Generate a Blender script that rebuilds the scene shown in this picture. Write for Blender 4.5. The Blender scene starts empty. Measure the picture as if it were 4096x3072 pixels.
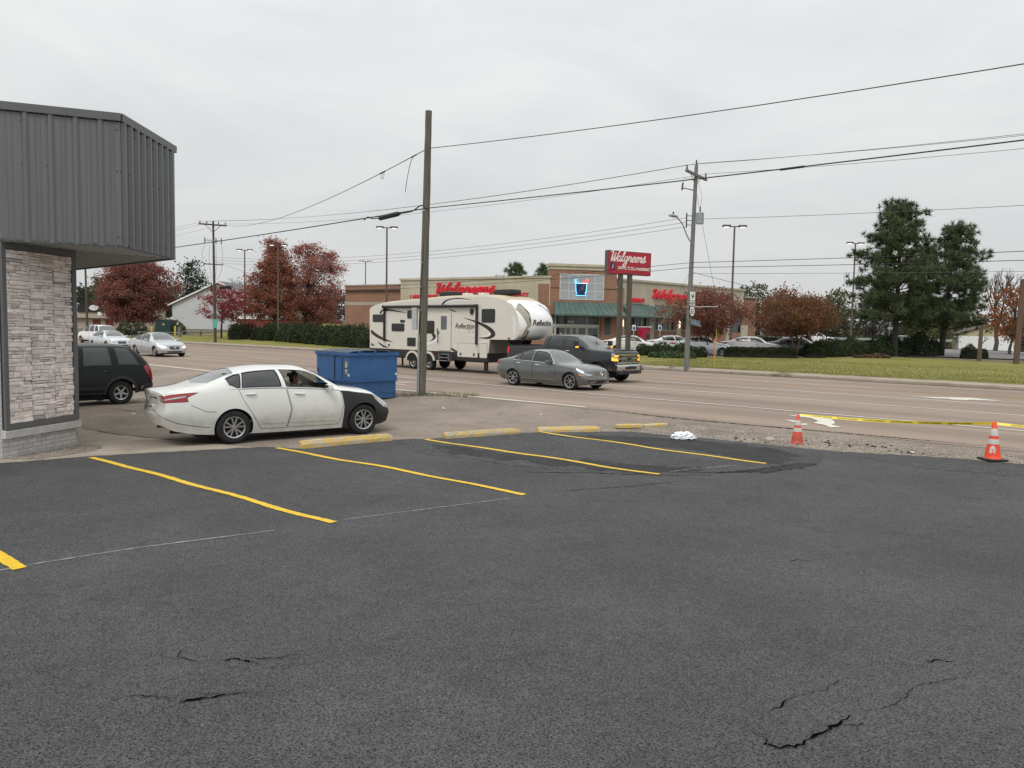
import bpy, bmesh, math, random
import numpy as np
from mathutils import Vector, Matrix
from mathutils.geometry import delaunay_2d_cdt

SC = bpy.context.scene
COL = SC.collection

# ------------------------------------------------------------------ camera, sky, sun, exposure
cam_d = bpy.data.cameras.new("camera")
cam = bpy.data.objects.new("camera", cam_d)
COL.objects.link(cam)
cam_d.sensor_width = 36.0
cam_d.lens = 26.85
cam_d.clip_start = 0.1
cam_d.clip_end = 3000.0
_p, _r = math.radians(4.04), math.radians(1.07)
_F = Vector((0, math.cos(_p), -math.sin(_p)))
_R0 = Vector((1, 0, 0)); _U0 = Vector((0, math.sin(_p), math.cos(_p)))
_R = _R0 * math.cos(_r) + _U0 * math.sin(_r)
_U = _U0 * math.cos(_r) - _R0 * math.sin(_r)
cam.matrix_world = Matrix(((_R.x, _U.x, -_F.x, 0), (_R.y, _U.y, -_F.y, 0), (_R.z, _U.z, -_F.z, 2.13), (0, 0, 0, 1)))
SC.camera = cam

SC.view_settings.view_transform = 'Standard'
SC.view_settings.look = 'None'
SC.view_settings.gamma = 1.0
SC.view_settings.exposure = 0.22
SC.view_settings.use_curve_mapping = False
SC.render.engine = 'CYCLES'
SC.cycles.max_bounces = 8
SC.cycles.transparent_max_bounces = 16
SC.cycles.use_denoising = True

SUN_EL, SUN_AZ = math.radians(52), math.radians(200)
w = bpy.data.worlds.new("World")
SC.world = w
w.use_nodes = True
nt = w.node_tree
nt.nodes.clear()
def wn(t, **k):
    n = nt.nodes.new(t)
    for a, b in k.items():
        setattr(n, a, b)
    return n
out = wn('ShaderNodeOutputWorld')
mixs = wn('ShaderNodeMixShader')
bg_sky = wn('ShaderNodeBackground'); bg_sky.inputs[1].default_value = 0.08
bg_cl = wn('ShaderNodeBackground'); bg_cl.inputs[1].default_value = 1.0
sky = wn('ShaderNodeTexSky', sky_type='NISHITA')
sky.sun_disc = False
sky.sun_elevation = SUN_EL
sky.sun_rotation = SUN_AZ
sky.dust_density = 3.0
tc = wn('ShaderNodeTexCoord')
sep = wn('ShaderNodeSeparateXYZ')
ramp = wn('ShaderNodeValToRGB')
ramp.color_ramp.elements[0].position = 0.0
ramp.color_ramp.elements[0].color = (0.605, 0.610, 0.603, 1)
ramp.color_ramp.elements[1].position = 1.0
ramp.color_ramp.elements[1].color = (1.25, 1.28, 1.27, 1)
e = ramp.color_ramp.elements.new(0.13); e.color = (0.635, 0.645, 0.642, 1)
e = ramp.color_ramp.elements.new(0.38); e.color = (0.745, 0.765, 0.765, 1)
mp = wn('ShaderNodeMapping'); mp.inputs['Scale'].default_value = (1.6, 1.6, 6.0)
mp.inputs['Rotation'].default_value = (0, math.radians(9), math.radians(30))
no = wn('ShaderNodeTexNoise'); no.inputs['Scale'].default_value = 1.5; no.inputs['Detail'].default_value = 6; no.inputs['Roughness'].default_value = 0.55
no.inputs['Distortion'].default_value = 0.6
cr = wn('ShaderNodeValToRGB')
cr.color_ramp.elements[0].position = 0.32; cr.color_ramp.elements[0].color = (0.895, 0.91, 0.918, 1)
cr.color_ramp.elements[1].position = 0.72; cr.color_ramp.elements[1].color = (1.075, 1.07, 1.06, 1)
mul = wn('ShaderNodeMix', data_type='RGBA', blend_type='MULTIPLY'); mul.inputs[0].default_value = 1.0
L = nt.links.new
L(tc.outputs['Generated'], sep.inputs[0]); L(sep.outputs['Z'], ramp.inputs[0])
L(tc.outputs['Generated'], mp.inputs[0]); L(mp.outputs[0], no.inputs['Vector']); L(no.outputs[0], cr.inputs[0])
L(ramp.outputs[0], mul.inputs[6]); L(cr.outputs[0], mul.inputs[7])
L(mul.outputs[2], bg_cl.inputs[0]); L(sky.outputs[0], bg_sky.inputs[0])
mixs.inputs[0].default_value = 0.96
L(bg_sky.outputs[0], mixs.inputs[1]); L(bg_cl.outputs[0], mixs.inputs[2]); L(mixs.outputs[0], out.inputs[0])

sun_d = bpy.data.lights.new("sun", 'SUN')
sun_d.energy = 1.25
sun_d.angle = math.radians(25)
sun_d.color = (1.0, 0.97, 0.93)
sun = bpy.data.objects.new("sun", sun_d)
COL.objects.link(sun)
_sd = Vector((math.sin(SUN_AZ) * math.cos(SUN_EL), math.cos(SUN_AZ) * math.cos(SUN_EL), math.sin(SUN_EL)))
sun.rotation_euler = (-_sd).to_track_quat('-Z', 'Y').to_euler()
sun.location = (0, 0, 40)

# ------------------------------------------------------------------ road frame: s runs along the road, t across it
DX, DY = 0.74197, -0.67043
ROAD_ROT = math.atan2(DY, DX)
def ST(s, t):
    return (s * DX - t * DY, s * DY + t * DX)
def toST(x, y):
    return (x * DX + y * DY, -x * DY + y * DX)
def sstep(a, b, x):
    u = min(1.0, max(0.0, (x - a) / (b - a)))
    return u * u * (3 - 2 * u)
def gz(x, y):
    s, t = toST(x, y)
    lot = -0.2 + max(-0.25, 0.018 * min(0.0, s + 14))
    z = lot * (1 - sstep(14.5, 20, t))
    if t > 38.3:
        z += 0.12 * sstep(38.3, 38.4, t) + (0.019 + 0.045 * sstep(-60, -110, s) * sstep(-5, -25, x)) * min(max(0, t - 40.5), 55) + 0.003 * max(0, t - 95.5)
    z -= 2.5 * sstep(28, 90, x) * sstep(66, 140, t)
    return z
def gst(s, t):
    return gz(*ST(s, t))

# ------------------------------------------------------------------ materials
MATS = {}
def pmat(name, col, rough=0.6, metal=0.0, var=0.12, scale=3.0, bump=0.0, bscale=40.0, coat=0.0, spec=0.5, emit=None, estr=0.0,
         col2=None, detail=5.0, island=0.0, objrand=0.0, stretch=None, dirt=None, alpha=1.0, sub=0.0, bdist=0.01, rvar=0.1):
    if name in MATS:
        return MATS[name]
    m = bpy.data.materials.new(name)
    m.use_nodes = True
    t = m.node_tree
    b = t.nodes['Principled BSDF']
    l = t.links.new
    co = t.nodes.new('ShaderNodeTexCoord')
    src = co.outputs['Object']
    if stretch:
        mpn = t.nodes.new('ShaderNodeMapping'); mpn.inputs['Scale'].default_value = stretch
        l(src, mpn.inputs[0]); src = mpn.outputs[0]
    n = t.nodes.new('ShaderNodeTexNoise')
    n.inputs['Scale'].default_value = scale; n.inputs['Detail'].default_value = detail
    l(src, n.inputs['Vector'])
    r = t.nodes.new('ShaderNodeValToRGB')
    c1 = [max(0, c * (1 - var)) for c in col]
    c2 = list(col2) if col2 else [min(1, c * (1 + var)) for c in col]
    if col2:
        c1 = list(col)
    r.color_ramp.elements[0].color = (*c1, 1); r.color_ramp.elements[1].color = (*c2, 1)
    r.color_ramp.elements[0].position = 0.3; r.color_ramp.elements[1].position = 0.7
    l(n.outputs[0], r.inputs[0])
    colout = r.outputs[0]
    if island or objrand:
        if island:
            g = t.nodes.new('ShaderNodeNewGeometry'); rnd = g.outputs['Random Per Island']; amt = island
        else:
            g = t.nodes.new('ShaderNodeObjectInfo'); rnd = g.outputs['Random']; amt = objrand
        mr = t.nodes.new('ShaderNodeMapRange')
        mr.inputs[3].default_value = 1 - amt; mr.inputs[4].default_value = 1 + amt
        l(rnd, mr.inputs[0])
        mx = t.nodes.new('ShaderNodeMix'); mx.data_type = 'RGBA'; mx.blend_type = 'MULTIPLY'; mx.inputs[0].default_value = 1
        l(colout, mx.inputs[6]); l(mr.outputs[0], mx.inputs[7])
        colout = mx.outputs[2]
    if dirt:
        # road dirt that clings to the low parts: (colour, z where it ends, strength)
        dc, zend, dstr = dirt
        sx = t.nodes.new('ShaderNodeSeparateXYZ'); l(co.outputs['Object'], sx.inputs[0])
        mr = t.nodes.new('ShaderNodeMapRange'); mr.inputs[1].default_value = 0.15; mr.inputs[2].default_value = zend
        mr.inputs[3].default_value = dstr; mr.inputs[4].default_value = 0.0
        l(sx.outputs['Z'], mr.inputs[0])
        n2 = t.nodes.new('ShaderNodeTexNoise'); n2.inputs['Scale'].default_value = 6; n2.inputs['Detail'].default_value = 6
        l(co.outputs['Object'], n2.inputs['Vector'])
        mm = t.nodes.new('ShaderNodeMath'); mm.operation = 'MULTIPLY'; l(mr.outputs[0], mm.inputs[0]); l(n2.outputs[0], mm.inputs[1])
        mx = t.nodes.new('ShaderNodeMix'); mx.data_type = 'RGBA'; l(mm.outputs[0], mx.inputs[0])
        l(colout, mx.inputs[6]); mx.inputs[7].default_value = (*dc, 1)
        colout = mx.outputs[2]
    l(colout, b.inputs['Base Color'])
    b.inputs['Metallic'].default_value = metal
    if rvar:
        mr = t.nodes.new('ShaderNodeMapRange'); mr.inputs[3].default_value = max(0.02, rough - rvar * rough * 2); mr.inputs[4].default_value = min(1, rough + rvar * rough * 2)
        l(n.outputs[0], mr.inputs[0]); l(mr.outputs[0], b.inputs['Roughness'])
    else:
        b.inputs['Roughness'].default_value = rough
    b.inputs['Specular IOR Level'].default_value = spec
    b.inputs['Coat Weight'].default_value = coat
    b.inputs['Coat Roughness'].default_value = 0.04
    b.inputs['Alpha'].default_value = alpha
    if sub:
        b.inputs['Subsurface Weight'].default_value = sub
    if emit:
        b.inputs['Emission Color'].default_value = (*emit, 1); b.inputs['Emission Strength'].default_value = estr
    if bump:
        nb = t.nodes.new('ShaderNodeTexNoise'); nb.inputs['Scale'].default_value = bscale; nb.inputs['Detail'].default_value = 4
        l(src, nb.inputs['Vector'])
        bp = t.nodes.new('ShaderNodeBump'); bp.inputs['Strength'].default_value = bump; bp.inputs['Distance'].default_value = bdist
        l(nb.outputs[0], bp.inputs['Height']); l(bp.outputs[0], b.inputs['Normal'])
    MATS[name] = m
    return m

def glass_mat(name, tint, refl=1.0, ior=1.5):
    if name in MATS:
        return MATS[name]
    m = bpy.data.materials.new(name)
    m.use_nodes = True
    t = m.node_tree; l = t.links.new
    t.nodes.clear()
    o = t.nodes.new('ShaderNodeOutputMaterial')
    mx = t.nodes.new('ShaderNodeMixShader')
    tr = t.nodes.new('ShaderNodeBsdfTransparent'); tr.inputs[0].default_value = (*tint, 1)
    gl = t.nodes.new('ShaderNodeBsdfGlossy'); gl.inputs['Roughness'].default_value = 0.03
    gl.inputs[0].default_value = (refl, refl, refl, 1)
    lw = t.nodes.new('ShaderNodeLayerWeight')
    pw = t.nodes.new('ShaderNodeMath'); pw.operation = 'POWER'; l(lw.outputs['Facing'], pw.inputs[0]); pw.inputs[1].default_value = 4.0
    f0 = ((ior - 1) / (ior + 1)) ** 2
    fr = t.nodes.new('ShaderNodeMapRange'); fr.inputs[3].default_value = f0; fr.inputs[4].default_value = 1.0; l(pw.outputs[0], fr.inputs[0])
    n = t.nodes.new('ShaderNodeTexNoise'); n.inputs['Scale'].default_value = 2.0
    mr = t.nodes.new('ShaderNodeMapRange'); mr.inputs[3].default_value = 0.02; mr.inputs[4].default_value = 0.06
    l(n.outputs[0], mr.inputs[0])
    ad = t.nodes.new('ShaderNodeMath'); ad.operation = 'ADD'; ad.use_clamp = True
    l(fr.outputs[0], ad.inputs[0]); l(mr.outputs[0], ad.inputs[1])
    l(ad.outputs[0], mx.inputs[0]); l(tr.outputs[0], mx.inputs[1]); l(gl.outputs[0], mx.inputs[2]); l(mx.outputs[0], o.inputs[0])
    MATS[name] = m
    return m

# ------------------------------------------------------------------ objects
def put(o, parent=None):
    COL.objects.link(o)
    if parent is not None:
        o.parent = parent
    return o
def thing(name, label, cat, loc=(0, 0, 0), rz=0.0, group=None):
    o = bpy.data.objects.new(name, None)
    o.empty_display_size = 0.2
    COL.objects.link(o)
    o.location = loc; o.rotation_euler = (0, 0, rz)
    tag(o, label, cat, group)
    return o
def tag(o, label=None, cat=None, group=None, kind=None):
    if label: o['label'] = label
    if cat: o['category'] = cat
    if group: o['group'] = group
    if kind: o['kind'] = kind
    return o
def mk(name, V, Fc, mats, parent=None, mi=None, smooth=False, sharp=None):
    me = bpy.data.meshes.new(name)
    V = np.asarray(V, dtype=np.float64).reshape(-1, 3)
    if isinstance(Fc, np.ndarray):
        k = Fc.shape[1]; nf = Fc.shape[0]
        me.vertices.add(len(V)); me.vertices.foreach_set('co', V.ravel())
        me.loops.add(nf * k); me.loops.foreach_set('vertex_index', Fc.astype(np.int32).ravel())
        me.polygons.add(nf); me.polygons.foreach_set('loop_start', np.arange(0, nf * k, k, dtype=np.int32))
        me.update(calc_edges=True)
    else:
        me.from_pydata([tuple(v) for v in V], [], Fc)
    if not isinstance(mats, (list, tuple)):
        mats = [mats]
    for m in mats:
        me.materials.append(m)
    if mi is not None:
        me.polygons.foreach_set('material_index', np.asarray(mi, dtype=np.int32))
    if smooth:
        me.polygons.foreach_set('use_smooth', np.ones(len(me.polygons), dtype=bool))
        if sharp:
            me.set_sharp_from_angle(angle=math.radians(sharp))
    me.update()
    o = bpy.data.objects.new(name, me)
    put(o, parent)
    return o

class MB:
    """collects shapes into one mesh"""
    def __init__(s):
        s.v = []; s.f = []; s.m = []; s.cur = 0
    def add(s, vs, fs):
        b = len(s.v)
        s.v += [tuple(x) for x in vs]
        for f in fs:
            s.f.append([b + i for i in f]); s.m.append(s.cur)
    def box(s, c, d, M=None, taper=None):
        cx, cy, cz = c; hx, hy, hz = d[0] / 2, d[1] / 2, d[2] / 2
        vs = []
        for z in (-1, 1):
            k = 1.0 if (taper is None or z < 0) else taper
            for (x, y) in ((-1, -1), (1, -1), (1, 1), (-1, 1)):
                vs.append(Vector((x * hx * k, y * hy * k, z * hz)))
        if M is not None:
            vs = [M @ v for v in vs]
        vs = [(v.x + cx, v.y + cy, v.z + cz) for v in vs]
        s.add(vs, [(0, 3, 2, 1), (4, 5, 6, 7), (0, 1, 5, 4), (1, 2, 6, 5), (2, 3, 7, 6), (3, 0, 4, 7)])
        return s
    def bbox(s, c, d, b=0.02, M=None):
        """box with chamfered edges"""
        bm = bmesh.new(); bmesh.ops.create_cube(bm, size=1.0)
        for v in bm.verts:
            v.co = Vector((v.co.x * d[0], v.co.y * d[1], v.co.z * d[2]))
        bmesh.ops.bevel(bm, geom=bm.edges[:], offset=b, segments=2, affect='EDGES', profile=0.6)
        bm.verts.index_update()
        vs = []
        for v in bm.verts:
            p = M @ v.co if M is not None else v.co
            vs.append((p.x + c[0], p.y + c[1], p.z + c[2]))
        s.add(vs, [[v.index for v in f.verts] for f in bm.faces])
        bm.free()
        return s
    def cyl(s, p0, p1, r0, r1=None, n=10, caps=True):
        r1 = r0 if r1 is None else r1
        return s.tube([p0, p1], [r0, r1], n, caps)
    def tube(s, path, r, n=8, caps=True):
        P = [Vector(p) for p in path]
        if not isinstance(r, (list, tuple)):
            r = [r] * len(P)
        up = Vector((0, 0, 1))
        d0 = (P[1] - P[0]).normalized()
        if abs(d0.dot(up)) > 0.95:
            up = Vector((1, 0, 0))
        vs = []
        for i, p in enumerate(P):
            d = (P[min(i + 1, len(P) - 1)] - P[max(i - 1, 0)])
            if d.length < 1e-9: d = Vector((0, 0, 1))
            d.normalize()
            a = d.cross(up)
            if a.length < 1e-4: a = d.cross(Vector((0, 1, 0)))
            a.normalize(); b = a.cross(d)
            up = b
            for k in range(n):
                t = 2 * math.pi * k / n
                vs.append(p + (a * math.cos(t) + b * math.sin(t)) * r[i])
        fs = []
        for i in range(len(P) - 1):
            for k in range(n):
                k2 = (k + 1) % n
                fs.append((i * n + k, i * n + k2, (i + 1) * n + k2, (i + 1) * n + k))
        if caps:
            fs.append(tuple(range(n))[::-1]); fs.append(tuple(range((len(P) - 1) * n, len(P) * n)))
        s.add(vs, fs)
        return s
    def lathe(s, prof, n=24, c=(0, 0, 0), M=None, closed=False):
        vs = []
        for (r, z) in prof:
            for k in range(n):
                a = 2 * math.pi * k / n
                p = Vector((r * math.cos(a), r * math.sin(a), z))
                if M is not None: p = M @ p
                vs.append((p.x + c[0], p.y + c[1], p.z + c[2]))
        fs = []
        m = len(prof)
        for i in range(m - 1 if not closed else m):
            j = (i + 1) % m
            for k in range(n):
                k2 = (k + 1) % n
                fs.append((i * n + k, i * n + k2, j * n + k2, j * n + k))
        s.add(vs, fs)
        return s
    def prism(s, poly, fn, d0, d1):
        """poly: 2D outline; fn(u,v,d) -> xyz; extruded from d0 to d1"""
        n = len(poly)
        tri = delaunay_2d_cdt([Vector(p) for p in poly], [], [list(range(n))], 1, 1e-6)
        vs2 = tri[0]
        vs = [fn(p.x, p.y, d1) for p in vs2]
        s.add(vs, tri[2])
        s.add([fn(p.x, p.y, d0) for p in vs2], [tuple(reversed(f)) for f in tri[2]])
        a = [fn(p[0], p[1], d0) for p in poly]; b = [fn(p[0], p[1], d1) for p in poly]
        s.add(a + b, [(i, (i + 1) % n, n + (i + 1) % n, n + i) for i in range(n)])
        return s
    def quad(s, a, b, c, d):
        s.add([a, b, c, d], [(0, 1, 2, 3)]); return s
    def build(s, name, mats, parent=None, smooth=False, sharp=35):
        return mk(name, s.v, s.f, mats, parent, s.m if isinstance(mats, (list, tuple)) and len(mats) > 1 else None, smooth, sharp)

def catmull(pts, n=6, closed=False):
    P = [np.array(p, float) for p in pts]
    out = []
    m = len(P)
    rng = m if closed else m - 1
    for i in range(rng):
        if closed:
            p0, p1, p2, p3 = P[(i - 1) % m], P[i], P[(i + 1) % m], P[(i + 2) % m]
        else:
            p0, p1, p2, p3 = P[max(0, i - 1)], P[i], P[i + 1], P[min(m - 1, i + 2)]
        for k in range(n):
            t = k / n
            out.append(0.5 * ((2 * p1) + (-p0 + p2) * t + (2 * p0 - 5 * p1 + 4 * p2 - p3) * t * t + (-p0 + 3 * p1 - 3 * p2 + p3) * t ** 3))
    if not closed:
        out.append(P[-1])
    return out

def text_geo(body, size=1.0, extrude=0.0, shear=0.0, align='CENTER', space=1.0, bold=0.0):
    cu = bpy.data.curves.new('txt', 'FONT')
    cu.body = body; cu.size = size; cu.extrude = extrude; cu.shear = shear
    cu.align_x = align; cu.space_character = space; cu.offset = bold
    cu.resolution_u = 3
    ob = bpy.data.objects.new('txt', cu)
    COL.objects.link(ob)
    dg = bpy.context.evaluated_depsgraph_get()
    me = bpy.data.meshes.new_from_object(ob.evaluated_get(dg))
    V = np.array([v.co[:] for v in me.vertices]).reshape(-1, 3); Fc = [list(p.vertices) for p in me.polygons]
    bpy.data.objects.remove(ob); bpy.data.curves.remove(cu); bpy.data.meshes.remove(me)
    return V, Fc
def text_on(name, body, size, fn, mat, parent, extrude=0.004, **k):
    """flat lettering: fn(x, y, z) maps text space to the parent's space"""
    V, Fc = text_geo(body, size, extrude, **k)
    return mk(name, [fn(*v) for v in V], Fc, mat, parent)

def ribbon(pts, w, fn, d0, d1, pen=None):
    """a stroke: polyline in 2D with width w (or widths), extruded between depths d0 and d1"""
    P = [np.array(p, float) for p in pts]
    n = len(P); L_, R_ = [], []
    for i in range(n):
        d = P[min(i + 1, n - 1)] - P[max(i - 1, 0)]
        ln = math.hypot(*d)
        d = d / ln if ln > 1e-9 else np.array([1.0, 0])
        nn = np.array([-d[1], d[0]])
        wi = w[i] if isinstance(w, (list, tuple)) else w
        if pen is not None:
            wi = wi * (0.55 + 0.6 * abs(d[1] * math.cos(pen) - d[0] * math.sin(pen)))
        L_.append(P[i] + nn * wi / 2); R_.append(P[i] - nn * wi / 2)
    vs = [fn(*p, d1) for p in L_] + [fn(*p, d1) for p in R_] + [fn(*p, d0) for p in L_] + [fn(*p, d0) for p in R_]
    fs = []
    for i in range(n - 1):
        fs.append((i, n + i, n + i + 1, i + 1))
        fs.append((2 * n + i, i, i + 1, 2 * n + i + 1))
        fs.append((n + i, 3 * n + i, 3 * n + i + 1, n + i + 1))
    fs.append((0, 2 * n, 3 * n, n)); fs.append((n - 1, 2 * n - 1, 4 * n - 1, 3 * n - 1))
    return vs, fs

SCRIPT = {  # hand lettering: stroke points, advance
    'W': ([(0.0, 1.62), (0.2, 1.92), (0.48, 1.78), (0.42, 0.9), (0.45, 0.12), (0.62, 0.05), (0.95, 0.8), (1.15, 1.6), (1.08, 0.7), (1.12, 0.1), (1.3, 0.05), (1.62, 0.7), (1.85, 1.5), (2.0, 1.95), (2.2, 1.8)], 1.78),
    'a': ([(0.82, 0.82), (0.5, 1.0), (0.12, 0.62), (0.12, 0.15), (0.4, 0.0), (0.75, 0.45), (0.88, 0.98), (0.8, 0.3), (0.95, 0.0), (1.2, 0.25)], 1.1),
    'l': ([(0.0, 0.25), (0.35, 1.0), (0.52, 1.8), (0.36, 2.0), (0.2, 1.3), (0.18, 0.25), (0.4, 0.0), (0.68, 0.28)], 0.62),
    'g': ([(0.82, 0.82), (0.5, 1.0), (0.12, 0.62), (0.12, 0.15), (0.4, 0.02), (0.75, 0.45), (0.88, 0.98), (0.8, -0.3), (0.45, -0.95), (0.1, -0.75), (0.4, -0.3), (1.15, 0.25)], 1.08),
    'r': ([(0.0, 0.3), (0.22, 1.12), (0.32, 0.82), (0.68, 0.92), (0.62, 0.3), (0.75, 0.0), (1.0, 0.25)], 0.9),
    'e': ([(0.0, 0.3), (0.45, 0.45), (0.72, 0.8), (0.5, 1.0), (0.14, 0.62), (0.16, 0.12), (0.45, 0.0), (0.9, 0.3)], 0.84),
    'n': ([(0.0, 0.8), (0.18, 0.95), (0.16, 0.0), (0.25, 0.5), (0.55, 1.0), (0.72, 0.8), (0.66, 0.2), (0.82, 0.0), (1.05, 0.28)], 1.0),
    's': ([(0.0, 0.25), (0.5, 1.25), (0.55, 0.75), (0.72, 0.3), (0.45, 0.0), (0.08, 0.1), (0.3, 0.22), (0.7, 0.06), (1.05, 0.3)], 0.9),
}
def script_word(word, x0, y0, width, wt, fn, d0, d1, mat, parent, shear=0.28, name='sign_letter', ys=1.05):
    tot = sum(SCRIPT[c][1] for c in word)
    k = width / tot
    x = 0.0
    for c in word:
        pts, adv = SCRIPT[c]
        pts = catmull(pts, 5)
        pts = [(x0 + (x + p[0] + shear * p[1]) * k, y0 + p[1] * k * ys) for p in pts]
        mb = MB()
        mb.add(*ribbon(pts, wt, fn, d0, d1, pen=0.6))
        mb.build(name, mat, parent)
        x += adv
    return k

def inpoly(x, y, poly):
    """vectorised point in polygon"""
    x = np.asarray(x); y = np.asarray(y)
    c = np.zeros(x.shape, bool)
    n = len(poly)
    j = n - 1
    for i in range(n):
        xi, yi = poly[i]; xj, yj = poly[j]
        if yi != yj:
            c ^= ((yi > y) != (yj > y)) & (x < (xj - xi) * (y - yi) / (yj - yi) + xi)
        j = i
    return c

def drape(name, poly, res, dz, mat, rag=0.0, seed=1, zf=None, label=None, kind='structure', parent=None, step=None):
    """a sheet over the terrain, outline given in road coordinates"""
    rng = random.Random(seed)
    rs, rt = res if isinstance(res, tuple) else (res, res)
    B = []
    n = len(poly)
    for i in range(n):
        a, b = poly[i], poly[(i + 1) % n]
        ln = math.hypot(b[0] - a[0], b[1] - a[1])
        k = max(1, int(ln / (step or min(rs, rt))))
        for q in range(k):
            u = q / k
            B.append((a[0] + (b[0] - a[0]) * u + rng.uniform(-rag, rag) * (q > 0), a[1] + (b[1] - a[1]) * u + rng.uniform(-rag, rag) * (q > 0)))
    s0, s1 = min(p[0] for p in B), max(p[0] for p in B)
    t0, t1 = min(p[1] for p in B), max(p[1] for p in B)
    gs, gt = np.meshgrid(np.arange(s0 + rs / 2, s1, rs), np.arange(t0 + rt / 2, t1, rt))
    gs = gs.ravel(); gt = gt.ravel()
    ok = inpoly(gs, gt, B)
    pts = [Vector(p) for p in B] + [Vector((a, b)) for a, b in zip(gs[ok], gt[ok])]
    r = delaunay_2d_cdt(pts, [], [list(range(len(B)))], 1, 1e-5)
    V = []
    for p in r[0]:
        x, y = ST(p.x, p.y)
        V.append((x, y, (gz(x, y) if zf is None else zf(p.x, p.y)) + dz))
    F_ = []
    for f in r[2]:
        a, b, c = [V[i] for i in f[:3]]
        cr_ = (b[0] - a[0]) * (c[1] - a[1]) - (b[1] - a[1]) * (c[0] - a[0])
        F_.append(list(f) if cr_ > 0 else list(f)[::-1])
    o = mk(name, V, F_, mat, parent, smooth=True)
    if kind: o['kind'] = kind
    if label: o['label'] = label
    return o
# ------------------------------------------------------------------ ground materials
def ground_mat(name, ca, cb, big=0.25, fine=60.0, fcol=0.35, bump=0.5, bd=0.008, rough=0.85, streak=None, third=None, spec=0.35, vor=None, pit_shade_mottle=None):
    """two-tone patchy mineral surface with aggregate"""
    m = bpy.data.materials.new(name); m.use_nodes = True
    t = m.node_tree; l = t.links.new; b = t.nodes['Principled BSDF']
    co = t.nodes.new('ShaderNodeTexCoord'); src = co.outputs['Object']
    def noise(sc, det=5, ro=0.6, vec=None, dist=0.0):
        n = t.nodes.new('ShaderNodeTexNoise'); n.inputs['Scale'].default_value = sc; n.inputs['Detail'].default_value = det
        n.inputs['Roughness'].default_value = ro; n.inputs['Distortion'].default_value = dist
        l(vec or src, n.inputs['Vector']); return n.outputs[0]
    def ramp(x, p0, p1, c0, c1):
        r = t.nodes.new('ShaderNodeValToRGB'); r.color_ramp.elements[0].position = p0; r.color_ramp.elements[1].position = p1
        r.color_ramp.elements[0].color = (*c0, 1); r.color_ramp.elements[1].color = (*c1, 1); l(x, r.inputs[0]); return r.outputs[0]
    def mix(bt, f, a, c):
        x = t.nodes.new('ShaderNodeMix'); x.data_type = 'RGBA'; x.blend_type = bt
        if isinstance(f, float): x.inputs[0].default_value = f
        else: l(f, x.inputs[0])
        for s_, v in ((6, a), (7, c)):
            if isinstance(v, tuple): x.inputs[s_].default_value = (*v, 1)
            else: l(v, x.inputs[s_])
        return x.outputs[2]
    c = ramp(noise(big, 7, 0.65, dist=0.4), 0.32, 0.68, ca, cb)
    if third:
        c = mix('MIX', ramp(noise(big * 3.1, 6, 0.7, dist=1.0), 0.55, 0.72, (0, 0, 0), (third[3],) * 3), c, tuple(third[:3]))
    if streak:  # wheel tracks along the road: rotate the object space to road axes
        vr = t.nodes.new('ShaderNodeMapping'); vr.inputs['Rotation'].default_value = (0, 0, -ROAD_ROT); vr.inputs['Scale'].default_value = (0.02, 0.9, 1)
        mp2 = t.nodes.new('ShaderNodeMapping'); mp2.inputs['Scale'].default_value = (0.03, 1.0, 1.0)
        vr.inputs['Scale'].default_value = (1, 1, 1)
        l(src, vr.inputs[0]); l(vr.outputs[0], mp2.inputs[0])
        n = noise(streak[0], 4, 0.6, mp2.outputs[0])
        c = mix('MULTIPLY', 1.0, c, ramp(n, 0.3, 0.7, (1 - streak[1],) * 3, (1 + streak[1] * 0.6,) * 3))
    f1 = noise(fine, 3, 0.7)
    c = mix('MULTIPLY', 1.0, c, ramp(f1, 0.3, 0.7, (1 - fcol,) * 3, (1 + fcol,) * 3))
    h = f1
    if vor:
        v = t.nodes.new('ShaderNodeTexVoronoi'); v.inputs['Scale'].default_value = vor[0]; v.feature = 'F1'
        l(src, v.inputs['Vector'])
        c = mix('MULTIPLY', 1.0, c, ramp(v.outputs['Distance'], 0.15, 0.75, (1 + vor[1],) * 3, (1 - vor[1],) * 3))
        ma = t.nodes.new('ShaderNodeMath'); ma.operation = 'SUBTRACT'; l(f1, ma.inputs[0]); l(v.outputs['Distance'], ma.inputs[1]); h = ma.outputs[0]
    if pit_shade_mottle:  # mottling, then dark spots that paint the shade inside small pits
        c = mix('MULTIPLY', 1.0, c, ramp(noise(7.0, 6, 0.75, dist=1.2), 0.3, 0.7, (1 - pit_shade_mottle[2],) * 3, (1 + pit_shade_mottle[2],) * 3))
        for sc_, lo in ((pit_shade_mottle[0], pit_shade_mottle[1]), (pit_shade_mottle[0] * 2.3, pit_shade_mottle[1] + .15)):
            v = t.nodes.new('ShaderNodeTexVoronoi'); v.inputs['Scale'].default_value = sc_; mv = t.nodes.new('ShaderNodeMapping'); mv.inputs['Scale'].default_value = (1, 1.5, 1); l(src, mv.inputs[0]); l(mv.outputs[0], v.inputs['Vector'])
            c = mix('MULTIPLY', 1.0, c, ramp(v.outputs['Distance'], 0.20, 0.38, (lo,) * 3, (1.12,) * 3))
    l(c, b.inputs['Base Color'])
    b.inputs['Roughness'].default_value = rough; b.inputs['Specular IOR Level'].default_value = spec
    bp = t.nodes.new('ShaderNodeBump'); bp.inputs['Strength'].default_value = bump; bp.inputs['Distance'].default_value = bd
    l(h, bp.inputs['Height'])
    bp2 = t.nodes.new('ShaderNodeBump'); bp2.inputs['Strength'].default_value = 0.5; bp2.inputs['Distance'].default_value = 0.05
    l(noise(3.5, 5, 0.6), bp2.inputs['Height']); l(bp.outputs[0], bp2.inputs['Normal'])
    l(bp2.outputs[0], b.inputs['Normal'])
    return m

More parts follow.
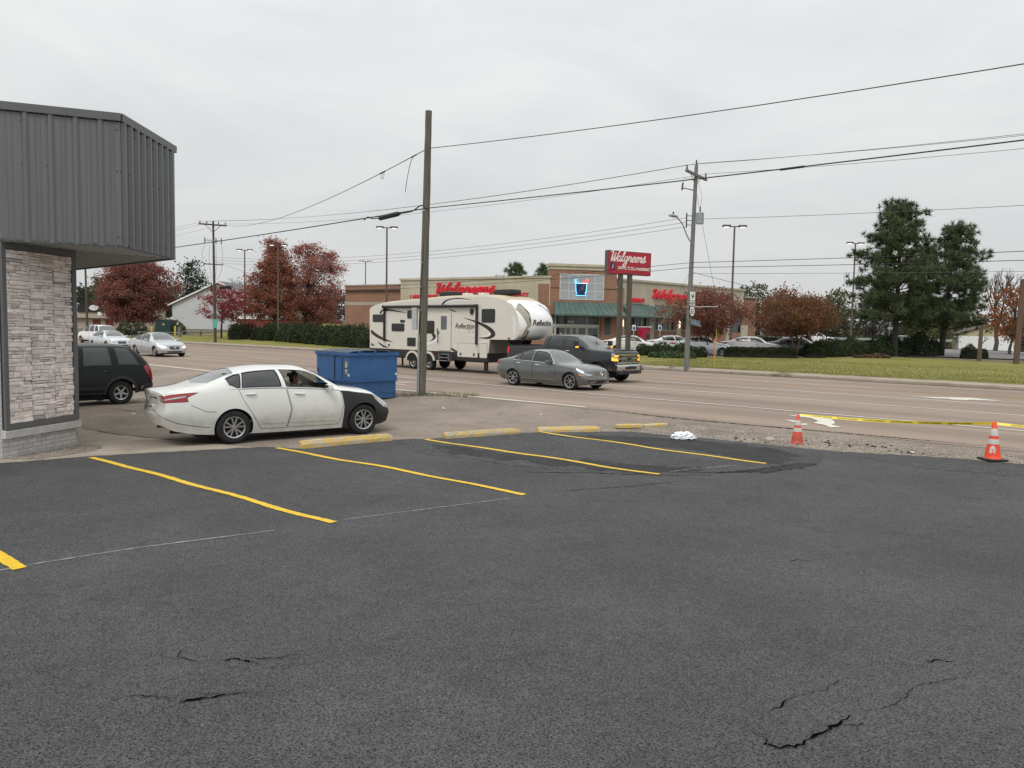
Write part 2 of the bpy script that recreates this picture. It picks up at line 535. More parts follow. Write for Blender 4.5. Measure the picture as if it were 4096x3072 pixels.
M_LOT = ground_mat('fresh_sealed_asphalt', (0.066, 0.0662, 0.0665), (0.097, 0.0973, 0.0977), big=0.45, fine=60, fcol=0.34, bump=0.95, bd=0.016, rough=0.75, third=(0.050, 0.0502, 0.0505, 0.7), vor=(55, 0.25), pit_shade_mottle=(46, .10, .18), spec=0.22)
M_OLD = ground_mat('weathered_asphalt', (0.20, 0.163, 0.133), (0.31, 0.257, 0.212), big=0.35, fine=45, fcol=0.38, bump=0.6, bd=0.01, rough=0.92, third=(0.14, 0.12, 0.105, 0.6), vor=(34, 0.22), spec=0.2)
M_ROAD = ground_mat('road_asphalt', (0.24, 0.184, 0.146), (0.295, 0.23, 0.185), big=0.12, fine=30, fcol=0.14, bump=0.25, bd=0.006, rough=0.85, streak=(0.85, 0.26), spec=0.3)
M_GRAVEL = ground_mat('loose_gravel', (0.20, 0.168, 0.138), (0.35, 0.30, 0.25), big=1.4, fine=26, fcol=0.5, bump=1.0, bd=0.02, rough=0.95, vor=(22, 0.4), spec=0.2)
M_CONC = ground_mat('old_concrete', (0.26, 0.22, 0.175), (0.38, 0.335, 0.275), big=0.9, fine=40, fcol=0.18, bump=0.25, bd=0.006, rough=0.9, third=(0.15, 0.13, 0.11, 0.6), spec=0.2)
M_WALK = ground_mat('kerb_concrete', (0.27, 0.225, 0.175), (0.40, 0.34, 0.28), big=0.6, fine=30, fcol=0.16, bump=0.3, bd=0.006, rough=0.92, third=(0.17, 0.14, 0.11, 0.7), spec=0.2)
M_GRASS = ground_mat('mown_lawn', (0.165, 0.165, 0.040), (0.255, 0.23, 0.07), big=0.30, fine=14, fcol=0.28, bump=0.8, bd=0.03, rough=0.95, third=(0.33, 0.27, 0.11, 0.6), spec=0.15, streak=(1.1, 0.2))
M_FAR = ground_mat('far_ground', (0.10, 0.09, 0.06), (0.17, 0.15, 0.10), big=0.05, fine=2, fcol=0.2, bump=0.3, bd=0.05, rough=0.95, spec=0.1)
M_GREYLOT = ground_mat('grey_asphalt', (0.16, 0.155, 0.15), (0.22, 0.21, 0.205), big=0.1, fine=10, fcol=0.1, bump=0.2, bd=0.01, rough=0.9, spec=0.2)
M_YEL = pmat('yellow_line_paint', (0.60, 0.37, 0.012), 0.55, var=0.08, col2=(0.82, 0.53, 0.012), scale=18, bump=0.5, bscale=70, bdist=0.008)
M_WHT = pmat('white_road_paint', (0.60, 0.57, 0.50), 0.7, var=0.14, scale=5, bump=0.3, bscale=60)
M_OYL = pmat('worn_yellow_road_paint', (0.50, 0.30, 0.09), 0.75, var=0.25, scale=3)
M_CHALK = pmat('chalk_line', (0.33, 0.33, 0.33), 0.9, var=0.4, scale=9)
M_CRACK = pmat('open_crack', (0.004, 0.004, 0.004), 1.0, var=0.3, scale=20, spec=0.0)

# ------------------------------------------------------------------ ground sheets
rng = random.Random(7)
def big_ground():
    xs = np.concatenate([np.arange(-600, -120, 40), np.arange(-120, 160, 5), np.arange(160, 700, 45)])
    ys = np.concatenate([np.arange(-60, -5, 8), np.arange(-5, 150, 3.0), np.arange(150, 320, 12), np.arange(320, 1500, 80)])
    V = [(x, y, gz(x, y) - 0.06 - (0.1 if toST(x, y)[1] < 42 else 0)) for y in ys for x in xs]
    nx = len(xs)
    F_ = np.array([(j * nx + i, j * nx + i + 1, (j + 1) * nx + i + 1, (j + 1) * nx + i) for j in range(len(ys) - 1) for i in range(nx - 1)])
    o = mk('ground', V, F_, M_FAR, smooth=True); o['kind'] = 'structure'
big_ground()
drape('old_apron', [(-70, -8), (30, -8), (30, 18.05), (-70, 18.05)], (1.0, 0.5), 0.0, M_OLD, step=1.0)
lot_edge = [(-14.9, -8), (-14.6, 3.0), (-14.4, 4.1), (-14.28, 4.8), (-13.73, 6.29), (-13.2, 7.6), (-12.5, 8.0), (-12.3, 10.0), (-11.85, 11.0), (-11.2, 12.9), (-10.3, 14.45), (-10.0, 14.95),
            (-8.5, 15.24), (-7.3, 15.43), (-6.3, 15.5), (-5.4, 15.62), (-3.47, 16.29), (-2.3, 16.5), (3, 16.8), (28, 17.0), (28, -8)]
def lot_z(s, t):
    z = gst(s, t)
    q = 0.010 * math.sin(s * 1.3 + t * 0.6) * math.sin(t * 0.9 - s * 0.4) + 0.006 * math.sin(s * 2.9 - t * 1.7)
    u = sstep(-14.2, -11.5, s) * (1 - sstep(13.0, 15.0, t))
    return z + (q + 0.017) * u
LOTM = {}
drape('parking_lot', lot_edge, 0.4, 0.010, M_LOT, rag=0.05, seed=3, zf=lot_z, step=0.16)
drape('gravel_shoulder', [(-10.9, 13.9), (-10.0, 16.6), (-6, 17.2), (0, 17.4), (26, 17.6), (26, 16.2), (-2, 15.7), (-6.2, 14.9), (-10, 14.2)], 0.4, 0.005, M_GRAVEL, rag=0.12, seed=5, step=0.2)
drape('concrete_strip', [(-15.4, 3.2), (-15.9, 5.15), (-18.9, 6.2), (-17.0, 6.35), (-14.7, 6.95), (-13.5, 7.35), (-12.9, 7.75), (-13.2, 6.4), (-14.0, 4.6), (-14.2, 2.9), (-14.9, 2.5)], 0.4, 0.005, M_CONC, rag=0.03, seed=6, step=0.2)
drape('wall_foot_gravel', [(-15.02, 3.7), (-15.98, 5.25), (-15.6, 5.6), (-14.9, 5.2), (-14.55, 4.2)], 0.3, 0.010, M_GRAVEL, rag=0.06, seed=9, step=0.12)
drape('road', [(-420, 17.6), (-60, 17.6), (-12, 17.62), (-6, 17.75), (60, 18.2), (60, 38.3), (-420, 38.3)], (3.0, 0.6), 0.006, M_ROAD, rag=0.0, step=1.5)
# kerb and pavement on the far side, a real step
def kerb():
    V, F_ = [], []
    ss_ = np.arange(-420, 62, 2.0)
    prof = [(38.26, -0.05), (38.27, 0.115), (38.31, 0.128), (38.46, 0.13), (40.2, 0.145), (40.5, 0.10)]
    for s in ss_:
        for (t, z) in prof:
            x, y = ST(s, t); V.append((x, y, z))
    k = len(prof)
    for i in range(len(ss_) - 1):
        for j in range(k - 1):
            F_.append((i * k + j, (i + 1) * k + j, (i + 1) * k + j + 1, i * k + j + 1))
    o = mk('pavement', V, F_, M_WALK); o['kind'] = 'structure'
kerb()
drape('lawn', [(-420, 40.2), (-105, 40.2), (-104, 55), (-60, 58), (-40, 57), (-36, 52.5), (-26.5, 53.5), (-18, 64.5), (-8, 60.5), (4, 57), (60, 56), (60, 40.2)], 2.5, 0.03, M_GRASS, rag=0.3, seed=8, step=1.0)
drape('store_parking', [(-62, 50.5), (-41, 50.5), (-37, 52.0), (-27.5, 53.2), (-24, 57), (-20, 62), (-16, 68), (8, 68), (8, 86), (-40, 96), (-62, 72)], 3.0, 0.02, M_GREYLOT, seed=2, step=2.0)
drape('side_street', [(-110, 104), (-45, 99), (40, 92), (60, 110), (60, 150), (-110, 130)], 5.0, 0.05, M_GREYLOT, seed=2, step=4)
drape('back_street', [(8.2, 60.5), (60, 58), (60, 92), (38, 92), (8.2, 86)], 3.0, 0.06, M_GREYLOT, seed=2, step=3)

# ------------------------------------------------------------------ painted lines
def line_strip(name, pts, wd, mat, dz, rag=0.0, seed=1, step=0.25, zf=None):
    r = random.Random(seed)
    P = []
    for i in range(len(pts) - 1):
        a, b = np.array(pts[i], float), np.array(pts[i + 1], float)
        k = max(1, int(np.linalg.norm(b - a) / step))
        P += [a + (b - a) * q / k for q in range(k)]
    P.append(np.array(pts[-1], float))
    V, F_ = [], []
    for i, p in enumerate(P):
        d = P[min(i + 1, len(P) - 1)] - P[max(i - 1, 0)]; d = d / np.linalg.norm(d); nn = np.array([-d[1], d[0]])
        for sg in (-1, 1):
            q = p + nn * sg * (wd / 2 + r.uniform(-rag, rag))
            x, y = ST(*q); V.append((x, y, (zf or gst)(*q) + dz))
    for i in range(len(P) - 1):
        F_.append((2 * i, 2 * i + 2, 2 * i + 3, 2 * i + 1))
    o = mk(name, V, F_, mat); o['kind'] = 'structure'
    return o
wob = lambda s0, t0, s1, t1, sd, am=0.009: [(s0 + (s1 - s0) * u + 0, t0 + (t1 - t0) * u + am * math.sin(u * 9 + sd) + am * 0.6 * math.sin(u * 21 + sd * 2)) for u in np.linspace(0, 1, 24)]
for i, (s0, t0, s1, t1) in enumerate([(-14.04, 4.80, -7.46, 5.17), (-12.9, 7.66, -6.96, 8.02), (-11.92, 10.53, -6.43, 10.73), (-11.1, 13.24, -5.69, 13.12)]):
    line_strip('parking_line', wob(s0, t0, s1, t1, i * 1.7), 0.105, M_YEL, 0.018, 0.007, i, 0.06, lot_z)
line_strip('parking_line', wob(-14.1, 1.93, -8.05, 2.12, 4), 0.115, M_YEL, 0.018, 0.007, 5, 0.06, lot_z)
for i, pts in enumerate([[(-8.14, 1.6), (-8.1, 2.3), (-7.97, 3.16), (-7.62, 4.5)], [(-7.49, 5.35), (-7.2, 6.5), (-6.95, 7.68)], [(-6.45, 11.1), (-6.33, 11.7), (-5.98, 12.6)]]):
    line_strip('chalk_line', [(p[0] + rng.uniform(-.01, .01), p[1]) for p in pts], 0.016, M_CHALK, 0.017, 0.006, i, 0.05, lot_z)
def road_line(t, s0, s1, wd=0.13, mat=None, dash=None, name='road_line'):
    if dash:
        s = s0
        while s < s1:
            line_strip(name, [(s, t), (min(s1, s + dash[0]), t)], wd, mat or M_WHT, 0.014, 0.008, int(s) % 97, 0.8)
            s += dash[0] + dash[1]
    else:
        line_strip(name, [(s0, t), (s1, t)], wd, mat or M_WHT, 0.014, 0.008, 3, 1.0)
road_line(17.8, -120, -13.2, 0.12)
road_line(21.15, -33, 60, 0.13)
road_line(25.35, -18.6, 60, 0.13)
road_line(25.35, -117.3, -20, 0.11, dash=(3.0, 9.0))
road_line(28.9, -19.6, 60, 0.13)
road_line(29.9, -420, -30, 0.12, M_OYL)
road_line(33.2, -420, -20, 0.12, M_OYL)
road_line(32.5, -19, 60, 0.12, M_OYL)
road_line(33.7, -6.2, 60, 0.11, M_OYL)
road_line(33.3, -17, -10, 0.1, M_WHT)
def flat_mark(name, poly, mat, dz=0.015):
    drape(name, poly, 0.5, dz, mat, step=0.3)
flat_mark('turn_arrow', [(-8.07, 19.86), (-7.73, 20.28), (-7.32, 20.15), (-6.94, 19.89), (-6.61, 19.19), (-6.56, 18.81), (-6.25, 18.61), (-6.44, 18.38), (-6.7, 18.7), (-7.02, 18.83), (-7.04, 19.25), (-7.41, 19.72), (-7.74, 19.79)], M_WHT)
flat_mark('turn_arrow', [(-7.79, 18.95), (-7.61, 18.98), (-7.3, 18.77), (-7.35, 18.6)], M_WHT)
flat_mark('turn_arrow', [(-7.15, 18.62), (-7.0, 18.56), (-7.06, 18.33), (-7.2, 18.42)], M_WHT)
flat_mark('turn_arrow', [(-8.1, 29.9), (-7.2, 30.35), (-6.07, 31.3), (-5.0, 30.7), (-5.9, 30.3), (-5.95, 30.0), (-6.35, 29.83), (-6.6, 30.05), (-6.96, 29.86), (-7.3, 30.0)], M_WHT)
for (a, b) in (((-23.95, 19.6), (-22.75, 19.72)), ((-23.5, 19.15), (-22.75, 19.38)), ((-23.1, 18.78), (-22.5, 18.86))):
    line_strip('road_hatching', [a, b], 0.13, M_WHT, 0.016, 0.01, 4, 0.3)
# broken seams and cracks
def crack(pts, wd, seed, dz=0.017, name='crack', zf=lot_z):
    r = random.Random(seed)
    P = []
    for i in range(len(pts) - 1):
        a, b = np.array(pts[i]), np.array(pts[i + 1]); k = max(2, int(np.linalg.norm(b - a) / 0.03))
        P += [a + (b - a) * q / k + np.array([r.uniform(-.012, .012), r.uniform(-.012, .012)]) * (1 if wd < 0.05 else 2) for q in range(k)]
    P.append(np.array(pts[-1]))
    V, F_ = [], []
    n = len(P)
    for i, p in enumerate(P):
        d = P[min(i + 1, n - 1)] - P[max(i - 1, 0)]; ln = np.linalg.norm(d) or 1; d = d / ln; nn = np.array([-d[1], d[0]])
        e_ = wd * (0.25 + r.random()) * min(1, 4 * i / n + .15, 4 * (n - 1 - i) / n + .15)
        for sg in (-1, 1):
            q = p + nn * sg * e_ / 2; x, y = ST(*q); V.append((x, y, zf(*q) + dz))
    for i in range(n - 1):
        F_.append((2 * i, 2 * i + 2, 2 * i + 3, 2 * i + 1))
    o = mk(name, V, F_, M_CRACK); o['kind'] = 'structure'
crack([(-1.8, 4.13), (-1.72, 4.12), (-1.69, 4.07), (-1.62, 4.08), (-1.55, 4.18), (-1.53, 4.3), (-1.51, 4.43), (-1.49, 4.55), (-1.47, 4.68), (-1.45, 4.79)], 0.022, 1)
crack([(-1.46, 4.59), (-1.39, 4.66), (-1.37, 4.71)], 0.012, 2)
crack([(-1.34, 5.95), (-1.31, 5.97), (-1.27, 6.05), (-1.24, 6.05), (-1.18, 6.11)], 0.015, 3)
crack([(-1.84, 4.44), (-1.82, 4.54), (-1.82, 4.73)], 0.012, 4)
crack([(-4.88, 2.44), (-4.84, 2.56), (-4.64, 2.62)], 0.024, 5)
crack([(-4.80, 2.60), (-4.66, 2.74), (-4.60, 2.90)], 0.010, 51)
crack([(-4.95, 2.36), (-5.15, 2.30), (-5.3, 2.42)], 0.009, 52)
crack([(-4.55, 2.02), (-4.75, 1.88), (-4.82, 1.72)], 0.009, 53)
crack([(-1.82, 4.74), (-1.70, 5.0), (-1.66, 5.3)], 0.006, 54)
crack([(-1.45, 4.8), (-1.30, 5.1), (-1.28, 5.5), (-1.05, 5.9)], 0.006, 55)
crack([(-4.5, 1.99), (-4.46, 2.08), (-4.38, 2.25)], 0.024, 6)
crack([(-4.52, 2.14), (-4.40, 2.24), (-4.30, 2.38)], 0.010, 16)
crack([(-12.8, 17.66), (-11.58, 17.64), (-10.57, 17.5), (-9.88, 17.5), (-8.43, 17.6), (-6.3, 17.82), (-2.56, 18.05)], 0.05, 7, 0.013, zf=gst)
crack([(-6.35, 11.0), (-5.6, 12.0), (-5.35, 12.9), (-5.2, 13.6)], 0.03, 8)
crack([(-8.1, 9.3), (-7.4, 10.0), (-6.7, 10.4), (-6.0, 10.9)], 0.03, 9)
crack([(-6.9, 8.3), (-6.2, 9.6), (-5.8, 10.7)], 0.016, 10)
crack([(-25.0, 8.4), (-22.5, 8.7), (-18, 8.6), (-15.2, 8.0)], 0.03, 11, 0.008, zf=gst)
crack([(-18.9, 6.25), (-17.0, 6.38), (-14.7, 6.98), (-13.6, 7.4)], 0.035, 12, 0.009, zf=gst)

M_SEAL = ground_mat('wet_looking_sealer', (0.058, 0.0585, 0.059), (0.084, 0.0845, 0.085), big=0.7, fine=40, fcol=0.4, bump=0.9, bd=0.02, rough=0.8, vor=(30, 0.3), third=(0.042, 0.042, 0.0425, 0.7), pit_shade_mottle=(30, .12, .22), spec=0.25)
drape('fresh_sealer', [(-12.1, 9.9), (-11.5, 11.2), (-11.0, 12.9), (-10.0, 14.3), (-8.6, 15.0), (-7.0, 15.25), (-5.9, 15.3), (-5.2, 14.9), (-5.15, 13.6), (-5.5, 12.7), (-5.8, 11.3), (-6.6, 10.6), (-7.7, 9.9), (-9.2, 9.5), (-10.8, 9.3)], 0.35, 0.0135, M_SEAL, rag=0.11, seed=14, zf=lot_z, step=0.1)
drape('fresh_sealer', [(-5.0, 15.3), (-3.0, 15.7), (-1.0, 16.2), (1.5, 16.4), (1.0, 15.7), (-1.5, 15.3), (-3.6, 14.9)], 0.35, 0.0135, M_SEAL, rag=0.10, seed=15, zf=lot_z, step=0.1)
M_SEAL2 = ground_mat('thick_sealer', (0.032, 0.032, 0.0325), (0.054, 0.0545, 0.055), big=1.5, fine=60, fcol=0.4, bump=0.9, bd=0.02, rough=0.8, vor=(55, 0.3), spec=0.25)
for k_, pl_ in enumerate(([(-10.6, 13.0), (-9.6, 14.2), (-8.2, 14.85), (-6.3, 15.05), (-5.6, 14.4), (-5.5, 13.4), (-5.8, 13.0), (-7.2, 13.6), (-9.0, 13.3)], [(-11.4, 10.2), (-10.2, 9.7), (-8.6, 10.0), (-7.0, 10.5), (-6.2, 11.2), (-6.3, 11.9), (-7.5, 11.1), (-9.4, 10.5)], [(-5.9, 11.6), (-5.5, 12.6), (-5.3, 13.4), (-5.0, 13.9), (-5.05, 13.2), (-5.25, 12.3)])):
    drape('fresh_sealer', pl_, 0.3, 0.0165, M_SEAL2, rag=0.14, seed=31 + k_, zf=lot_z, step=0.09)
line_strip('gutter', [(-120, 38.03), (60, 38.03)], .44, ground_mat('dark_gutter', (0.085, 0.07, 0.055), (0.16, 0.135, 0.11), big=0.8, fine=20, fcol=0.3, bump=0.4, rough=0.95, spec=0.1), 0.014, 0.05, 8, 0.6)  # dark brown strip that sets off the kerb face
rc_ = random.Random(77)
for k in range(16):   # hairline cracks wandering over the lot
    s_, t_ = rc_.uniform(-9, 3.5), rc_.uniform(7.5, 13.8)
    if s_ + 5.2 < -(t_ - 2) * .25 and rc_.random() < .7: continue
    a_ = rc_.uniform(0, 6.28); P_ = [(s_, t_)]
    for q in range(rc_.randint(1, 3)):
        a_ += rc_.gauss(0, .55); s_ += math.cos(a_) * .17; t_ += math.sin(a_) * .17; P_.append((s_, t_))
    crack(P_, rc_.choice((.004, .005, .006, .008)), 100 + k)
# ------------------------------------------------------------------ vehicle materials
DIRT = (0.16, 0.14, 0.115)
def paint(name, col, metal=0.0, rough=0.35, dirt=0.35, coat=1.0, zend=1.0, **k):
    return pmat(name, col, rough, metal=metal, var=0.03, scale=1.5, coat=coat, dirt=(DIRT, zend, dirt) if dirt else None, rvar=0.04, **k)
M_RUBBER = pmat('tyre_rubber', (0.020, 0.020, 0.021), 0.85, var=0.3, scale=9, bump=0.2, bscale=60, spec=0.3)
M_ALLOY = pmat('alloy_wheel', (0.44, 0.44, 0.45), 0.32, metal=0.9, var=0.12, scale=8)
M_ALLOYD = pmat('dark_wheel_recess', (0.02, 0.02, 0.022), 0.6, var=0.2)
M_CHROME = pmat('chrome', (0.75, 0.76, 0.77), 0.1, metal=1.0, var=0.05, scale=6)
M_BLKPL = pmat('black_plastic', (0.022, 0.022, 0.024), 0.55, var=0.2, scale=12, bump=0.15, bscale=90)
M_UNDER = pmat('underbody_black', (0.010, 0.010, 0.010), 0.9, var=0.3)
M_SEAM = pmat('panel_gap', (0.015, 0.015, 0.015), 0.8, var=0.2)
M_RED = pmat('red_lamp_lens', (0.30, 0.006, 0.010), 0.12, var=0.25, scale=14, coat=0.8)
M_REDLIT = pmat('lit_red_lamp', (0.5, 0.02, 0.02), 0.2, emit=(1, 0.03, 0.03), estr=0.5, var=0.1)
M_LENS = pmat('clear_lamp_lens', (0.42, 0.44, 0.46), 0.1, metal=0.35, var=0.35, scale=16, coat=1.0)
M_AMBER = pmat('amber_lens', (0.75, 0.22, 0.02), 0.2, var=0.15, scale=14, coat=0.6)
M_AMBLIT = pmat('lit_amber_lamp', (0.8, 0.35, 0.03), 0.2, emit=(1, 0.42, 0.06), estr=1.1, var=0.1)
M_HEADLIT = pmat('lit_headlamp', (0.8, 0.78, 0.7), 0.2, emit=(1, 0.93, 0.72), estr=1.5, var=0.1)
M_PRIV = glass_mat('tinted_glass', (0.04, 0.043, 0.045), 0.85, 1.7)
M_TINT = glass_mat('dark_window_glass', (0.30, 0.33, 0.32), 0.9)
M_GLASS = glass_mat('windscreen_glass', (0.55, 0.62, 0.60), 1.0, 2.2)
M_CABIN = pmat('cabin_trim', (0.045, 0.043, 0.040), 0.8, var=0.2, scale=10)
M_CABINL = pmat('beige_cabin_trim', (0.26, 0.235, 0.20), 0.8, var=0.15, scale=10)

def pchip_slopes(x, y):
    h = np.diff(x); dl = np.diff(y, axis=0) / h.reshape(-1, *([1] * (y.ndim - 1)))
    m = np.zeros_like(y)
    w1 = (2 * h[1:] + h[:-1]).reshape(-1, *([1] * (y.ndim - 1))); w2 = (h[1:] + 2 * h[:-1]).reshape(-1, *([1] * (y.ndim - 1)))
    a, b = dl[:-1], dl[1:]
    with np.errstate(divide='ignore', invalid='ignore'):
        mm = (w1 + w2) / (w1 / a + w2 / b)
    m[1:-1] = np.where(a * b > 0, mm, 0)
    m[0] = dl[0]; m[-1] = dl[-1]
    return m
def herm(x, y, m, q):
    i = np.clip(np.searchsorted(x, q, side='right') - 1, 0, len(x) - 2)
    h = (x[i + 1] - x[i]); t = np.clip((q - x[i]) / h, 0, 1)
    sh = (-1,) + (1,) * (y.ndim - 1)
    t = t.reshape(sh); h = h.reshape(sh)
    return (2 * t**3 - 3 * t**2 + 1) * y[i] + (t**3 - 2 * t**2 + t) * h * m[i] + (-2 * t**3 + 3 * t**2) * y[i + 1] + (t**3 - t**2) * h * m[i + 1]

VK = np.array([0.0, 0.26, 0.54, 0.80, 1.0])
class Shell:
    """a vehicle body: sections along x, unwrapped to (p, v) so openings and panels can be cut as outlines.
       p in [-1,0] is the tail face, [0,L] the body, [L,L+1] the nose face; v runs from sill (0) to roof centre (1)"""
    def __init__(s, stations, front=(0.22, None), rear=(0.10, None), fade=0.7):
        T = np.array(stations, float)
        s.x = T[:, 0]; s.L = T[-1, 0]
        # K points: y and z
        s.K = np.stack([T[:, [2, 4, 6, 8]].T.tolist() + [np.zeros(len(T)).tolist()], T[:, [1, 3, 5, 7, 9]].T.tolist()], -1).transpose(1, 0, 2)
        s.m = pchip_slopes(s.x, s.K)
        s.fc, s.fp = front; s.rc, s.rp = rear; s.fade = fade
        s.W = T[:, 4].max()
    def keys(s, p):
        return herm(s.x, s.K, s.m, np.clip(p, 0, s.L))
    def pos(s, p, v):
        p = np.asarray(p, float); v = np.clip(np.asarray(v, float), 0, 1)
        K = s.keys(p)                                    # n,5,2
        Kt = K.transpose(1, 0, 2)                        # 5,n,2
        m = pchip_slopes(VK, Kt)
        m[-1, :, 1] *= 0.0                               # level across the centre line
        i = np.clip(np.searchsorted(VK, v, side='right') - 1, 0, 3)
        n = np.arange(len(p)); h = (VK[i + 1] - VK[i])[:, None]; t = ((v - VK[i]) / (VK[i + 1] - VK[i]))[:, None]
        yz = (2 * t**3 - 3 * t**2 + 1) * Kt[i, n] + (t**3 - 2 * t**2 + t) * h * m[i, n] + (-2 * t**3 + 3 * t**2) * Kt[i + 1, n] + (t**3 - t**2) * h * m[i + 1, n]
        y, z = yz[:, 0], yz[:, 1]
        sc = np.where(p < 0, 1 + p, np.where(p > s.L, 1 - (p - s.L), 1.0))
        y = y * np.clip(sc, 0, 1)
        x = np.clip(p, 0, s.L)
        ff = np.clip((x - (s.L - s.fade)) / s.fade, 0, 1); ff = ff * ff * (3 - 2 * ff)
        fr = np.clip((s.fade - x) / s.fade, 0, 1); fr = fr * fr * (3 - 2 * fr)
        x = x - ff * s.fc * (y / s.W) ** 2 + fr * s.rc * (y / s.W) ** 2
        if s.fp: x = x + ff * np.interp(z, s.fp[0], s.fp[1])
        if s.rp: x = x + fr * np.interp(z, s.rp[0], s.rp[1])
        return np.stack([x, y, z], -1)
    def P(s, p, v, side=-1):
        q = s.pos(np.array([p]), np.array([v]))[0]
        return Vector((q[0], q[1] * -side * -1 if side > 0 else -q[1], q[2]))
    def v_at(s, p, z):
        vs = np.linspace(0, 1, 121)
        q = s.pos(np.full(121, p), vs)
        return float(np.interp(z, q[:, 2], vs))
    def pv(s, pts):
        """(x, z) or (x, 'h', v) outline points to (p, v)"""
        return [(a, s.v_at(a, b)) for a, b in pts]
    def nose(s, pts):
        """(half-width fraction, z) on the nose face -> (p, v)"""
        return [(s.L + 1 - f, s.v_at(s.L, z)) for f, z in pts]
    def tail(s, pts):
        return [(-1 + f, s.v_at(0, z)) for f, z in pts]

def smooth_poly(pts, n=4):
    return [tuple(p) for p in catmull(pts, n, True)]

def cut_shell(S, root, regions, body_mat, wheels, arch_r, dx=0.085, nv=26, cx=0.0, body_name='body', both=True):
    """regions: list of dict(poly=[(p,v)..], name, mat, side ('both','R','L'), inset, hole) tested in order"""
    L_ = S.L
    cons = []
    arches = []
    for xw, zw in wheels:
        pl = []
        for a in np.linspace(-0.35, math.pi + 0.35, 22):
            X = xw + arch_r * math.cos(a); Z = zw + arch_r * math.sin(a)
            K = S.keys(np.array([X]))[0]
            z0 = K[0, 1]
            pl.append((X, S.v_at(X, Z) if Z > z0 + 0.001 else -0.06))
        arches.append(pl)
    polys = [r['poly'] for r in regions] + arches
    ps = np.concatenate([np.linspace(-1, 0, 7)[:-1], np.arange(0, L_, dx), np.linspace(L_, L_ + 1, 9)])
    vs = np.linspace(0, 1, nv)
    PG, VG = np.meshgrid(ps, vs); PG = PG.ravel(); VG = VG.ravel()
    # scale: make the domain roughly isometric
    ky = 1.9
    def dist_ok(P, V):
        ok = np.ones(len(P), bool)
        for pl in polys:
            m = len(pl)
            for i in range(m):
                a = np.array([pl[i][0], pl[i][1] * ky]); b = np.array([pl[(i + 1) % m][0], pl[(i + 1) % m][1] * ky])
                d = b - a; l2 = d @ d
                if l2 < 1e-12: continue
                w_ = np.stack([P, V * ky], -1) - a
                t = np.clip((w_ @ d) / l2, 0, 1)
                ds = np.linalg.norm(w_ - t[:, None] * d, axis=1)
                ok &= ds > 0.022
        return ok
    border = (VG < 1e-9) | (VG > 1 - 1e-9) | (PG < -1 + 1e-9) | (PG > L_ + 1 - 1e-9)
    ok = dist_ok(PG, VG) | border
    pts = [Vector((a, b * ky)) for a, b in zip(PG[ok], VG[ok])]
    edges = []
    for pl in polys:
        b0 = len(pts)
        # subdivide the long outline edges
        Q = []
        m = len(pl)
        for i in range(m):
            a = np.array(pl[i]); b = np.array(pl[(i + 1) % m])
            k = max(1, int(math.hypot(b[0] - a[0], (b[1] - a[1]) * ky) / 0.09))
            Q += [a + (b - a) * q / k for q in range(k)]
        pts += [Vector((q[0], q[1] * ky)) for q in Q]
        edges += [(b0 + i, b0 + (i + 1) % len(Q)) for i in range(len(Q))]
    b0 = len(pts)
    pts += [Vector((-1, 0)), Vector((L_ + 1, 0)), Vector((L_ + 1, ky)), Vector((-1, ky))]
    edges += [(b0, b0 + 1), (b0 + 1, b0 + 2), (b0 + 2, b0 + 3), (b0 + 3, b0)]
    r = delaunay_2d_cdt(pts, edges, [], 0, 1e-5)
    A = np.array([(p.x, p.y / ky) for p in r[0]])
    T = np.array([f for f in r[2] if len(f) == 3])
    c = A[T].mean(1)
    keep = (c[:, 1] > 0) & (c[:, 1] < 1) & (c[:, 0] > -1) & (c[:, 0] < L_ + 1)
    for pl in arches:
        keep &= ~inpoly(c[:, 0], c[:, 1], pl)
    T = T[keep]; c = c[keep]
    lab = np.full(len(T), -1)
    for i, rg in enumerate(regions):
        ins = inpoly(c[:, 0], c[:, 1], rg['poly']) & (lab < 0)
        lab[ins] = i
    X = S.pos(A[:, 0], A[:, 1])
    # outward winding for the y>0 copy
    def tri_set(mask, side, off=0.0):
        t = T[mask]
        if len(t) == 0: return None
        used, inv = np.unique(t, return_inverse=True)
        V = X[used].copy(); F_ = inv.reshape(-1, 3)
        V[:, 1] *= side
        if off:
            nrm = np.zeros_like(V)
            fn = np.cross(V[F_[:, 1]] - V[F_[:, 0]], V[F_[:, 2]] - V[F_[:, 0]])
            ctr = V[F_].mean(1); 
            sg = np.sign(fn[:, 1] * side + 0.5 * fn[:, 2] + 1e-12)
            fn *= sg[:, None]
            for k in range(3): np.add.at(nrm, F_[:, k], fn)
            nrm /= np.maximum(np.linalg.norm(nrm, axis=1, keepdims=True), 1e-12)
            V += nrm * off
        fn = np.cross(V[F_[:, 1]] - V[F_[:, 0]], V[F_[:, 2]] - V[F_[:, 0]])
        flip = fn.sum(0) @ np.array([0, side, 0.6]) < 0
        if flip: F_ = F_[:, ::-1]
        return V, F_
    def shift(V):
        V = V.copy(); V[:, 0] += cx; return V
    def merge(parts):
        Vs, Fs, b = [], [], 0
        for V, F_ in parts:
            Vs.append(V); Fs.append(F_ + b); b += len(V)
        return np.concatenate(Vs), np.concatenate(Fs)
    objs = {}
    body_parts = []
    for side in (-1, 1):
        bm_ = (lab == -1)
        for i, rg in enumerate(regions):
            if rg.get('open'): continue
            if rg.get('side', 'both') == 'R' and side == 1 or rg.get('side', 'both') == 'L' and side == -1:
                bm_ |= (lab == i)
        q = tri_set(bm_, side)
        if q: body_parts.append(q)
    V, F_ = merge(body_parts)
    # weld the centre line
    key = np.round(V, 4); _, ix, inv = np.unique(key, axis=0, return_index=True, return_inverse=True)
    inv = inv.ravel()
    F2 = inv[F_]; V2 = V[ix]
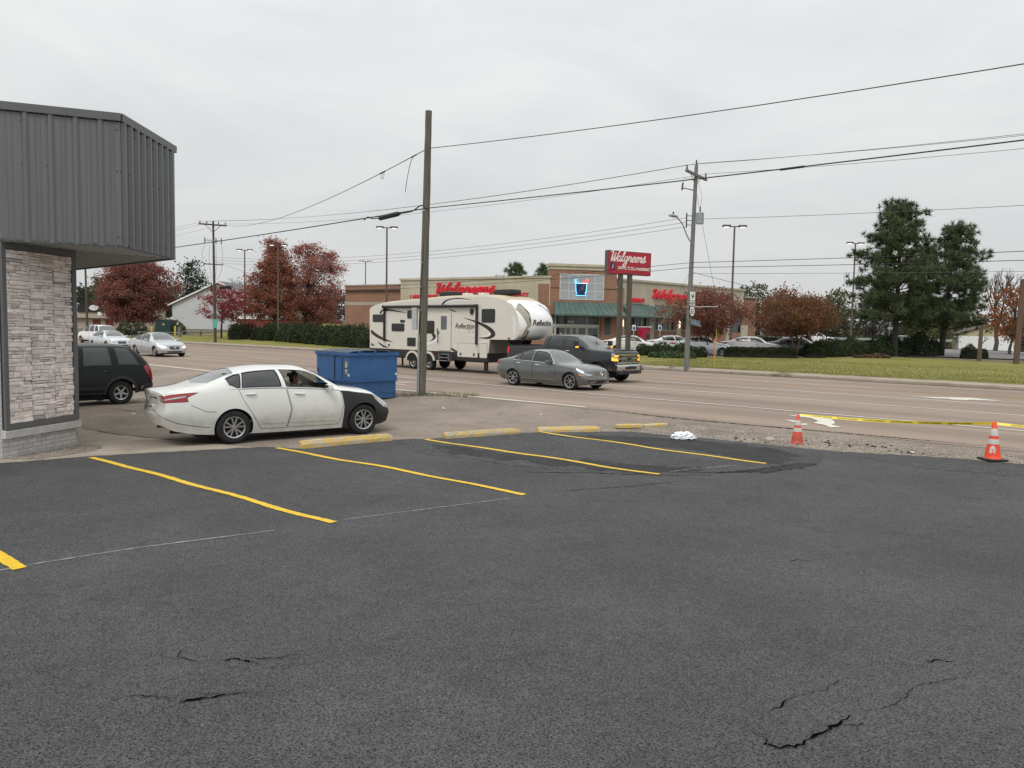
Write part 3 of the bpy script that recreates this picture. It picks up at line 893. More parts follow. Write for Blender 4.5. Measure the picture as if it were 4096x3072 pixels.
    good = (F2[:, 0] != F2[:, 1]) & (F2[:, 1] != F2[:, 2]) & (F2[:, 0] != F2[:, 2])
    body = mk(body_name, shift(V2), F2[good], body_mat, root, smooth=True, sharp=50)
    objs['body'] = body
    for i, rg in enumerate(regions):
        if rg.get('hole') and not rg.get('open'): continue
        sides = {'both': (-1, 1), 'R': (1,) if rg.get('open') else (-1,), 'L': (1,), 'center': (0,)}[rg.get('side', 'both')]
        if sides == (0,):
            pr_ = [x for x in (tri_set(lab == i, -1, rg.get('off', 0)), tri_set(lab == i, 1, rg.get('off', 0))) if x]
            if pr_:
                V, F_ = merge(pr_)
                key = np.round(V, 4); _, ix, inv = np.unique(key, axis=0, return_index=True, return_inverse=True); inv = inv.ravel()
                F2 = inv[F_]; good = (F2[:, 0] != F2[:, 1]) & (F2[:, 1] != F2[:, 2]) & (F2[:, 0] != F2[:, 2])
                o = mk(rg['name'], shift(V[ix]), F2[good], rg['mat'], root, smooth=True, sharp=50)
                objs.setdefault(rg['name'], []).append(o)
                if rg.get('label'): o['label'] = rg['label']
        else:
            for sd in sides:
                q = tri_set(lab == i, sd, rg.get('off', 0))
                if q:
                    o = mk(rg['name'], shift(q[0]), q[1], rg['mat'], root, smooth=True, sharp=50)
                    o['_side'] = sd
                    if rg.get('label'): o['label'] = rg['label']
                    objs.setdefault(rg['name'], []).append(o)
    # trim strips along outlines
    for i, rg in enumerate(regions):
        if rg.get('trim'):
            tw, tm = rg['trim'][:2]
            for sd in (-1, 1):
                if rg.get('side') == 'R' and sd == 1: continue
                tgt = [o for o in objs.get(rg.get('trim_parent', rg['name']), []) if o.get('_side', sd) == sd]
                strip(S, rg['poly'], tw, tm, tgt[0] if tgt else root, sd, cx, True, name=rg['trim'][2] if len(rg['trim']) > 2 else 'trim')
    for k, v in objs.items():
        if isinstance(v, list):
            for o in v:
                if '_side' in o: del o['_side']
    return objs

def strip(S, poly, wd, mat, parent, side, cx, closed=False, off=0.003, name='seam', n=0.06):
    Q = []
    m = len(poly)
    for i in range(m if closed else m - 1):
        a = np.array(poly[i]); b = np.array(poly[(i + 1) % m])
        k = max(1, int(math.hypot(b[0] - a[0], (b[1] - a[1]) * 1.9) / n))
        Q += [a + (b - a) * q / k for q in range(k)]
    if not closed: Q.append(np.array(poly[-1]))
    Q = np.array([q for q in Q])
    C_ = S.pos(Q[:, 0], Q[:, 1])
    e_ = 1e-3
    du = (S.pos(Q[:, 0] + e_, Q[:, 1]) - S.pos(Q[:, 0] - e_, Q[:, 1])); dv = (S.pos(Q[:, 0], np.minimum(Q[:, 1] + e_, 1)) - S.pos(Q[:, 0], Q[:, 1] - e_))
    nr = np.cross(dv, du); nr /= np.maximum(np.linalg.norm(nr, axis=1, keepdims=True), 1e-12)
    sg = np.sign(nr[:, 1] + 0.5 * nr[:, 2] + 1e-9); nr *= sg[:, None]
    n_ = len(Q)
    tg = np.array([C_[(i + 1) % n_] - C_[i - 1] if closed else C_[min(i + 1, n_ - 1)] - C_[max(i - 1, 0)] for i in range(n_)])
    tg /= np.maximum(np.linalg.norm(tg, axis=1, keepdims=True), 1e-9)
    bi = np.cross(nr, tg)
    A_ = C_ + bi * wd / 2 + nr * off; B_ = C_ - bi * wd / 2 + nr * off
    V = np.concatenate([A_, B_]); V[:, 1] *= side; V[:, 0] += cx
    F_ = [(i, (i + 1) % n_, n_ + (i + 1) % n_, n_ + i) for i in range(n_ if closed else n_ - 1)]
    return mk(name, V, F_, mat, parent, smooth=True)

def wheel(root, x, y, z, R_, wd, style, side, mat=None, rimr=0.66):
    """wheel > rim ; axis along y, outer face towards side"""
    M = Matrix.Rotation(math.radians(-90 * side), 4, 'X')   # +z of the lathe -> outward
    h = wd / 2; rr = R_ * rimr
    mb = MB()
    prof = [(rr * 0.98, -h * 0.9), (R_ * 0.90, -h), (R_ * 0.97, -h * 0.8), (R_, -h * 0.5), (R_, h * 0.5), (R_ * 0.97, h * 0.8), (R_ * 0.90, h), (R_ * 0.80, h * 1.02), (rr, h * 0.92), (rr * 0.98, h * 0.6)]
    mb.lathe(prof, 40, (x, y, z), M)
    w_ = mb.build('wheel', M_RUBBER, root, smooth=True, sharp=40)
    mb = MB()
    mb.lathe([(0.001, h * 0.1), (rr * 0.97, h * 0.1), (rr * 0.98, h * 0.6)], 32, (x, y, z), M)
    mb.build('wheel_well_disc', M_ALLOYD, w_, smooth=True)
    mb = MB()
    mb.lathe([(rr * 0.88, h * 0.35), (rr * 0.9, h * 0.88), (rr * 1.0, h * 0.98), (rr * 1.03, h * 0.9)], 36, (x, y, z), M)
    mb.lathe([(0.001, h * 0.86), (rr * 0.16, h * 0.86), (rr * 0.22, h * 0.7), (rr * 0.3, h * 0.2)], 18, (x, y, z), M)
    n, kind = style
    for i in range(n):
        a0 = 2 * math.pi * i / n + 0.3
        offs = (-1, 1) if kind == 'pair' else (0,)
        for o_ in offs:
            w0, w1 = (0.085 * R_, 0.10 * R_) if kind == 'pair' else ((0.16 * R_, 0.14 * R_) if kind == 'wide' else (0.10 * R_, 0.085 * R_))
            def sp(r_, sd_, zz, wdt):
                a = a0 + o_ * (0.26 if kind == 'pair' else 0) * (0.35 + 0.65 * r_)
                c_, s_ = math.cos(a), math.sin(a)
                p = Vector((r_ * rr * 0.93 * c_ - sd_ * wdt * s_, r_ * rr * 0.93 * s_ + sd_ * wdt * c_, zz))
                p = M @ p
                return (p.x + x, p.y + y, p.z + z)
            vs = [sp(0.15, -.5, h * 0.82, w0), sp(0.15, .5, h * 0.82, w0), sp(1, .5, h * 0.86, w1), sp(1, -.5, h * 0.86, w1),
                  sp(0.15, -.6, h * 0.3, w0), sp(0.15, .6, h * 0.3, w0), sp(1, .6, h * 0.4, w1), sp(1, -.6, h * 0.4, w1)]
            mb.add(vs, [(0, 1, 2, 3), (0, 4, 5, 1), (1, 5, 6, 2), (3, 2, 6, 7), (0, 3, 7, 4)])
    mb.build('rim', mat or M_ALLOY, w_, smooth=True, sharp=30)
    return w_

def underbody(root, S, cx, wheels, floor=0.16, hw=0.66, belt=0.70):
    mb = MB()
    mb.box((cx + S.L / 2, 0, floor + 0.08), (S.L * 0.72, hw * 2, 0.16))
    for (xw, zw) in wheels:
        mb.box((cx + xw, 0, 0.5), (0.95, hw * 1.9, belt - 0.24))
    mb.build('underbody', M_UNDER, root)

def mirror_pair(root, S, cx, x, z, mat, sz=(0.10, 0.20, 0.14), y=None):
    K = S.keys(np.array([x]))[0]
    yy = (y or K[2, 0]) + sz[1] * 0.55
    for sd in (-1, 1):
        mb = MB(); mb.bbox((cx + x, sd * yy, z), sz, min(sz) * 0.3)
        mb.cyl((cx + x + 0.02, sd * (yy - sz[1] * 0.8), z - sz[2] * 0.4), (cx + x, sd * yy, z - sz[2] * 0.25), 0.025, n=6)
        o = mb.build('mirror', mat, root, smooth=True, sharp=40)
        m2 = MB(); m2.box((cx + x - sz[0] * 0.52, sd * yy, z), (0.006, sz[1] * 0.8, sz[2] * 0.75)); m2.build('mirror_glass', M_CHROME, o)

def handle(S, cx, x, v, parent, side, mat, ln=0.2):
    a = S.P(x - ln / 2, v); b = S.P(x + ln / 2, v)
    mb = MB()
    yy = -1 if side < 0 else 1
    pts = [(cx + a.x, yy * (abs(a.y) + 0.004), a.z), (cx + a.x + 0.03, yy * (abs(a.y) + 0.03), a.z + 0.004), (cx + b.x - 0.03, yy * (abs(b.y) + 0.03), b.z + 0.004), (cx + b.x, yy * (abs(b.y) + 0.004), b.z)]
    mb.tube(pts, [0.014, 0.018, 0.018, 0.014], 6)
    return mb.build('handle', mat, parent, smooth=True)

def seats(root, cx, rows, mat, w=0.5, h=0.62, z0=0.5):
    for x in rows:
        for y in (-0.37, 0.37):
            mb = MB()
            mb.bbox((cx + x, y, z0), (0.5, w, 0.16), 0.05)
            Mx = Matrix.Rotation(math.radians(-14), 4, 'Y')
            mb.bbox((cx + x - 0.28, y, z0 + h / 2), (0.15, w * 0.95, h), 0.06, Mx)
            mb.bbox((cx + x - 0.37, y, z0 + h + 0.12), (0.09, 0.26, 0.17), 0.035, Mx)
            mb.build('seat', mat, root, smooth=True, sharp=45)

V2, V3 = VK[2], VK[3]
def wv(h):   # height fraction between belt and roof rail -> v
    return V2 + (V3 - V2) * h

def sedan(name, label, loc, rz, stations, wheels, R_, pm, side_win, windscreen, rear_glass, doors, head, tail, style=(5, 'pair'), group=None,
          front=(0.22, None), rear=(0.10, None), extra=None, arch=None, rear_mat=None, front_mat=None, cabin=None, trim=None, hand_mat=None, mir=None, grille=None,
          wheel_w=0.215, inset=0.02, screens=None, seam_w=0.008, door_v0=0.05, rg_mat=None, hmat=None, tmat=None, wmat=None, cat='car', rimr=0.66, cx=None, dx=0.085, wb_y=None, detail=True):
    root = thing(name, label, cat, loc, rz, group)
    S = Shell(stations, front, rear)
    cx = -S.L / 2 if cx is None else cx
    rear_mat = rear_mat or M_PRIV; front_mat = front_mat or M_TINT; screens = screens or M_GLASS
    regs = []
    for i, pl in enumerate(side_win):
        poly = [(a, wv(b)) for a, b in pl[0]]
        mt = {'r': rear_mat, 'f': front_mat}[pl[1]] if isinstance(pl[1], str) and pl[1] in 'rf' else None
        if pl[1] == 'open':
            regs.append(dict(poly=poly, name='window', mat=M_GLASS, side='R', hole=True, open=True, trim=(0.022, trim or M_BLKPL, 'window_trim')))
        else:
            regs.append(dict(poly=poly, name='window', mat=mt, off=-0.006, trim=(0.022, trim or M_BLKPL, 'window_trim')))
    regs.append(dict(poly=windscreen, name='windscreen', mat=screens, side='center', off=-0.004))
    if rear_glass: regs.append(dict(poly=rear_glass, name='rear_window', mat=rg_mat or screens, side='center', off=-0.004))
    for pl in head: regs.append(dict(poly=pl, name='headlight', mat=hmat or M_LENS, off=0.004, trim=(0.01, M_SEAM, 'lamp_seal')))
    for pl in tail: regs.append(dict(poly=pl, name='tail_light', mat=tmat or M_RED, off=0.006, trim=(0.012, M_SEAM, 'lamp_seal')))
    for g in (grille or []):
        regs.append(g)
    for d in doors:
        regs.append(dict(poly=d, name='door', mat=pm, trim=(seam_w, M_SEAM, 'door_seam') if detail else None))
    if extra: regs = extra(S) + regs
    objs = cut_shell(S, root, regs, pm, wheels, arch or R_ * 1.13, cx=cx, dx=dx)
    for xw, zw in wheels:
        K = S.keys(np.array([xw]))[0]
        yy = K[1, 0] - wheel_w / 2 - inset
        for sd in (-1, 1):
            wheel(root, cx + xw, sd * yy, R_, R_, wheel_w, style, sd, wmat, rimr)
    underbody(root, S, cx, wheels)
    mb = MB()   # cabin floor and dashboard
    xs = [p[0] for q in side_win for p in q[0]]
    x0, x1 = min(xs), max(xs)
    mb.box((cx + (x0 + x1) / 2, 0, 0.42), (x1 - x0 + 0.3, 1.45, 0.06))
    mb.bbox((cx + x1 - 0.12, 0, S.keys(np.array([x1]))[0][2, 1] - 0.14), (0.45, 1.36, 0.26), 0.08)
    mb.box((cx + x0 - 0.05, 0, S.keys(np.array([x0]))[0][2, 1] - 0.12), (0.6, 1.25, 0.08))
    mb.build('cabin_interior', cabin or M_CABIN, root, smooth=True, sharp=40)
    if detail:
        seats(root, cx, (x0 + (x1 - x0) * 0.30, x0 + (x1 - x0) * 0.66), cabin or M_CABIN, h=.5, z0=S.keys(np.array([x0]))[0][2, 1] - 0.52)
        mb = MB(); mb.lathe([(0.17, -.012), (0.185, 0), (0.17, .012), (0.155, 0)], 18, (cx + x1 - 0.42, 0.37, S.keys(np.array([x1]))[0][2, 1] - 0.02), Matrix.Rotation(math.radians(-62), 4, 'Y'), True)
        mb.build('steering_wheel', M_CABIN, root, smooth=True)
        mb = MB(); mb.bbox((cx + x1 - 0.55, 0, S.keys(np.array([x1 - 0.75]))[0][4, 1] - 0.13), (0.03, 0.24, 0.07), 0.01); mb.build('rear_view_mirror', M_BLKPL, root)
    if detail and 'door' in objs:
        for o in objs['door']:
            ys = o.data.vertices[0].co.y; sd = 1 if ys > 0 else -1
            x_ = min(v.co.x for v in o.data.vertices) - cx
            xm = max(v.co.x for v in o.data.vertices) - cx
            handle(S, cx, x_ + (xm - x_) * 0.16 + 0.07, V2 - 0.07, o, sd, hand_mat or pm)
    if mir: mirror_pair(root, S, cx, mir[0], mir[1], mir[2] if len(mir) > 2 else pm)
    return root, S, cx, objs
# ------------------------------------------------------------------ the vehicles
P_WHITE = paint('pearl_white_paint', (0.74, 0.74, 0.71), rough=.24, dirt=0.75, zend=0.95)
P_GREY = paint('grey_metallic_paint', (0.135, 0.14, 0.145), metal=0.5, rough=0.32, dirt=0.18)
P_SILV = paint('silver_metallic_paint', (0.50, 0.52, 0.54), metal=0.45, rough=0.3, dirt=0.35)
P_PWHT = paint('plain_white_paint', (0.78, 0.78, 0.77), dirt=0.25)
P_BLUW = paint('cool_silver_paint', (0.60, 0.64, 0.68), metal=0.3, rough=0.3, dirt=0.25)
P_BLK = paint('faded_black_paint', (0.010, 0.013, 0.0135), rough=0.4, dirt=0.0, coat=0.2, spec=.2)
P_TRK = paint('dark_slate_paint', (0.011, 0.0135, 0.017), metal=0.0, rough=0.35, dirt=0.06, coat=.6)
P_DKG = paint('dark_grey_paint', (0.06, 0.065, 0.07), metal=0.4, rough=0.35, dirt=0.2)
M_PRIMER = pmat('matt_black_primer', (0.026, 0.026, 0.027), 0.62, var=0.12, scale=5, spec=0.35)

ST_A = [  # x, zs, ws, zm, wm, zb, wb, zr, wr, zt
    (0.00, .40, .72, .66, .82, .95, .77, 1.00, .48, 1.01), (0.10, .32, .77, .63, .86, .975, .79, 1.03, .50, 1.045), (0.30, .27, .79, .60, .875, .995, .805, 1.06, .52, 1.075),
    (0.60, .22, .82, .58, .905, 1.02, .84, 1.11, .68, 1.125), (1.08, .19, .83, .57, .915, 1.04, .862, 1.30, .655, 1.365), (1.5, .185, .83, .57, .915, 1.05, .868, 1.372, .62, 1.442),
    (2.0, .18, .83, .57, .915, 1.045, .87, 1.395, .60, 1.465), (2.5, .18, .83, .57, .915, 1.02, .87, 1.375, .575, 1.455), (2.85, .18, .83, .57, .915, .995, .868, 1.27, .60, 1.375),
    (3.2, .18, .83, .57, .915, .965, .864, 1.10, .64, 1.20), (3.45, .18, .83, .57, .915, .945, .858, .99, .67, 1.06), (3.65, .185, .83, .57, .912, .915, .85, .965, .66, 1.00),
    (4.1, .19, .82, .55, .90, .855, .825, .91, .60, .945), (4.5, .20, .76, .50, .85, .765, .76, .82, .50, .86), (4.74, .22, .66, .46, .74, .655, .66, .71, .42, .74), (4.82, .25, .60, .45, .66, .57, .60, .62, .40, .65)]
def _rm(x, L0=4.82):
    if x <= 0: return x
    if x < 1.08: return x * (1.34 / 1.08)
    if x <= 3.856: return x + .26
    if x <= L0: return 4.116 + (x - 3.856) * .87
    return 4.116 + (L0 - 3.856) * .87 + (x - L0)
ST_A = [tuple([_rm(r[0])] + [v * (1.035 if i in (1, 3, 5, 7, 9) and v > .5 else 1) for i, v in enumerate(r)][1:]) for r in ST_A]
LA = 4.82
D_A = [[(1.17, .535), (1.24, .43), (1.42, .27), (1.53, .15), (1.62, .055), (2.14, .055), (2.22, .30), (2.12, .535)],
       [(2.155, .055), (3.24, .055), (3.30, .10), (3.36, .30), (3.33, .45), (3.28, .535), (2.14, .535), (2.24, .30)]]
W_A = [([(.98, .80), (1.02, .30), (1.15, .08), (1.20, .08), (1.24, .90), (1.12, .93)], 'r'), ([(1.24, .07), (2.03, .07), (1.96, .93), (1.29, .93)], 'r'), ([(2.14, .07), (3.16, .10), (3.05, .55), (2.84, .93), (2.05, .93)], 'f')]
WS_A = [(3.40, V3 + .02), (2.72, V3 + .025), (2.63, 1.05), (3.62, 1.05)]
RG_A = [(.72, V3 + .03), (1.14, V3 + .025), (1.24, 1.05), (.56, 1.05)]
HD_A = [[(4.08, .515), (4.45, .50), (4.74, .47), (LA + .22, .45), (LA + .20, .33), (4.62, .36), (4.35, .42)]]
TL_A = [[(-.24, .44), (-.22, .52), (.1, .52), (.55, .515), (.36, .45), (.38, .405), (.0, .40), (-.2, .405)]]
PROF_F = ([.2, .45, .62, .75, .9], [-.06, 0.0, -.03, -.10, -.16])
PROF_R = ([.3, .6, .8, 1.0, 1.1], [.06, -.02, .03, .0, .02])

# ---- white sedan with black front wing, rear left wheel of the picture at (-5.40, 14.92)
hA = math.atan2(.6052, .7960)
cA, sA = math.cos(hA), math.sin(hA)
rx, ry = -5.45, 14.90
xr = 1.34 - _rm(4.82) / 2; yr = -.84
locA = (rx - (xr * cA - yr * sA), ry - (xr * sA + yr * cA), -0.205)
def _rp(pl): return [(_rm(a), b) for a, b in pl]
D_A = [_rp(q) for q in D_A]; WS_A = _rp(WS_A); RG_A = _rp(RG_A); HD_A = [_rp(q) for q in HD_A]; TL_A = [_rp(q) for q in TL_A]; W_A = [(_rp(q), k) for q, k in W_A]
def extraA(S):
    return [dict(poly=_rp([(3.36, -.02), (3.385, .30), (3.345, .46), (3.30, .53), (3.9, .528), (4.5, .52), (LA - .02, .49), (LA + 1.01, .40), (LA + 1.01, -.02)]), name='front_wing', mat=M_PRIMER, side='both', label='matt black unpainted front wing and bumper')]
grA = []
W_A2 = [W_A[0], W_A[1], (W_A[2][0], 'open')]
def build_altima():
    def extra(S):
        L0 = [dict(poly=p, name='headlight', mat=M_LENS, off=0.004, trim=(0.01, M_SEAM, 'lamp_seal')) for p in HD_A]
        L0 += [dict(poly=[(-.215, .50), (-.17, .415), (-.04, .41), (-.10, .50)], name='reversing_lamp', mat=M_LENS, off=.008), dict(poly=_rp([(.0, .452), (.36, .478), (.33, .455), (.0, .432)]), name='reversing_lamp', mat=M_LENS, off=.008)]
        L0 += [dict(poly=_rp([(4.18, .44), (4.5, .455), (4.7, .43), (4.5, .40), (4.3, .42)]), name='side_marker', mat=M_AMBER, off=0.006)]
        L0[0], L0[1] = L0[1], L0[0]
        L0 += [dict(poly=[(-1.02, .475), (-.44, .475), (-.40, .445), (-1.02, .44)], name='boot_trim', mat=M_CHROME, side='center', off=0.012),
               dict(poly=[(-1.02, .36), (-.62, .36), (-.60, .27), (-1.02, .27)], name='plate_recess', mat=P_WHITE, side='center', off=-0.012, trim=(0.008, M_SEAM, 'seam'))]
        return L0 + extraA(S)
    root, S, cx, ob = sedan('sedan', 'pearl white sedan with matt black front wing and an open front window', locA, hA, ST_A, [(1.34, .33), (4.116, .33)], .332, P_WHITE, W_A2, WS_A, RG_A, D_A, [], TL_A,
        style=(5, 'pair'), front=(0.22, PROF_F), rear=(0.09, PROF_R), extra=extra, arch=.375, cabin=M_CABINL, hand_mat=M_CHROME, mir=(3.27, 1.06, P_WHITE), dx=0.06, rimr=0.64, trim=M_BLKPL)
    # rubbing strip, rear bumper seam, chrome window line
    for sd in (-1, 1):
        strip(S, _rp([(1.62, .15), (2.14, .147)]), .07, P_WHITE, root, sd, cx, off=0.012, name='rubbing_strip')
        strip(S, _rp([(2.19, .147), (3.22, .14)]), .07, P_WHITE, root, sd, cx, off=0.012, name='rubbing_strip')
        strip(S, _rp([(.42, .37), (.66, .30), (.80, .295)]), .008, M_SEAM, root, sd, cx, name='bumper_seam')
        strip(S, _rp([(-.62, .26), (-.3, .20), (.2, .13), (.72, .10)]), .01, M_SEAM, root, sd, cx, name='bumper_seam')
        strip(S, [(-.50, .53), (-.45, .40), (-.52, .25), (-1.0, .24)], .009, M_SEAM, root, sd, cx, name='boot_seam')
        strip(S, _rp([(.98, .70), (1.02, .545), (3.2, .545)]), .012, M_CHROME, root, sd, cx, off=0.005, name='window_line')
        strip(S, _rp([(1.0, .80), (1.3, .793), (2.0, .793), (2.8, .79)]), .012, M_CHROME, root, sd, cx, off=0.004, name='window_line')
    # maker's ring badge, plate screws, exhaust, mud skirt
    b = S.pos(np.array([-.999]), np.array([.515]))[0]
    mb = MB(); M_ = Matrix.Rotation(math.radians(-90), 4, 'Y')
    mb.lathe([(.045, 0), (.058, .012), (.07, 0), (.058, -.004)], 18, (cx + b[0] - .008, 0, b[2] - .045), M_, True)
    mb.box((cx + b[0] - .012, 0, b[2] - .045), (.008, .16, .022)); mb.build('badge', M_CHROME, root)
    c_ = S.pos(np.array([-.8]), np.array([.30]))[0]
    for y in (-.11, -.04, .04, .11):
        mb = MB(); mb.box((cx + c_[0] - .004, y, c_[2]), (.006, .022, .03)); mb.build('plate_hole', M_SEAM, root)
    mb = MB(); mb.box((cx + c_[0] - .006, 0, c_[2] - .10), (.006, .045, .012)); mb.build('plate_paper', M_CHROME, root)
    for sd in (-1, 1):
        mb = MB(); mb.tube([(cx + .75, sd * .52, .25), (cx + .24, sd * .52, .27)], .035, 12, True)
        mb.build('exhaust', M_UNDER, root)
    mb = MB(); mb.lathe([(0.001, 0), (.045, .001), (.05, -.002)], 14, (0, 0, 0)); 
    q = S.pos(np.array([1.3]), np.array([.90]))[0]
    o = mb.build('rear_sticker', pmat('yellowed_sticker', (.45, .42, .2), .6), root); o.location = (cx + q[0] - .02, -q[1], q[2] + .012); o.rotation_euler = (0, -0.42, 0)
    return root, S, cx
altima, SA, cxA = build_altima()

# ---- grey saloon in the near lane
ST_M = [(0.00, .42, .60, .64, .70, .92, .66, .96, .45, .97), (0.08, .34, .70, .62, .79, .95, .74, .99, .48, 1.0), (.25, .28, .77, .6, .86, .975, .79, 1.02, .5, 1.03), (.6, .22, .80, .58, .885, .99, .82, 1.06, .6, 1.065),
        (1.06, .2, .81, .57, .89, .99, .835, 1.19, .57, 1.22), (1.4, .19, .81, .56, .89, .98, .84, 1.30, .56, 1.35), (1.9, .19, .81, .56, .89, .965, .845, 1.37, .555, 1.425), (2.4, .19, .81, .56, .89, .945, .845, 1.355, .56, 1.42),
        (2.75, .19, .81, .56, .89, .925, .84, 1.25, .58, 1.34), (3.05, .19, .81, .56, .89, .905, .835, 1.09, .61, 1.18), (3.3, .19, .81, .56, .89, .89, .83, .945, .64, 1.02), (3.5, .19, .81, .56, .885, .87, .82, .92, .63, .955),
        (3.9, .19, .80, .55, .88, .83, .81, .885, .58, .91), (4.3, .20, .77, .52, .84, .77, .77, .83, .52, .85), (4.55, .22, .72, .48, .78, .70, .72, .77, .48, .79), (4.63, .25, .66, .46, .70, .64, .66, .70, .44, .72)]
LM = 4.63
D_M = [[(1.12, .535), (1.20, .42), (1.36, .27), (1.46, .15), (1.52, .06), (2.02, .06), (2.06, .30), (2.02, .535)],
       [(2.04, .06), (3.06, .06), (3.10, .12), (3.16, .32), (3.14, .45), (3.10, .535), (2.04, .535), (2.08, .30)]]
W_M = [([(1.08, .50), (1.14, .10), (1.42, .07), (1.36, .9), (1.24, .88)], 'r'), ([(1.45, .07), (1.96, .07), (1.96, .93), (1.40, .92)], 'r'), ([(2.06, .07), (3.0, .09), (2.92, .50), (2.72, .93), (2.05, .93)], 'f')]
WS_M = [(3.25, V3 + .02), (2.60, V3 + .025), (2.52, 1.05), (3.46, 1.05)]
RG_M = [(.78, V3 + .03), (1.3, V3 + .025), (1.42, 1.05), (.66, 1.05)]
HD_M = [[(4.02, .52), (4.3, .53), (4.55, .50), (LM + .30, .47), (LM + .33, .36), (4.6, .37), (4.3, .42)]]
TL_M = [[(-.25, .42), (-.22, .525), (.05, .525), (.34, .51), (.28, .42), (.05, .39)]]
def grille_front(S, w, z0, z1, name='grille', mat=None, w2=None):
    return dict(poly=[(S.L + 1.02, S.v_at(S.L, z0)), (S.L + 1 - (w2 or w), S.v_at(S.L, z0)), (S.L + 1 - w, S.v_at(S.L, z1)), (S.L + 1.02, S.v_at(S.L, z1))], name=name, mat=mat or M_BLKPL, side='center', off=-0.015)
def nose_x(S, y, z):
    v = S.v_at(S.L, z); W_ = S.pos(np.array([S.L]), np.array([v]))[0][1]
    return S.pos(np.array([S.L + 1 - min(1, abs(y) / max(W_, 1e-3))]), np.array([v]))[0][0]
def nose_bar(mb, S, cx, y0, y1, z, h, th=0.03, n=8, proud=0.0):
    ys = np.linspace(y0, y1, n)
    for a, b in zip(ys[:-1], ys[1:]):
        xa = cx + nose_x(S, a, z) + proud; xb = cx + nose_x(S, b, z) + proud
        mb.add([(xa - th, a, z - h / 2), (xb - th, b, z - h / 2), (xb, b, z - h / 2), (xa, a, z - h / 2), (xa - th, a, z + h / 2), (xb - th, b, z + h / 2), (xb, b, z + h / 2), (xa, a, z + h / 2)],
               [(0, 1, 2, 3), (7, 6, 5, 4), (3, 2, 6, 7), (0, 4, 5, 1), (0, 3, 7, 4), (1, 5, 6, 2)])
def star(mb, c, r, n=3):
    x, y, z = c
    for k in range(n):
        a = math.pi / 2 + 2 * math.pi * k / n
        d = (math.cos(a), math.sin(a)); e_ = (-d[1], d[0])
        mb.add([(x + .012, y, z), (x, y + e_[0] * r * .13, z + e_[1] * r * .13), (x, y + d[0] * r, z + d[1] * r), (x, y - e_[0] * r * .13, z - e_[1] * r * .13)], [(0, 1, 2), (0, 2, 3)])
def road_loc(s, t, dz=0.012):
    x, y = ST(s, t); return (x, y, gz(x, y) + dz)
def merc():
    fp = ([.2, .4, .56, .7, .9], [-.04, 0.02, -.03, -.07, -.12])
    S0 = Shell(ST_M, (0.25, fp), (0.12, PROF_R))
    def extra(S):
        return [grille_front(S, .50, .52, .70, w2=.44), grille_front(S, .42, .28, .38, 'lower_intake'),
                dict(poly=[(LM + .08, S.v_at(LM, .30)), (LM + .42, S.v_at(LM, .30)), (LM + .42, S.v_at(LM, .375)), (LM + .02, S.v_at(LM, .37))], name='side_intake', mat=M_BLKPL, off=-.01),
                dict(poly=[(4.36, .34), (4.52, .345), (4.54, .305), (4.37, .30)], name='side_marker', mat=M_AMBER, off=.005)]
    root, S, cx, ob = sedan('sedan', 'grey metallic saloon in the near lane beside the pickup', road_loc(-16.91 + LM / 2 - 3.82, 22.66, .004), ROAD_ROT, ST_M, [(1.06, .316), (3.82, .316)], .316, P_GREY, W_M, WS_M, RG_M, D_M, HD_M, TL_M,
        style=(7, 'one'), front=(.25, fp), rear=(.12, PROF_R), extra=extra, arch=.352, hand_mat=M_CHROME, mir=(2.86, .97, P_GREY), rimr=.73, dx=.075)
    for sd in (-1, 1):
        strip(S, [(1.06, .548), (3.1, .548)], .016, M_CHROME, root, sd, cx, off=.006, name='window_line')
        strip(S, [(1.1, .62), (1.24, .785), (2.0, .80), (2.7, .79), (3.0, .66), (3.12, .56)], .014, M_CHROME, root, sd, cx, off=.006, name='window_line')
        strip(S, [(1.5, .10), (3.14, .10)], .02, M_CHROME, root, sd, cx, off=.004, name='sill_strip')
        strip(S, [(.1, .40), (1.0, .44), (2.5, .43), (3.9, .45), (4.3, .47)], .014, P_DKG, root, sd, cx, off=.002, name='crease_shade')  # darker strip paints the shade along the flank crease
    mb = MB()
    for z in (.565, .61, .655): nose_bar(mb, S, cx, -.30, .30, z, .02, .03, proud=.012)
    for z in (.525, .70): nose_bar(mb, S, cx, -.33, .33, z, .018, .03, proud=.014)
    xb = cx + nose_x(S, 0, .61) + .03
    mb.lathe([(.075, -.008), (.088, 0), (.075, .008), (.07, 0)], 20, (xb, 0, .61), Matrix.Rotation(math.radians(90), 4, 'Y'), True)
    star(mb, (xb, 0, .61), .078)
    mb.build('grille_badge', M_CHROME, root)
    mb = MB()
    for sd in (-1, 1): nose_bar(mb, S, cx, sd * .40, sd * .58, .31, .022, .03, proud=.01)
    nose_bar(mb, S, cx, -.62, .62, .225, .02, .04, proud=.02)
    mb.build('bumper_trim', M_ALLOY, root)
    return root
merc()

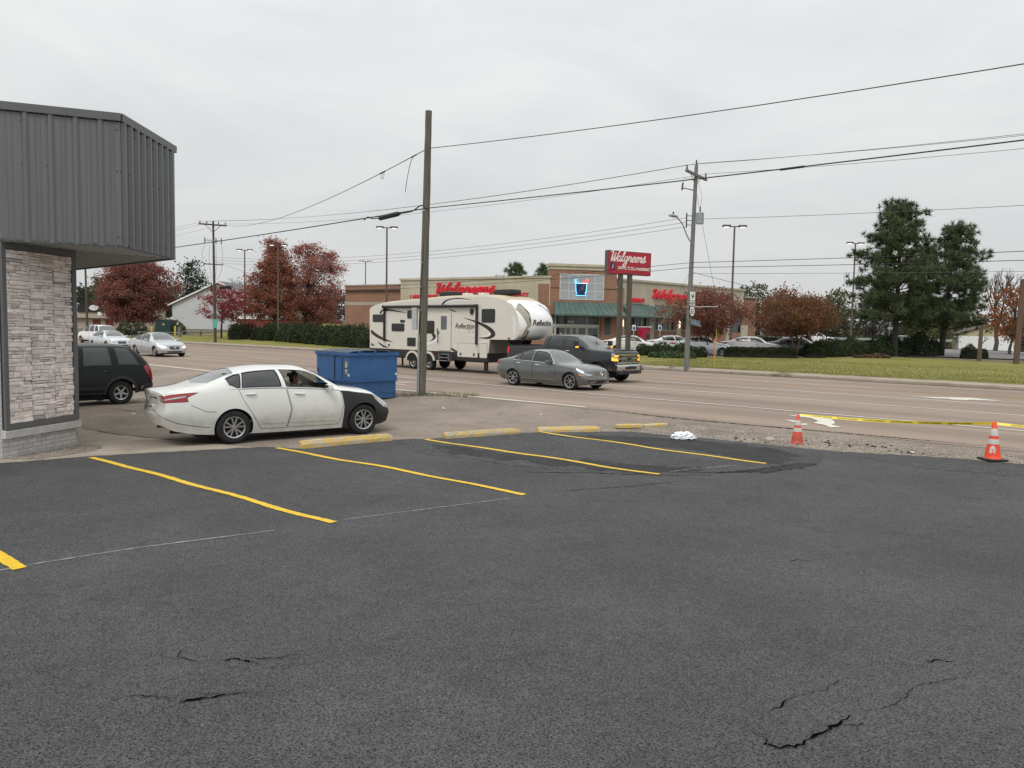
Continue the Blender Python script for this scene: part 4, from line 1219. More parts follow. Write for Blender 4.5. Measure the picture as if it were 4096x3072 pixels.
# ---- silver car in the road, left
def sedan_like(name, label, loc, rz, pm, scale=1.0, group=None, grille='plain', lit=False, style=(5, 'pair'), st=ST_M, Ln=LM, detail=True, **k):
    W_, WS_, RG_, D_, HD_, TL_ = (W_M, WS_M, RG_M, D_M, HD_M, TL_M) if st is ST_M else (W_A, WS_A, RG_A, D_A, HD_A, TL_A)
    wh = [(1.06, .316), (3.82, .316)] if st is ST_M else [(1.34, .332), (4.116, .332)]
    R_ = wh[0][1]
    fp = ([.2, .4, .56, .7, .9], [-.03, 0.03, -.02, -.06, -.10])
    def extra(S):
        zt = S.pos(np.array([S.L]), np.array([V2]))[0][2]
        return [grille_front(S, .46, zt - .20, zt - .01, w2=.40), grille_front(S, .62, .27, .35, 'lower_intake')]
    root, S, cx, ob = sedan(name, label, loc, rz, st, wh, R_, pm, W_, WS_, RG_, D_, HD_, TL_, style=style, front=(.25, fp), rear=(.12, PROF_R), extra=extra, group=group, arch=R_ * 1.12, mir=(2.9, .99, pm), dx=.10, hmat=M_HEADLIT if lit else None, detail=detail, **k)
    zt = S.pos(np.array([S.L]), np.array([V2]))[0][2]
    mb = MB()
    for z in np.linspace(zt - .18, zt - .03, 4): nose_bar(mb, S, cx, -.27, .27, z, .014, .02, 6, proud=.012)
    if grille == 'crest':
        xb = cx + nose_x(S, 0, zt - .1) + .03
        mb.add([(xb, -.07, zt - .06), (xb, .07, zt - .06), (xb, .045, zt - .14), (xb, -.045, zt - .14), (xb + .015, 0, zt - .09)], [(0, 1, 4), (1, 2, 4), (2, 3, 4), (3, 0, 4)])
    mb.build('grille_bars', M_CHROME, root)
    if scale != 1.0: root.scale = (scale,) * 3
    return root, S, cx
cad, _, _ = sedan_like('sedan', 'silver sedan with lit headlamps and bright crested grille', road_loc(-49.5 + (LM / 2 - 3.82) * 1.08, 21.7, .004), ROAD_ROT, P_SILV, 1.08, None, 'crest', True)
kia, _, _ = sedan_like('sedan', 'pale silver sedan following close behind the crested sedan', road_loc(-66.0, 24.2, .004), ROAD_ROT, P_BLUW, 1.05, None, 'plain', False)

# ---- black estate SUV nosing into the apron, seen from its left flank
ST_J = [(0, .50, .78, .62, .86, .82, .85, .86, .6, .87), (.05, .46, .82, .64, .89, .98, .87, 1.06, .66, 1.07), (.12, .42, .84, .64, .91, 1.06, .88, 1.19, .67, 1.21), (.45, .37, .86, .62, .925, 1.09, .89, 1.47, .67, 1.52),
        (.75, .34, .865, .62, .93, 1.10, .892, 1.63, .665, 1.69), (1.05, .33, .865, .62, .93, 1.10, .893, 1.66, .665, 1.725), (1.6, .33, .865, .62, .93, 1.10, .893, 1.67, .665, 1.74), (2.4, .33, .865, .62, .93, 1.09, .893, 1.66, .665, 1.735),
        (2.9, .33, .865, .62, .93, 1.08, .893, 1.58, .675, 1.67), (3.2, .33, .865, .62, .93, 1.075, .89, 1.38, .70, 1.46), (3.5, .33, .865, .62, .93, 1.06, .885, 1.14, .75, 1.21), (3.7, .33, .865, .62, .93, 1.04, .88, 1.10, .72, 1.13),
        (4.3, .34, .86, .62, .91, .97, .85, 1.04, .62, 1.06), (4.62, .36, .82, .6, .86, .86, .81, .92, .55, .94), (4.74, .40, .76, .58, .80, .72, .76, .78, .5, .80)]
LJ = 4.74
def jeep():
    global ST_J
    ST_J = [tuple(v * (1.085 if i in (5, 7, 9) else (1.05 if i == 8 else 1)) for i, v in enumerate(r)) for r in ST_J]
    hd = math.atan2(-.76, -.65)
    c_, s_ = math.cos(hd), math.sin(hd)
    xw, yw = 1.05 - LJ / 2, .80
    loc = (-12.18 - (xw * c_ - yw * s_), 23.64 - (xw * s_ + yw * c_), -.405)
    Wj = [([(.42, .08), (1.10, .08), (1.20, .90), (.80, .90)], 'r'), ([(1.30, .06), (2.12, .06), (2.08, .92), (1.38, .92)], 'r'), ([(2.24, .06), (3.18, .08), (3.08, .5), (2.86, .92), (2.22, .92)], 'r')]
    Dj = [[(1.24, .53), (1.26, .36), (1.48, .28), (1.62, .06), (2.16, .06), (2.18, .53)], [(2.19, .06), (3.3, .06), (3.36, .3), (3.3, .53), (2.20, .53)]]
    TLj = [[(-.12, .53), (-.10, .36), (.06, .34), (.20, .44), (.32, .535), (.20, .60), (.05, .60)]]
    def extra(S):
        return [dict(poly=[(-1.02, .2), (-1.02, -.02), (.42, -.02), (.40, .16), (.3, .27), (-.5, .27)], name='rear_bumper', mat=M_BLKPL, off=.02)]
    root, S, cx, ob = sedan('suv', 'faded black estate SUV parked beyond the stone clad wall', loc, hd, ST_J, [(1.05, .375), (3.83, .375)], .375, P_BLK, Wj,
        [(3.46, V3 + .02), (2.82, V3 + .025), (2.74, 1.05), (3.66, 1.05)], [(.14, V3 + .03), (.62, V3 + .03), (.7, 1.05), (.16, 1.05)], Dj, [], TLj, style=(5, 'wide'), front=(.2, None), rear=(.08, None), extra=extra, arch=.43, rear_mat=M_PRIV, front_mat=M_PRIV,
        screens=M_PRIV, wheel_w=.245, rimr=.58, dx=.075)
    # wheel arch flares, lower cladding, roof bars, filler flap
    for sd in (-1, 1):
        for xw_ in (1.05, 3.83):
            pts = []
            for a in np.linspace(-.1, math.pi + .1, 18):
                X = xw_ + .475 * math.cos(a); Z = .375 + .475 * math.sin(a)
                pts.append((X, S.v_at(X, max(Z, .34))))
            strip(S, pts, .09, M_BLKPL, root, sd, cx, off=.022, name='wheel_arch_flare')
        strip(S, [(1.55, .20), (3.32, .20)], .11, M_BLKPL, root, sd, cx, off=.015, name='door_moulding')
        strip(S, [(1.5, .05), (3.4, .05)], .05, M_BLKPL, root, sd, cx, off=.012, name='sill_cladding')
        mb = MB()
        mb.tube([(cx + .75, sd * .60, 1.70), (cx + .85, sd * .60, 1.765), (cx + 2.5, sd * .60, 1.775), (cx + 2.65, sd * .60, 1.70)], .022, 8)
        mb.build('roof_rail', M_BLKPL, root, smooth=True)
        mb = MB(); q = S.pos(np.array([.62]), np.array([.42]))[0]
        mb.lathe([(.055, 0), (.06, .006), (.068, 0)], 16, (cx + q[0], sd * (q[1] + .002), q[2]), Matrix.Rotation(math.radians(-90 * sd), 4, 'X'), False); mb.build('filler_flap', M_SEAM, root)
    for x in (1.05, 2.3):
        mb = MB(); mb.tube([(cx + x, -.62, 1.785), (cx + x, 0, 1.80), (cx + x, .62, 1.785)], .02, 8); mb.build('roof_bar', M_BLKPL, root, smooth=True)
    return root
jeep()

# ---- white family SUV driving off on the far side
ST_S = [tuple([r[0]] + list(r[1:])) for r in ST_J]
def acadia():
    Wj = [([(.42, .08), (1.10, .08), (1.20, .90), (.80, .90)], 'r'), ([(1.30, .06), (2.12, .06), (2.08, .92), (1.38, .92)], 'r'), ([(2.24, .06), (3.18, .08), (3.08, .5), (2.86, .92), (2.22, .92)], 'f')]
    Dj = [[(1.24, .53), (1.26, .36), (1.48, .28), (1.62, .06), (2.16, .06), (2.18, .53)], [(2.19, .06), (3.3, .06), (3.36, .3), (3.3, .53), (2.20, .53)]]
    def extra(S):
        return [dict(poly=[(-1.02, .18), (-1.02, -.02), (.3, -.02), (.3, .12)], name='rear_bumper', mat=M_BLKPL, off=.01), dict(poly=[(-1.02, .36), (-.78, .36), (-.78, .25), (-1.02, .25)], name='number_plate', mat=M_BLKPL, side='center', off=.01)]
    root, S, cx, ob = sedan('suv', 'white SUV driving away, its tail toward the lot', road_loc(-84.2, 29.6, .004), ROAD_ROT + math.pi + .15, ST_S, [(1.05, .365), (3.83, .365)], .365, P_PWHT, Wj,
        [(3.46, V3 + .02), (2.82, V3 + .025), (2.74, 1.05), (3.66, 1.05)], [(.14, V2 + .04), (.62, V3 - .03), (.7, 1.05), (.10, 1.05)], Dj, [], [[(-.30, .36), (-.28, .50), (.05, .52), (.22, .50), (.2, .38)]], style=(6, 'one'), front=(.2, None), rear=(.10, None), extra=extra, arch=.41,
        rear_mat=M_PRIV, front_mat=M_PRIV, wheel_w=.245, dx=.11)
acadia()

# ---- dark pickup towing the trailer
ST_T = [(0, .66, .90, .9, .97, 1.36, .95, 1.385, .86, 1.38), (.08, .58, .94, .88, 1.0, 1.40, .975, 1.425, .86, 1.42), (2.14, .52, .95, .86, 1.0, 1.42, .98, 1.445, .86, 1.44), (2.18, .52, .95, .86, 1.0, 1.43, .975, 1.80, .73, 1.86),
        (2.32, .52, .95, .86, 1.0, 1.435, .975, 1.91, .745, 1.96), (3.1, .52, .95, .86, 1.0, 1.425, .975, 1.93, .755, 1.985), (3.75, .52, .95, .86, 1.0, 1.41, .975, 1.90, .755, 1.97), (4.05, .52, .95, .86, 1.0, 1.395, .97, 1.78, .765, 1.87),
        (4.4, .52, .95, .86, 1.0, 1.375, .965, 1.58, .785, 1.67), (4.62, .52, .95, .86, 1.0, 1.36, .96, 1.43, .81, 1.51), (4.85, .52, .95, .86, 1.0, 1.33, .955, 1.39, .79, 1.43), (5.4, .53, .95, .86, .995, 1.29, .955, 1.37, .76, 1.40),
        (5.85, .55, .95, .86, .985, 1.265, .945, 1.35, .74, 1.375), (6.02, .58, .93, .86, .96, 1.235, .935, 1.32, .72, 1.34), (6.08, .62, .90, .86, .94, 1.18, .92, 1.25, .70, 1.26)]
LT = 6.08
def truck():
    Wt = [([(2.44, .07), (3.22, .07), (3.22, .93), (2.50, .93)], 'r'), ([(3.36, .07), (4.28, .09), (4.16, .48), (3.92, .93), (3.36, .93)], 'r')]
    Dt = [[(2.36, .53), (2.36, .06), (3.28, .06), (3.28, .53)], [(3.30, .06), (4.42, .06), (4.46, .3), (4.42, .53), (3.30, .53)]]
    HDt = [[(5.92, .53), (LT + .26, .53), (LT + .26, .42), (5.94, .42)], [(5.94, .405), (LT + .24, .405), (LT + .24, .31), (5.96, .31)]]
    def extra(S):
        return [dict(poly=[(LT + 1.02, .55), (LT + .02, .55), (LT + .02, .27), (LT + 1.02, .27)], name='grille', mat=M_BLKPL, side='center', off=-.02),
                dict(poly=[(5.25, .80), (LT + .0, .80), (LT + 0, .60), (5.25, .60)], name='hood_side', mat=P_TRK),
                dict(poly=[(-.02, .50), (-.02, .36), (.11, .36), (.11, .50)], name='tail_lamp', mat=M_REDLIT, off=.006)]
    def ex2(S):
        e_ = extra(S)
        hd_ = [dict(poly=p, name='headlight', mat=M_LENS if i == 0 else M_AMBLIT, off=.006, trim=(.012, M_SEAM, 'lamp_seal')) for i, p in enumerate(HDt)]
        hd2 = [dict(poly=[(LT - .02, .52), (LT + .24, .52), (LT + .24, .44), (LT - .02, .44)], name='turn_signal', mat=M_AMBLIT, off=.008)]
        return hd2 + hd_ + [e_[0], e_[2]]
    s0, t0 = -24.0 + LT / 2, 27.15
    root, S, cx, ob = sedan('pickup_truck', 'dark slate crew cab pickup towing the cream trailer', road_loc(s0, t0, .004), ROAD_ROT, ST_T, [(1.25, .40), (5.12, .40)], .40, P_TRK, Wt,
        [(4.58, V3 + .02), (3.86, V3 + .025), (3.80, 1.05), (4.80, 1.05)], [(2.17, V3 + .02), (2.22, V3 + .02), (2.24, 1.05), (2.165, 1.05)], Dt, [], [], style=(6, 'one'), front=(.10, None), rear=(.02, None), extra=ex2, arch=.47,
        rear_mat=M_PRIV, front_mat=M_PRIV, wheel_w=.27, rimr=.58, dx=.085, hand_mat=M_CHROME, cat='pickup')
    for z, h in ((1.185, .06), (1.02, .055), (.84, .06)):
        mb = MB(); nose_bar(mb, S, cx, -.80, .80, z, h, .05, 10, proud=.03); mb.build('grille_bar', M_CHROME, root)
    mb = MB()   # mesh of the grille
    for z in np.arange(.88, 1.17, .038):
        nose_bar(mb, S, cx, -.52, .52, z, .010, .015, 10, proud=.012)
    for y in np.arange(-.52, .53, .052):
        x = cx + nose_x(S, y, .95) + .012
        mb.box((x, y, 1.01), (.014, .010, .30))
    mb.build('grille_mesh', M_ALLOY, root)
    mb = MB(); x = cx + nose_x(S, 0, .97) + .05
    mb.prism([(-.13, -.028), (-.05, -.028), (-.05, -.05), (.05, -.05), (.05, -.028), (.13, -.028), (.15, .028), (.05, .028), (.05, .05), (-.05, .05), (-.05, .028), (-.11, .028)], lambda u, v, d: (x + d, -u, 1.02 + v), -.01, .01)
    mb.build('grille_badge', M_BLKPL, root)
    # chrome bumper with end caps, intake, tow hooks
    def bump_x(y): return cx + LT + .14 - .13 * (abs(y) / 1.0) ** 2.2
    mb = MB()
    ys = np.linspace(-1.0, 1.0, 17)
    prof = [(.74, -.10), (.77, -.01), (.72, .0), (.60, -.005), (.52, -.04), (.49, -.12)]
    V = [(bump_x(y) + dx_, y, z + (-.0 if abs(y) < .6 else 0)) for y in ys for (z, dx_) in prof]
    k = len(prof)
    F_ = [(i * k + j, i * k + j + 1, (i + 1) * k + j + 1, (i + 1) * k + j) for i in range(16) for j in range(k - 1)]
    mk('front_bumper', V, F_, M_CHROME, root, smooth=True, sharp=40)
    mb = MB()
    for sd in (-1, 1):
        mb.box((cx + LT - .12, sd * .99, .63), (.45, .03, .25))
    mb.build('bumper_end', M_CHROME, root)
    mb = MB(); mb.bbox((cx + LT + .135, 0, .63), (.03, .78, .13), .01); mb.bbox((cx + LT + .02, 0, .44), (.16, 1.7, .14), .04); mb.build('bumper_intake', M_BLKPL, root)
    mb = MB(); mb.bbox((cx + LT + .158, 0, .64), (.012, .32, .15), .004); mb.build('number_plate', M_BLKPL, root)
    for sd in (-1, 1):
        mb = MB(); mb.tube([(cx + LT + .02, sd * .45, .50), (cx + LT + .15, sd * .45, .48), (cx + LT + .15, sd * .39, .48), (cx + LT + .02, sd * .39, .50)], .016, 8); mb.build('tow_hook', M_BLKPL, root)
        # tall towing mirrors with lit repeaters
        mb = MB(); mb.bbox((cx + 4.22, sd * 1.26, 1.56), (.13, .24, .34), .035); mb.tube([(cx + 4.2, sd * .96, 1.45), (cx + 4.22, sd * 1.2, 1.47)], .035, 8)
        o = mb.build('towing_mirror', M_BLKPL, root, smooth=True, sharp=40)
        mb = MB(); mb.bbox((cx + 4.29, sd * 1.27, 1.46), (.02, .20, .07), .006); mb.build('turn_repeater', M_AMBLIT, o)
        strip(S, [(2.5, .50), (3.2, .50)], .001, M_SEAM, root, sd, cx)
    # bonnet shield, aerial, roof lamps, tonneau
    mb = MB()
    nose = [(cx + LT - .10 - .12 * (y / .8) ** 2, y, 1.36 - .03 * (y / .8) ** 2) for y in np.linspace(-.80, .80, 13)]
    mb.tube(nose, .035, 8); mb.build('bonnet_deflector', M_BLKPL, root, smooth=True)
    mb = MB(); mb.tube([(cx + 5.0, -.86, 1.33), (cx + 4.98, -.86, 2.05)], .006, 5); mb.build('aerial', M_BLKPL, root)
    mb = MB(); mb.bbox((cx + 1.1, 0, 1.455), (2.05, 1.66, .03), .01); mb.build('bed_floor', M_BLKPL, root)
    return root
truck()

# ---- cars in front of the store, hidden low behind the hedges
gp = 'cars parked in front of the store'
parked = [(-35.6, 54.3, P_PWHT, 'white fastback sedan, the car nearest the sign posts', math.radians(-16), ST_A), (-33.6, 57.6, P_PWHT, 'white hatchback tail behind the white fastback', math.radians(8), ST_A), (-29.9, 55.6, P_BLUW, 'pale silver car half hidden by the crape myrtle trunk', math.radians(-14), ST_A),
          (-27.3, 59.2, P_PWHT, 'white sedan behind the lamp post base and hedge', math.radians(-18), ST_A), (-24.4, 61.2, P_DKG, 'dark grey sedan beside the white one, by the hedge', math.radians(-18), ST_A)]
first = None
for (s, t, pm, lab, rz, st) in parked:
    x, y = ST(s, t)
    r_, S_, c_ = sedan_like('parked_car', lab, (x, y, gz(x, y) - .02), rz, pm, 1.0, gp, st=st, Ln=LA, detail=(first is None))
    first = first or r_
# ------------------------------------------------------------------ the shop at the left: stone panel corner, grey brick, ribbed metal fascia
M_STONE = pmat('pinkish_ledge_stone', (0.70, 0.60, 0.565), 0.9, var=0.16, scale=7, bump=0.9, bscale=28, objrand=0.09, bdist=0.012, col2=(0.84, 0.765, 0.73))
M_STONEG = pmat('grey_ledge_stone', (0.50, 0.47, 0.47), 0.9, var=0.15, scale=7, bump=0.9, bscale=28, objrand=0.2, bdist=0.02)
M_STONEB = pmat('buff_ledge_stone', (0.64, 0.55, 0.51), 0.9, var=0.15, scale=7, bump=0.9, bscale=28, objrand=0.18, bdist=0.02)
M_JOINT = pmat('dark_joint', (0.035, 0.03, 0.028), 0.95, var=0.3)
M_GBRICK = pmat('grey_painted_brick', (0.46, 0.45, 0.435), 0.75, var=0.10, scale=6, bump=0.5, bscale=45, objrand=0.07, spec=0.3)
M_MORTAR = pmat('grey_painted_mortar', (0.48, 0.47, 0.45), 0.85, var=0.15, scale=9, bump=0.4, bscale=50)
M_TRIM = pmat('charcoal_trim_paint', (0.12, 0.115, 0.115), 0.6, var=0.1, scale=5, bump=0.15)
M_METAL = pmat('grey_ribbed_steel', (0.148, 0.149, 0.154), 0.36, metal=0.35, var=0.07, scale=2.2, spec=0.5, stretch=(6, 6, 0.3))
M_METALC = pmat('dark_cap_steel', (0.135, 0.132, 0.137), 0.45, metal=0.2, var=0.08, scale=3)
M_SOFFIT = pmat('pale_soffit_board', (0.34, 0.345, 0.34), 0.7, var=0.06, scale=4)
M_ROOFD = pmat('flat_roof_felt', (0.06, 0.06, 0.06), 0.9, var=0.2)

def near_shop():
    P0 = Vector((-8.64, 12.88)); P1 = Vector((-8.35, 14.54))
    BZ = -0.26
    root = thing('shop_building', 'grey shop corner with stone clad wall and overhanging ribbed metal fascia', 'building', (P0.x, P0.y, BZ))
    rnd = random.Random(11)
    u = (P1 - P0).normalized(); LU = (P1 - P0).length
    n = Vector((u.y, -u.x))
    f = Vector((-0.9385, -0.345))
    rd = Vector((-0.742, 0.67))
    def W(p, z): return (p.x - P0.x, p.y - P0.y, z - BZ)
    def WU(a, d, z): return W(P0 + u * a + n * d, z)
    # core walls
    plan = [P0, P1, P1 + rd * 9, P1 + rd * 9 + f * 5, P0 + f * 6]
    mb = MB()
    mb.prism([(p.x, p.y) for p in plan], lambda a, b, d: W(Vector((a, b)), d), BZ, 3.47)
    mb.prism([(P0.x, P0.y), (P0.x + .2 * rd.x, P0.y + .2 * rd.y), (P0 + f * 6 + rd * .2)[:], (P0 + f * 6)[:]], lambda a, b, d: W(Vector((a, b)), d), 3.47, 5.6)
    mb.build('wall', M_MORTAR, root)
    # stone backing and frame boards
    mb = MB(); 
    def slab(a0, a1, z0, z1, d0, d1):
        vs = [WU(a, d, z) for z in (z0, z1) for (a, d) in ((a0, d0), (a1, d0), (a1, d1), (a0, d1))]
        return vs, [(0, 1, 2, 3)[::-1], (4, 5, 6, 7), (0, 1, 5, 4), (1, 2, 6, 5), (2, 3, 7, 6), (3, 0, 4, 7)]
    mb.add(*slab(0.0, LU, .27, 3.46, .001, .03)); mb.build('panel_backing', M_JOINT, root)
    for nm, (a0, a1, z0, z1) in dict(a=(0.0, .085, .27, 3.465), b=(LU - .09, LU + .012, .27, 3.465), c=(.085, LU - .09, .272, .365), d=(.085, LU - .09, 3.345, 3.465)).items():
        mb = MB(); mb.add(*slab(a0, a1, z0, z1, .0, .075)); mb.build('frame_board', M_TRIM, root)
    # return of the right corner board on the road side
    mb = MB(); q = P1 + u * 0.012
    mb.prism([q[:], (q + n * .075)[:], (q + n * .075 + rd * .12)[:], (q + rd * .12)[:]], lambda a, b, d: W(Vector((a, b)), d), .27, 3.464); mb.build('frame_board', M_TRIM, root)
    # ledge stones, each its own piece
    cols = [(.09, .60), (.605, 1.14), (1.145, LU - .095)]
    STN = []
    rows_breaks = [.37, 1.02, 1.68, 2.34, 3.34]
    shared = {}
    for (a0, a1) in cols:
        z = .37
        while z < 3.335:
            h = rnd.choice((.035, .05, .05, .06, .07, .085, .11))
            nb = [b for b in rows_breaks if b > z + .01][0]
            if z + h > nb - .035: h = nb - z - .004
            a = a0
            while a < a1 - .01:
                ln = rnd.choice((.07, .11, .16, .22, .28, .36))
                if a + ln > a1 - .06: ln = a1 - a
                parts_ = [(z, h)]
                if h > .10 and rnd.random() < .45: parts_ = [(z, h * .48), (z + h * .48, h * .52)]
                for (zz, hh) in parts_:
                    d = .036 + rnd.uniform(0.0, .034)
                    g = rnd.choice((.001, .003, .005))
                    j = lambda k=.006: rnd.uniform(-k, k)
                    vs = [WU(a + g, .03, zz + g), WU(a + ln - g, .03, zz + g), WU(a + ln - g, .03, zz + hh - g), WU(a + g, .03, zz + hh - g),
                          WU(a + g + j(.003), d + j(.010), zz + g + j(.003)), WU(a + ln - g + j(.003), d + j(.010), zz + g + j(.003)), WU(a + ln - g + j(.003), d + j(.010), zz + hh - g + j(.003)), WU(a + g + j(.003), d + j(.010), zz + hh - g + j(.003)),
                          WU(a + ln * rnd.uniform(.3, .7), d + .008, zz + hh * rnd.uniform(.35, .65))]
                    fs = [(0, 1, 5, 4), (1, 2, 6, 5), (2, 3, 7, 6), (3, 0, 4, 7), (4, 5, 8), (5, 6, 8), (6, 7, 8), (7, 4, 8)]
                    r_ = rnd.random()
                    STN.append((ln * hh, vs, fs, M_STONEG if r_ < .06 else (M_STONEB if r_ < .18 else M_STONE)))
                a += ln
            z += h
    STN.sort(key=lambda q: -q[0])
    for (_, vs, fs, m_) in STN[:296]: mk('stone', vs, fs, m_, root)
    mb = MB()
    for (_, vs, fs, m_) in STN[296:]: mb.add(vs, fs)
    mb.build('small_stones', M_STONE, root)['kind'] = 'stuff'
    # brick plinth under the panel, sill course, and the brick pier at the picture's edge
    def brick(a0, a1, z0, z1, base, dirv, nv, d):
        g = .004
        pts = []
        for z in (z0 + g, z1 - g):
            for (a, dd) in ((a0 + g, 0), (a1 - g, 0), (a1 - g, d + rnd.uniform(-.0015, .0015)), (a0 + g, d + rnd.uniform(-.0015, .0015))):
                p = base + dirv * a + nv * dd; pts.append(W(p, z))
        return pts, [(0, 1, 2, 3)[::-1], (4, 5, 6, 7), (0, 1, 5, 4), (1, 2, 6, 5), (2, 3, 7, 6), (3, 0, 4, 7)]
    for c_ in range(5):
        z0 = -.26 + c_ * .078; a = -.1 * (c_ % 2)
        while a < LU - .01:
            a1 = min(a + .205, LU)
            if LU - a1 < .05: a1 = LU
            if a1 - max(a, 0) > .03:
                vs, fs = brick(max(a, 0), a1, z0, z0 + .078, P0, u, n, .016); mk('brick', vs, fs, M_GBRICK, root)
            a += .205
    mb = MB()   # sloping sill
    vs = [WU(-.03, .0, .125), WU(LU + .05, .0, .125), WU(LU + .05, .085, .125), WU(-.03, .085, .125), WU(-.03, .0, .275), WU(LU + .05, .0, .275), WU(LU + .05, .09, .245), WU(-.03, .09, .245)]
    mb.add(vs, [(3, 2, 1, 0), (4, 5, 6, 7), (0, 1, 5, 4), (1, 2, 6, 5), (2, 3, 7, 6), (3, 0, 4, 7)]); mb.build('sill', M_GBRICK, root)
    nf = Vector((-f.y, f.x)); nf = nf if nf.dot(Vector((0, -1))) > 0 else -nf
    for c_ in range(76):
        z0 = -.26 + c_ * .077
        for k, (a0, a1) in enumerate(((0.0, .2), (.2, .4), (.4, .6)) if c_ % 2 else ((0.0, .1), (.1, .3), (.3, .5))):
            if z0 > 5.5: continue
            vs, fs = brick(a0, a1, z0, z0 + .077, P0, f, nf, .016); mk('brick', vs, fs, M_GBRICK, root)
    # fascia
    A = P0 + Vector((.075, -.055)); B = Vector((-6.86, 13.48)); C_ = Vector((-6.97, 15.85))
    A = B + (-(B - Vector((-8.6, 12.84)))) * .985
    def panels(a, b, bay, off0, cap=True):
        d = (b - a); ln = d.length; d.normalize(); nn = Vector((d.y, -d.x))
        cuts = [0.0]; x = off0
        while x < ln - .04: cuts.append(x); x += bay
        cuts.append(ln)
        for i in range(len(cuts) - 1):
            x0, x1 = cuts[i], cuts[i + 1]
            r0 = 0.0 if i == 0 else 1.0; r1 = 0.0 if i == len(cuts) - 2 else 1.0
            H = .034 if bay > .3 else .05
            prof = [(x0, H * r0), (x0 + .022 * r0, H * r0), (x0 + .062 * r0, 0)]
            w_ = (x1 - .062 * r1) - (x0 + .062 * r0)
            if w_ > .15:
                for q in (.36, .62):
                    m_ = x0 + .062 * r0 + w_ * q
                    prof += [(m_ - .014, 0), (m_ - .006, .007), (m_ + .006, .007), (m_ + .014, 0)]
            prof += [(x1 - .062 * r1, 0), (x1 - .022 * r1, H * r1), (x1, H * r1)]
            V, F_ = [], []
            for (s_, h_) in prof:
                p = a + d * s_ + nn * h_
                V += [W(p, 3.45), W(p, 5.62)]
            for k in range(len(prof) - 1): F_.append((2 * k, 2 * k + 2, 2 * k + 3, 2 * k + 1))
            o = mk('metal_panel', V, F_, M_METAL, root)
            # screws
            for z in (3.62, 4.75, 5.45):
                if rnd.random() < .8:
                    p = a + d * (x1 - .055 if w_ > .1 else x0) + nn * .003
                    mb = MB(); mb.box(W(p, z), (.016, .016, .016)); mb.build('screw', M_SEAM, o)
        # bottom closure strip
        mb = MB(); mb.prism([a[:], b[:], (b - nn * .03)[:], (a - nn * .03)[:]], lambda p, q, dd: W(Vector((p, q)), dd), 3.445, 3.475); mb.build('drip_edge', M_METALC, root)
        if not cap: return
        # cap: turned down over the front
        V = []
        for (dd, z) in ((.05, 5.60), (.055, 5.73), (-.30, 5.745), (-.30, 5.6)):
            e0 = a + nn * dd - d * (.0 if a is B else .3); e1 = b + nn * dd + d * (dd * .35 if b is B else .0)
            if a is B: e0 = a + nn * dd - d * dd * .35
            V += [W(e0, z), W(e1, z)]
        mb = MB(); mb.add(V, [(0, 1, 3, 2), (2, 3, 5, 4), (4, 5, 7, 6), (6, 7, 1, 0), (0, 2, 4, 6), (1, 7, 5, 3)]); mb.build('roof_cap', M_METALC, root)
    panels(A, B, .372, .40)
    panels(B, C_, .262, .0 + .10)
    D2 = C_ + rd * 7
    panels(C_, D2, .38, .2, False)
    # soffit boards, running parallel to the far edge
    poly = [A, B, C_, D2, P1 + rd * 7, P1, P0]
    mb = MB(); mb.prism([p[:] for p in poly], lambda a, b, d: W(Vector((a, b)), d), 3.475, 3.50); mb.build('soffit', M_SOFFIT, root)
    for k in range(12):
        q0 = P1.lerp(C_, (k + .5) / 12); 
        mb = MB(); nn = Vector((rd.y, -rd.x)).normalized() * .005
        mb.prism([(q0 - nn)[:], (q0 + nn)[:], (q0 + nn + rd * 6.5)[:], (q0 - nn + rd * 6.5)[:]], lambda a, b, d: W(Vector((a, b)), d), 3.470, 3.475); mb.build('soffit_joint', M_SEAM, root)
    mb = MB(); mb.prism([p[:] for p in [A, B, C_, D2, P0 + f * 6 + rd * 9, P0 + f * 6]], lambda a, b, d: W(Vector((a, b)), d), 5.58, 5.6); mb.build('roof', M_ROOFD, root)
near_shop()

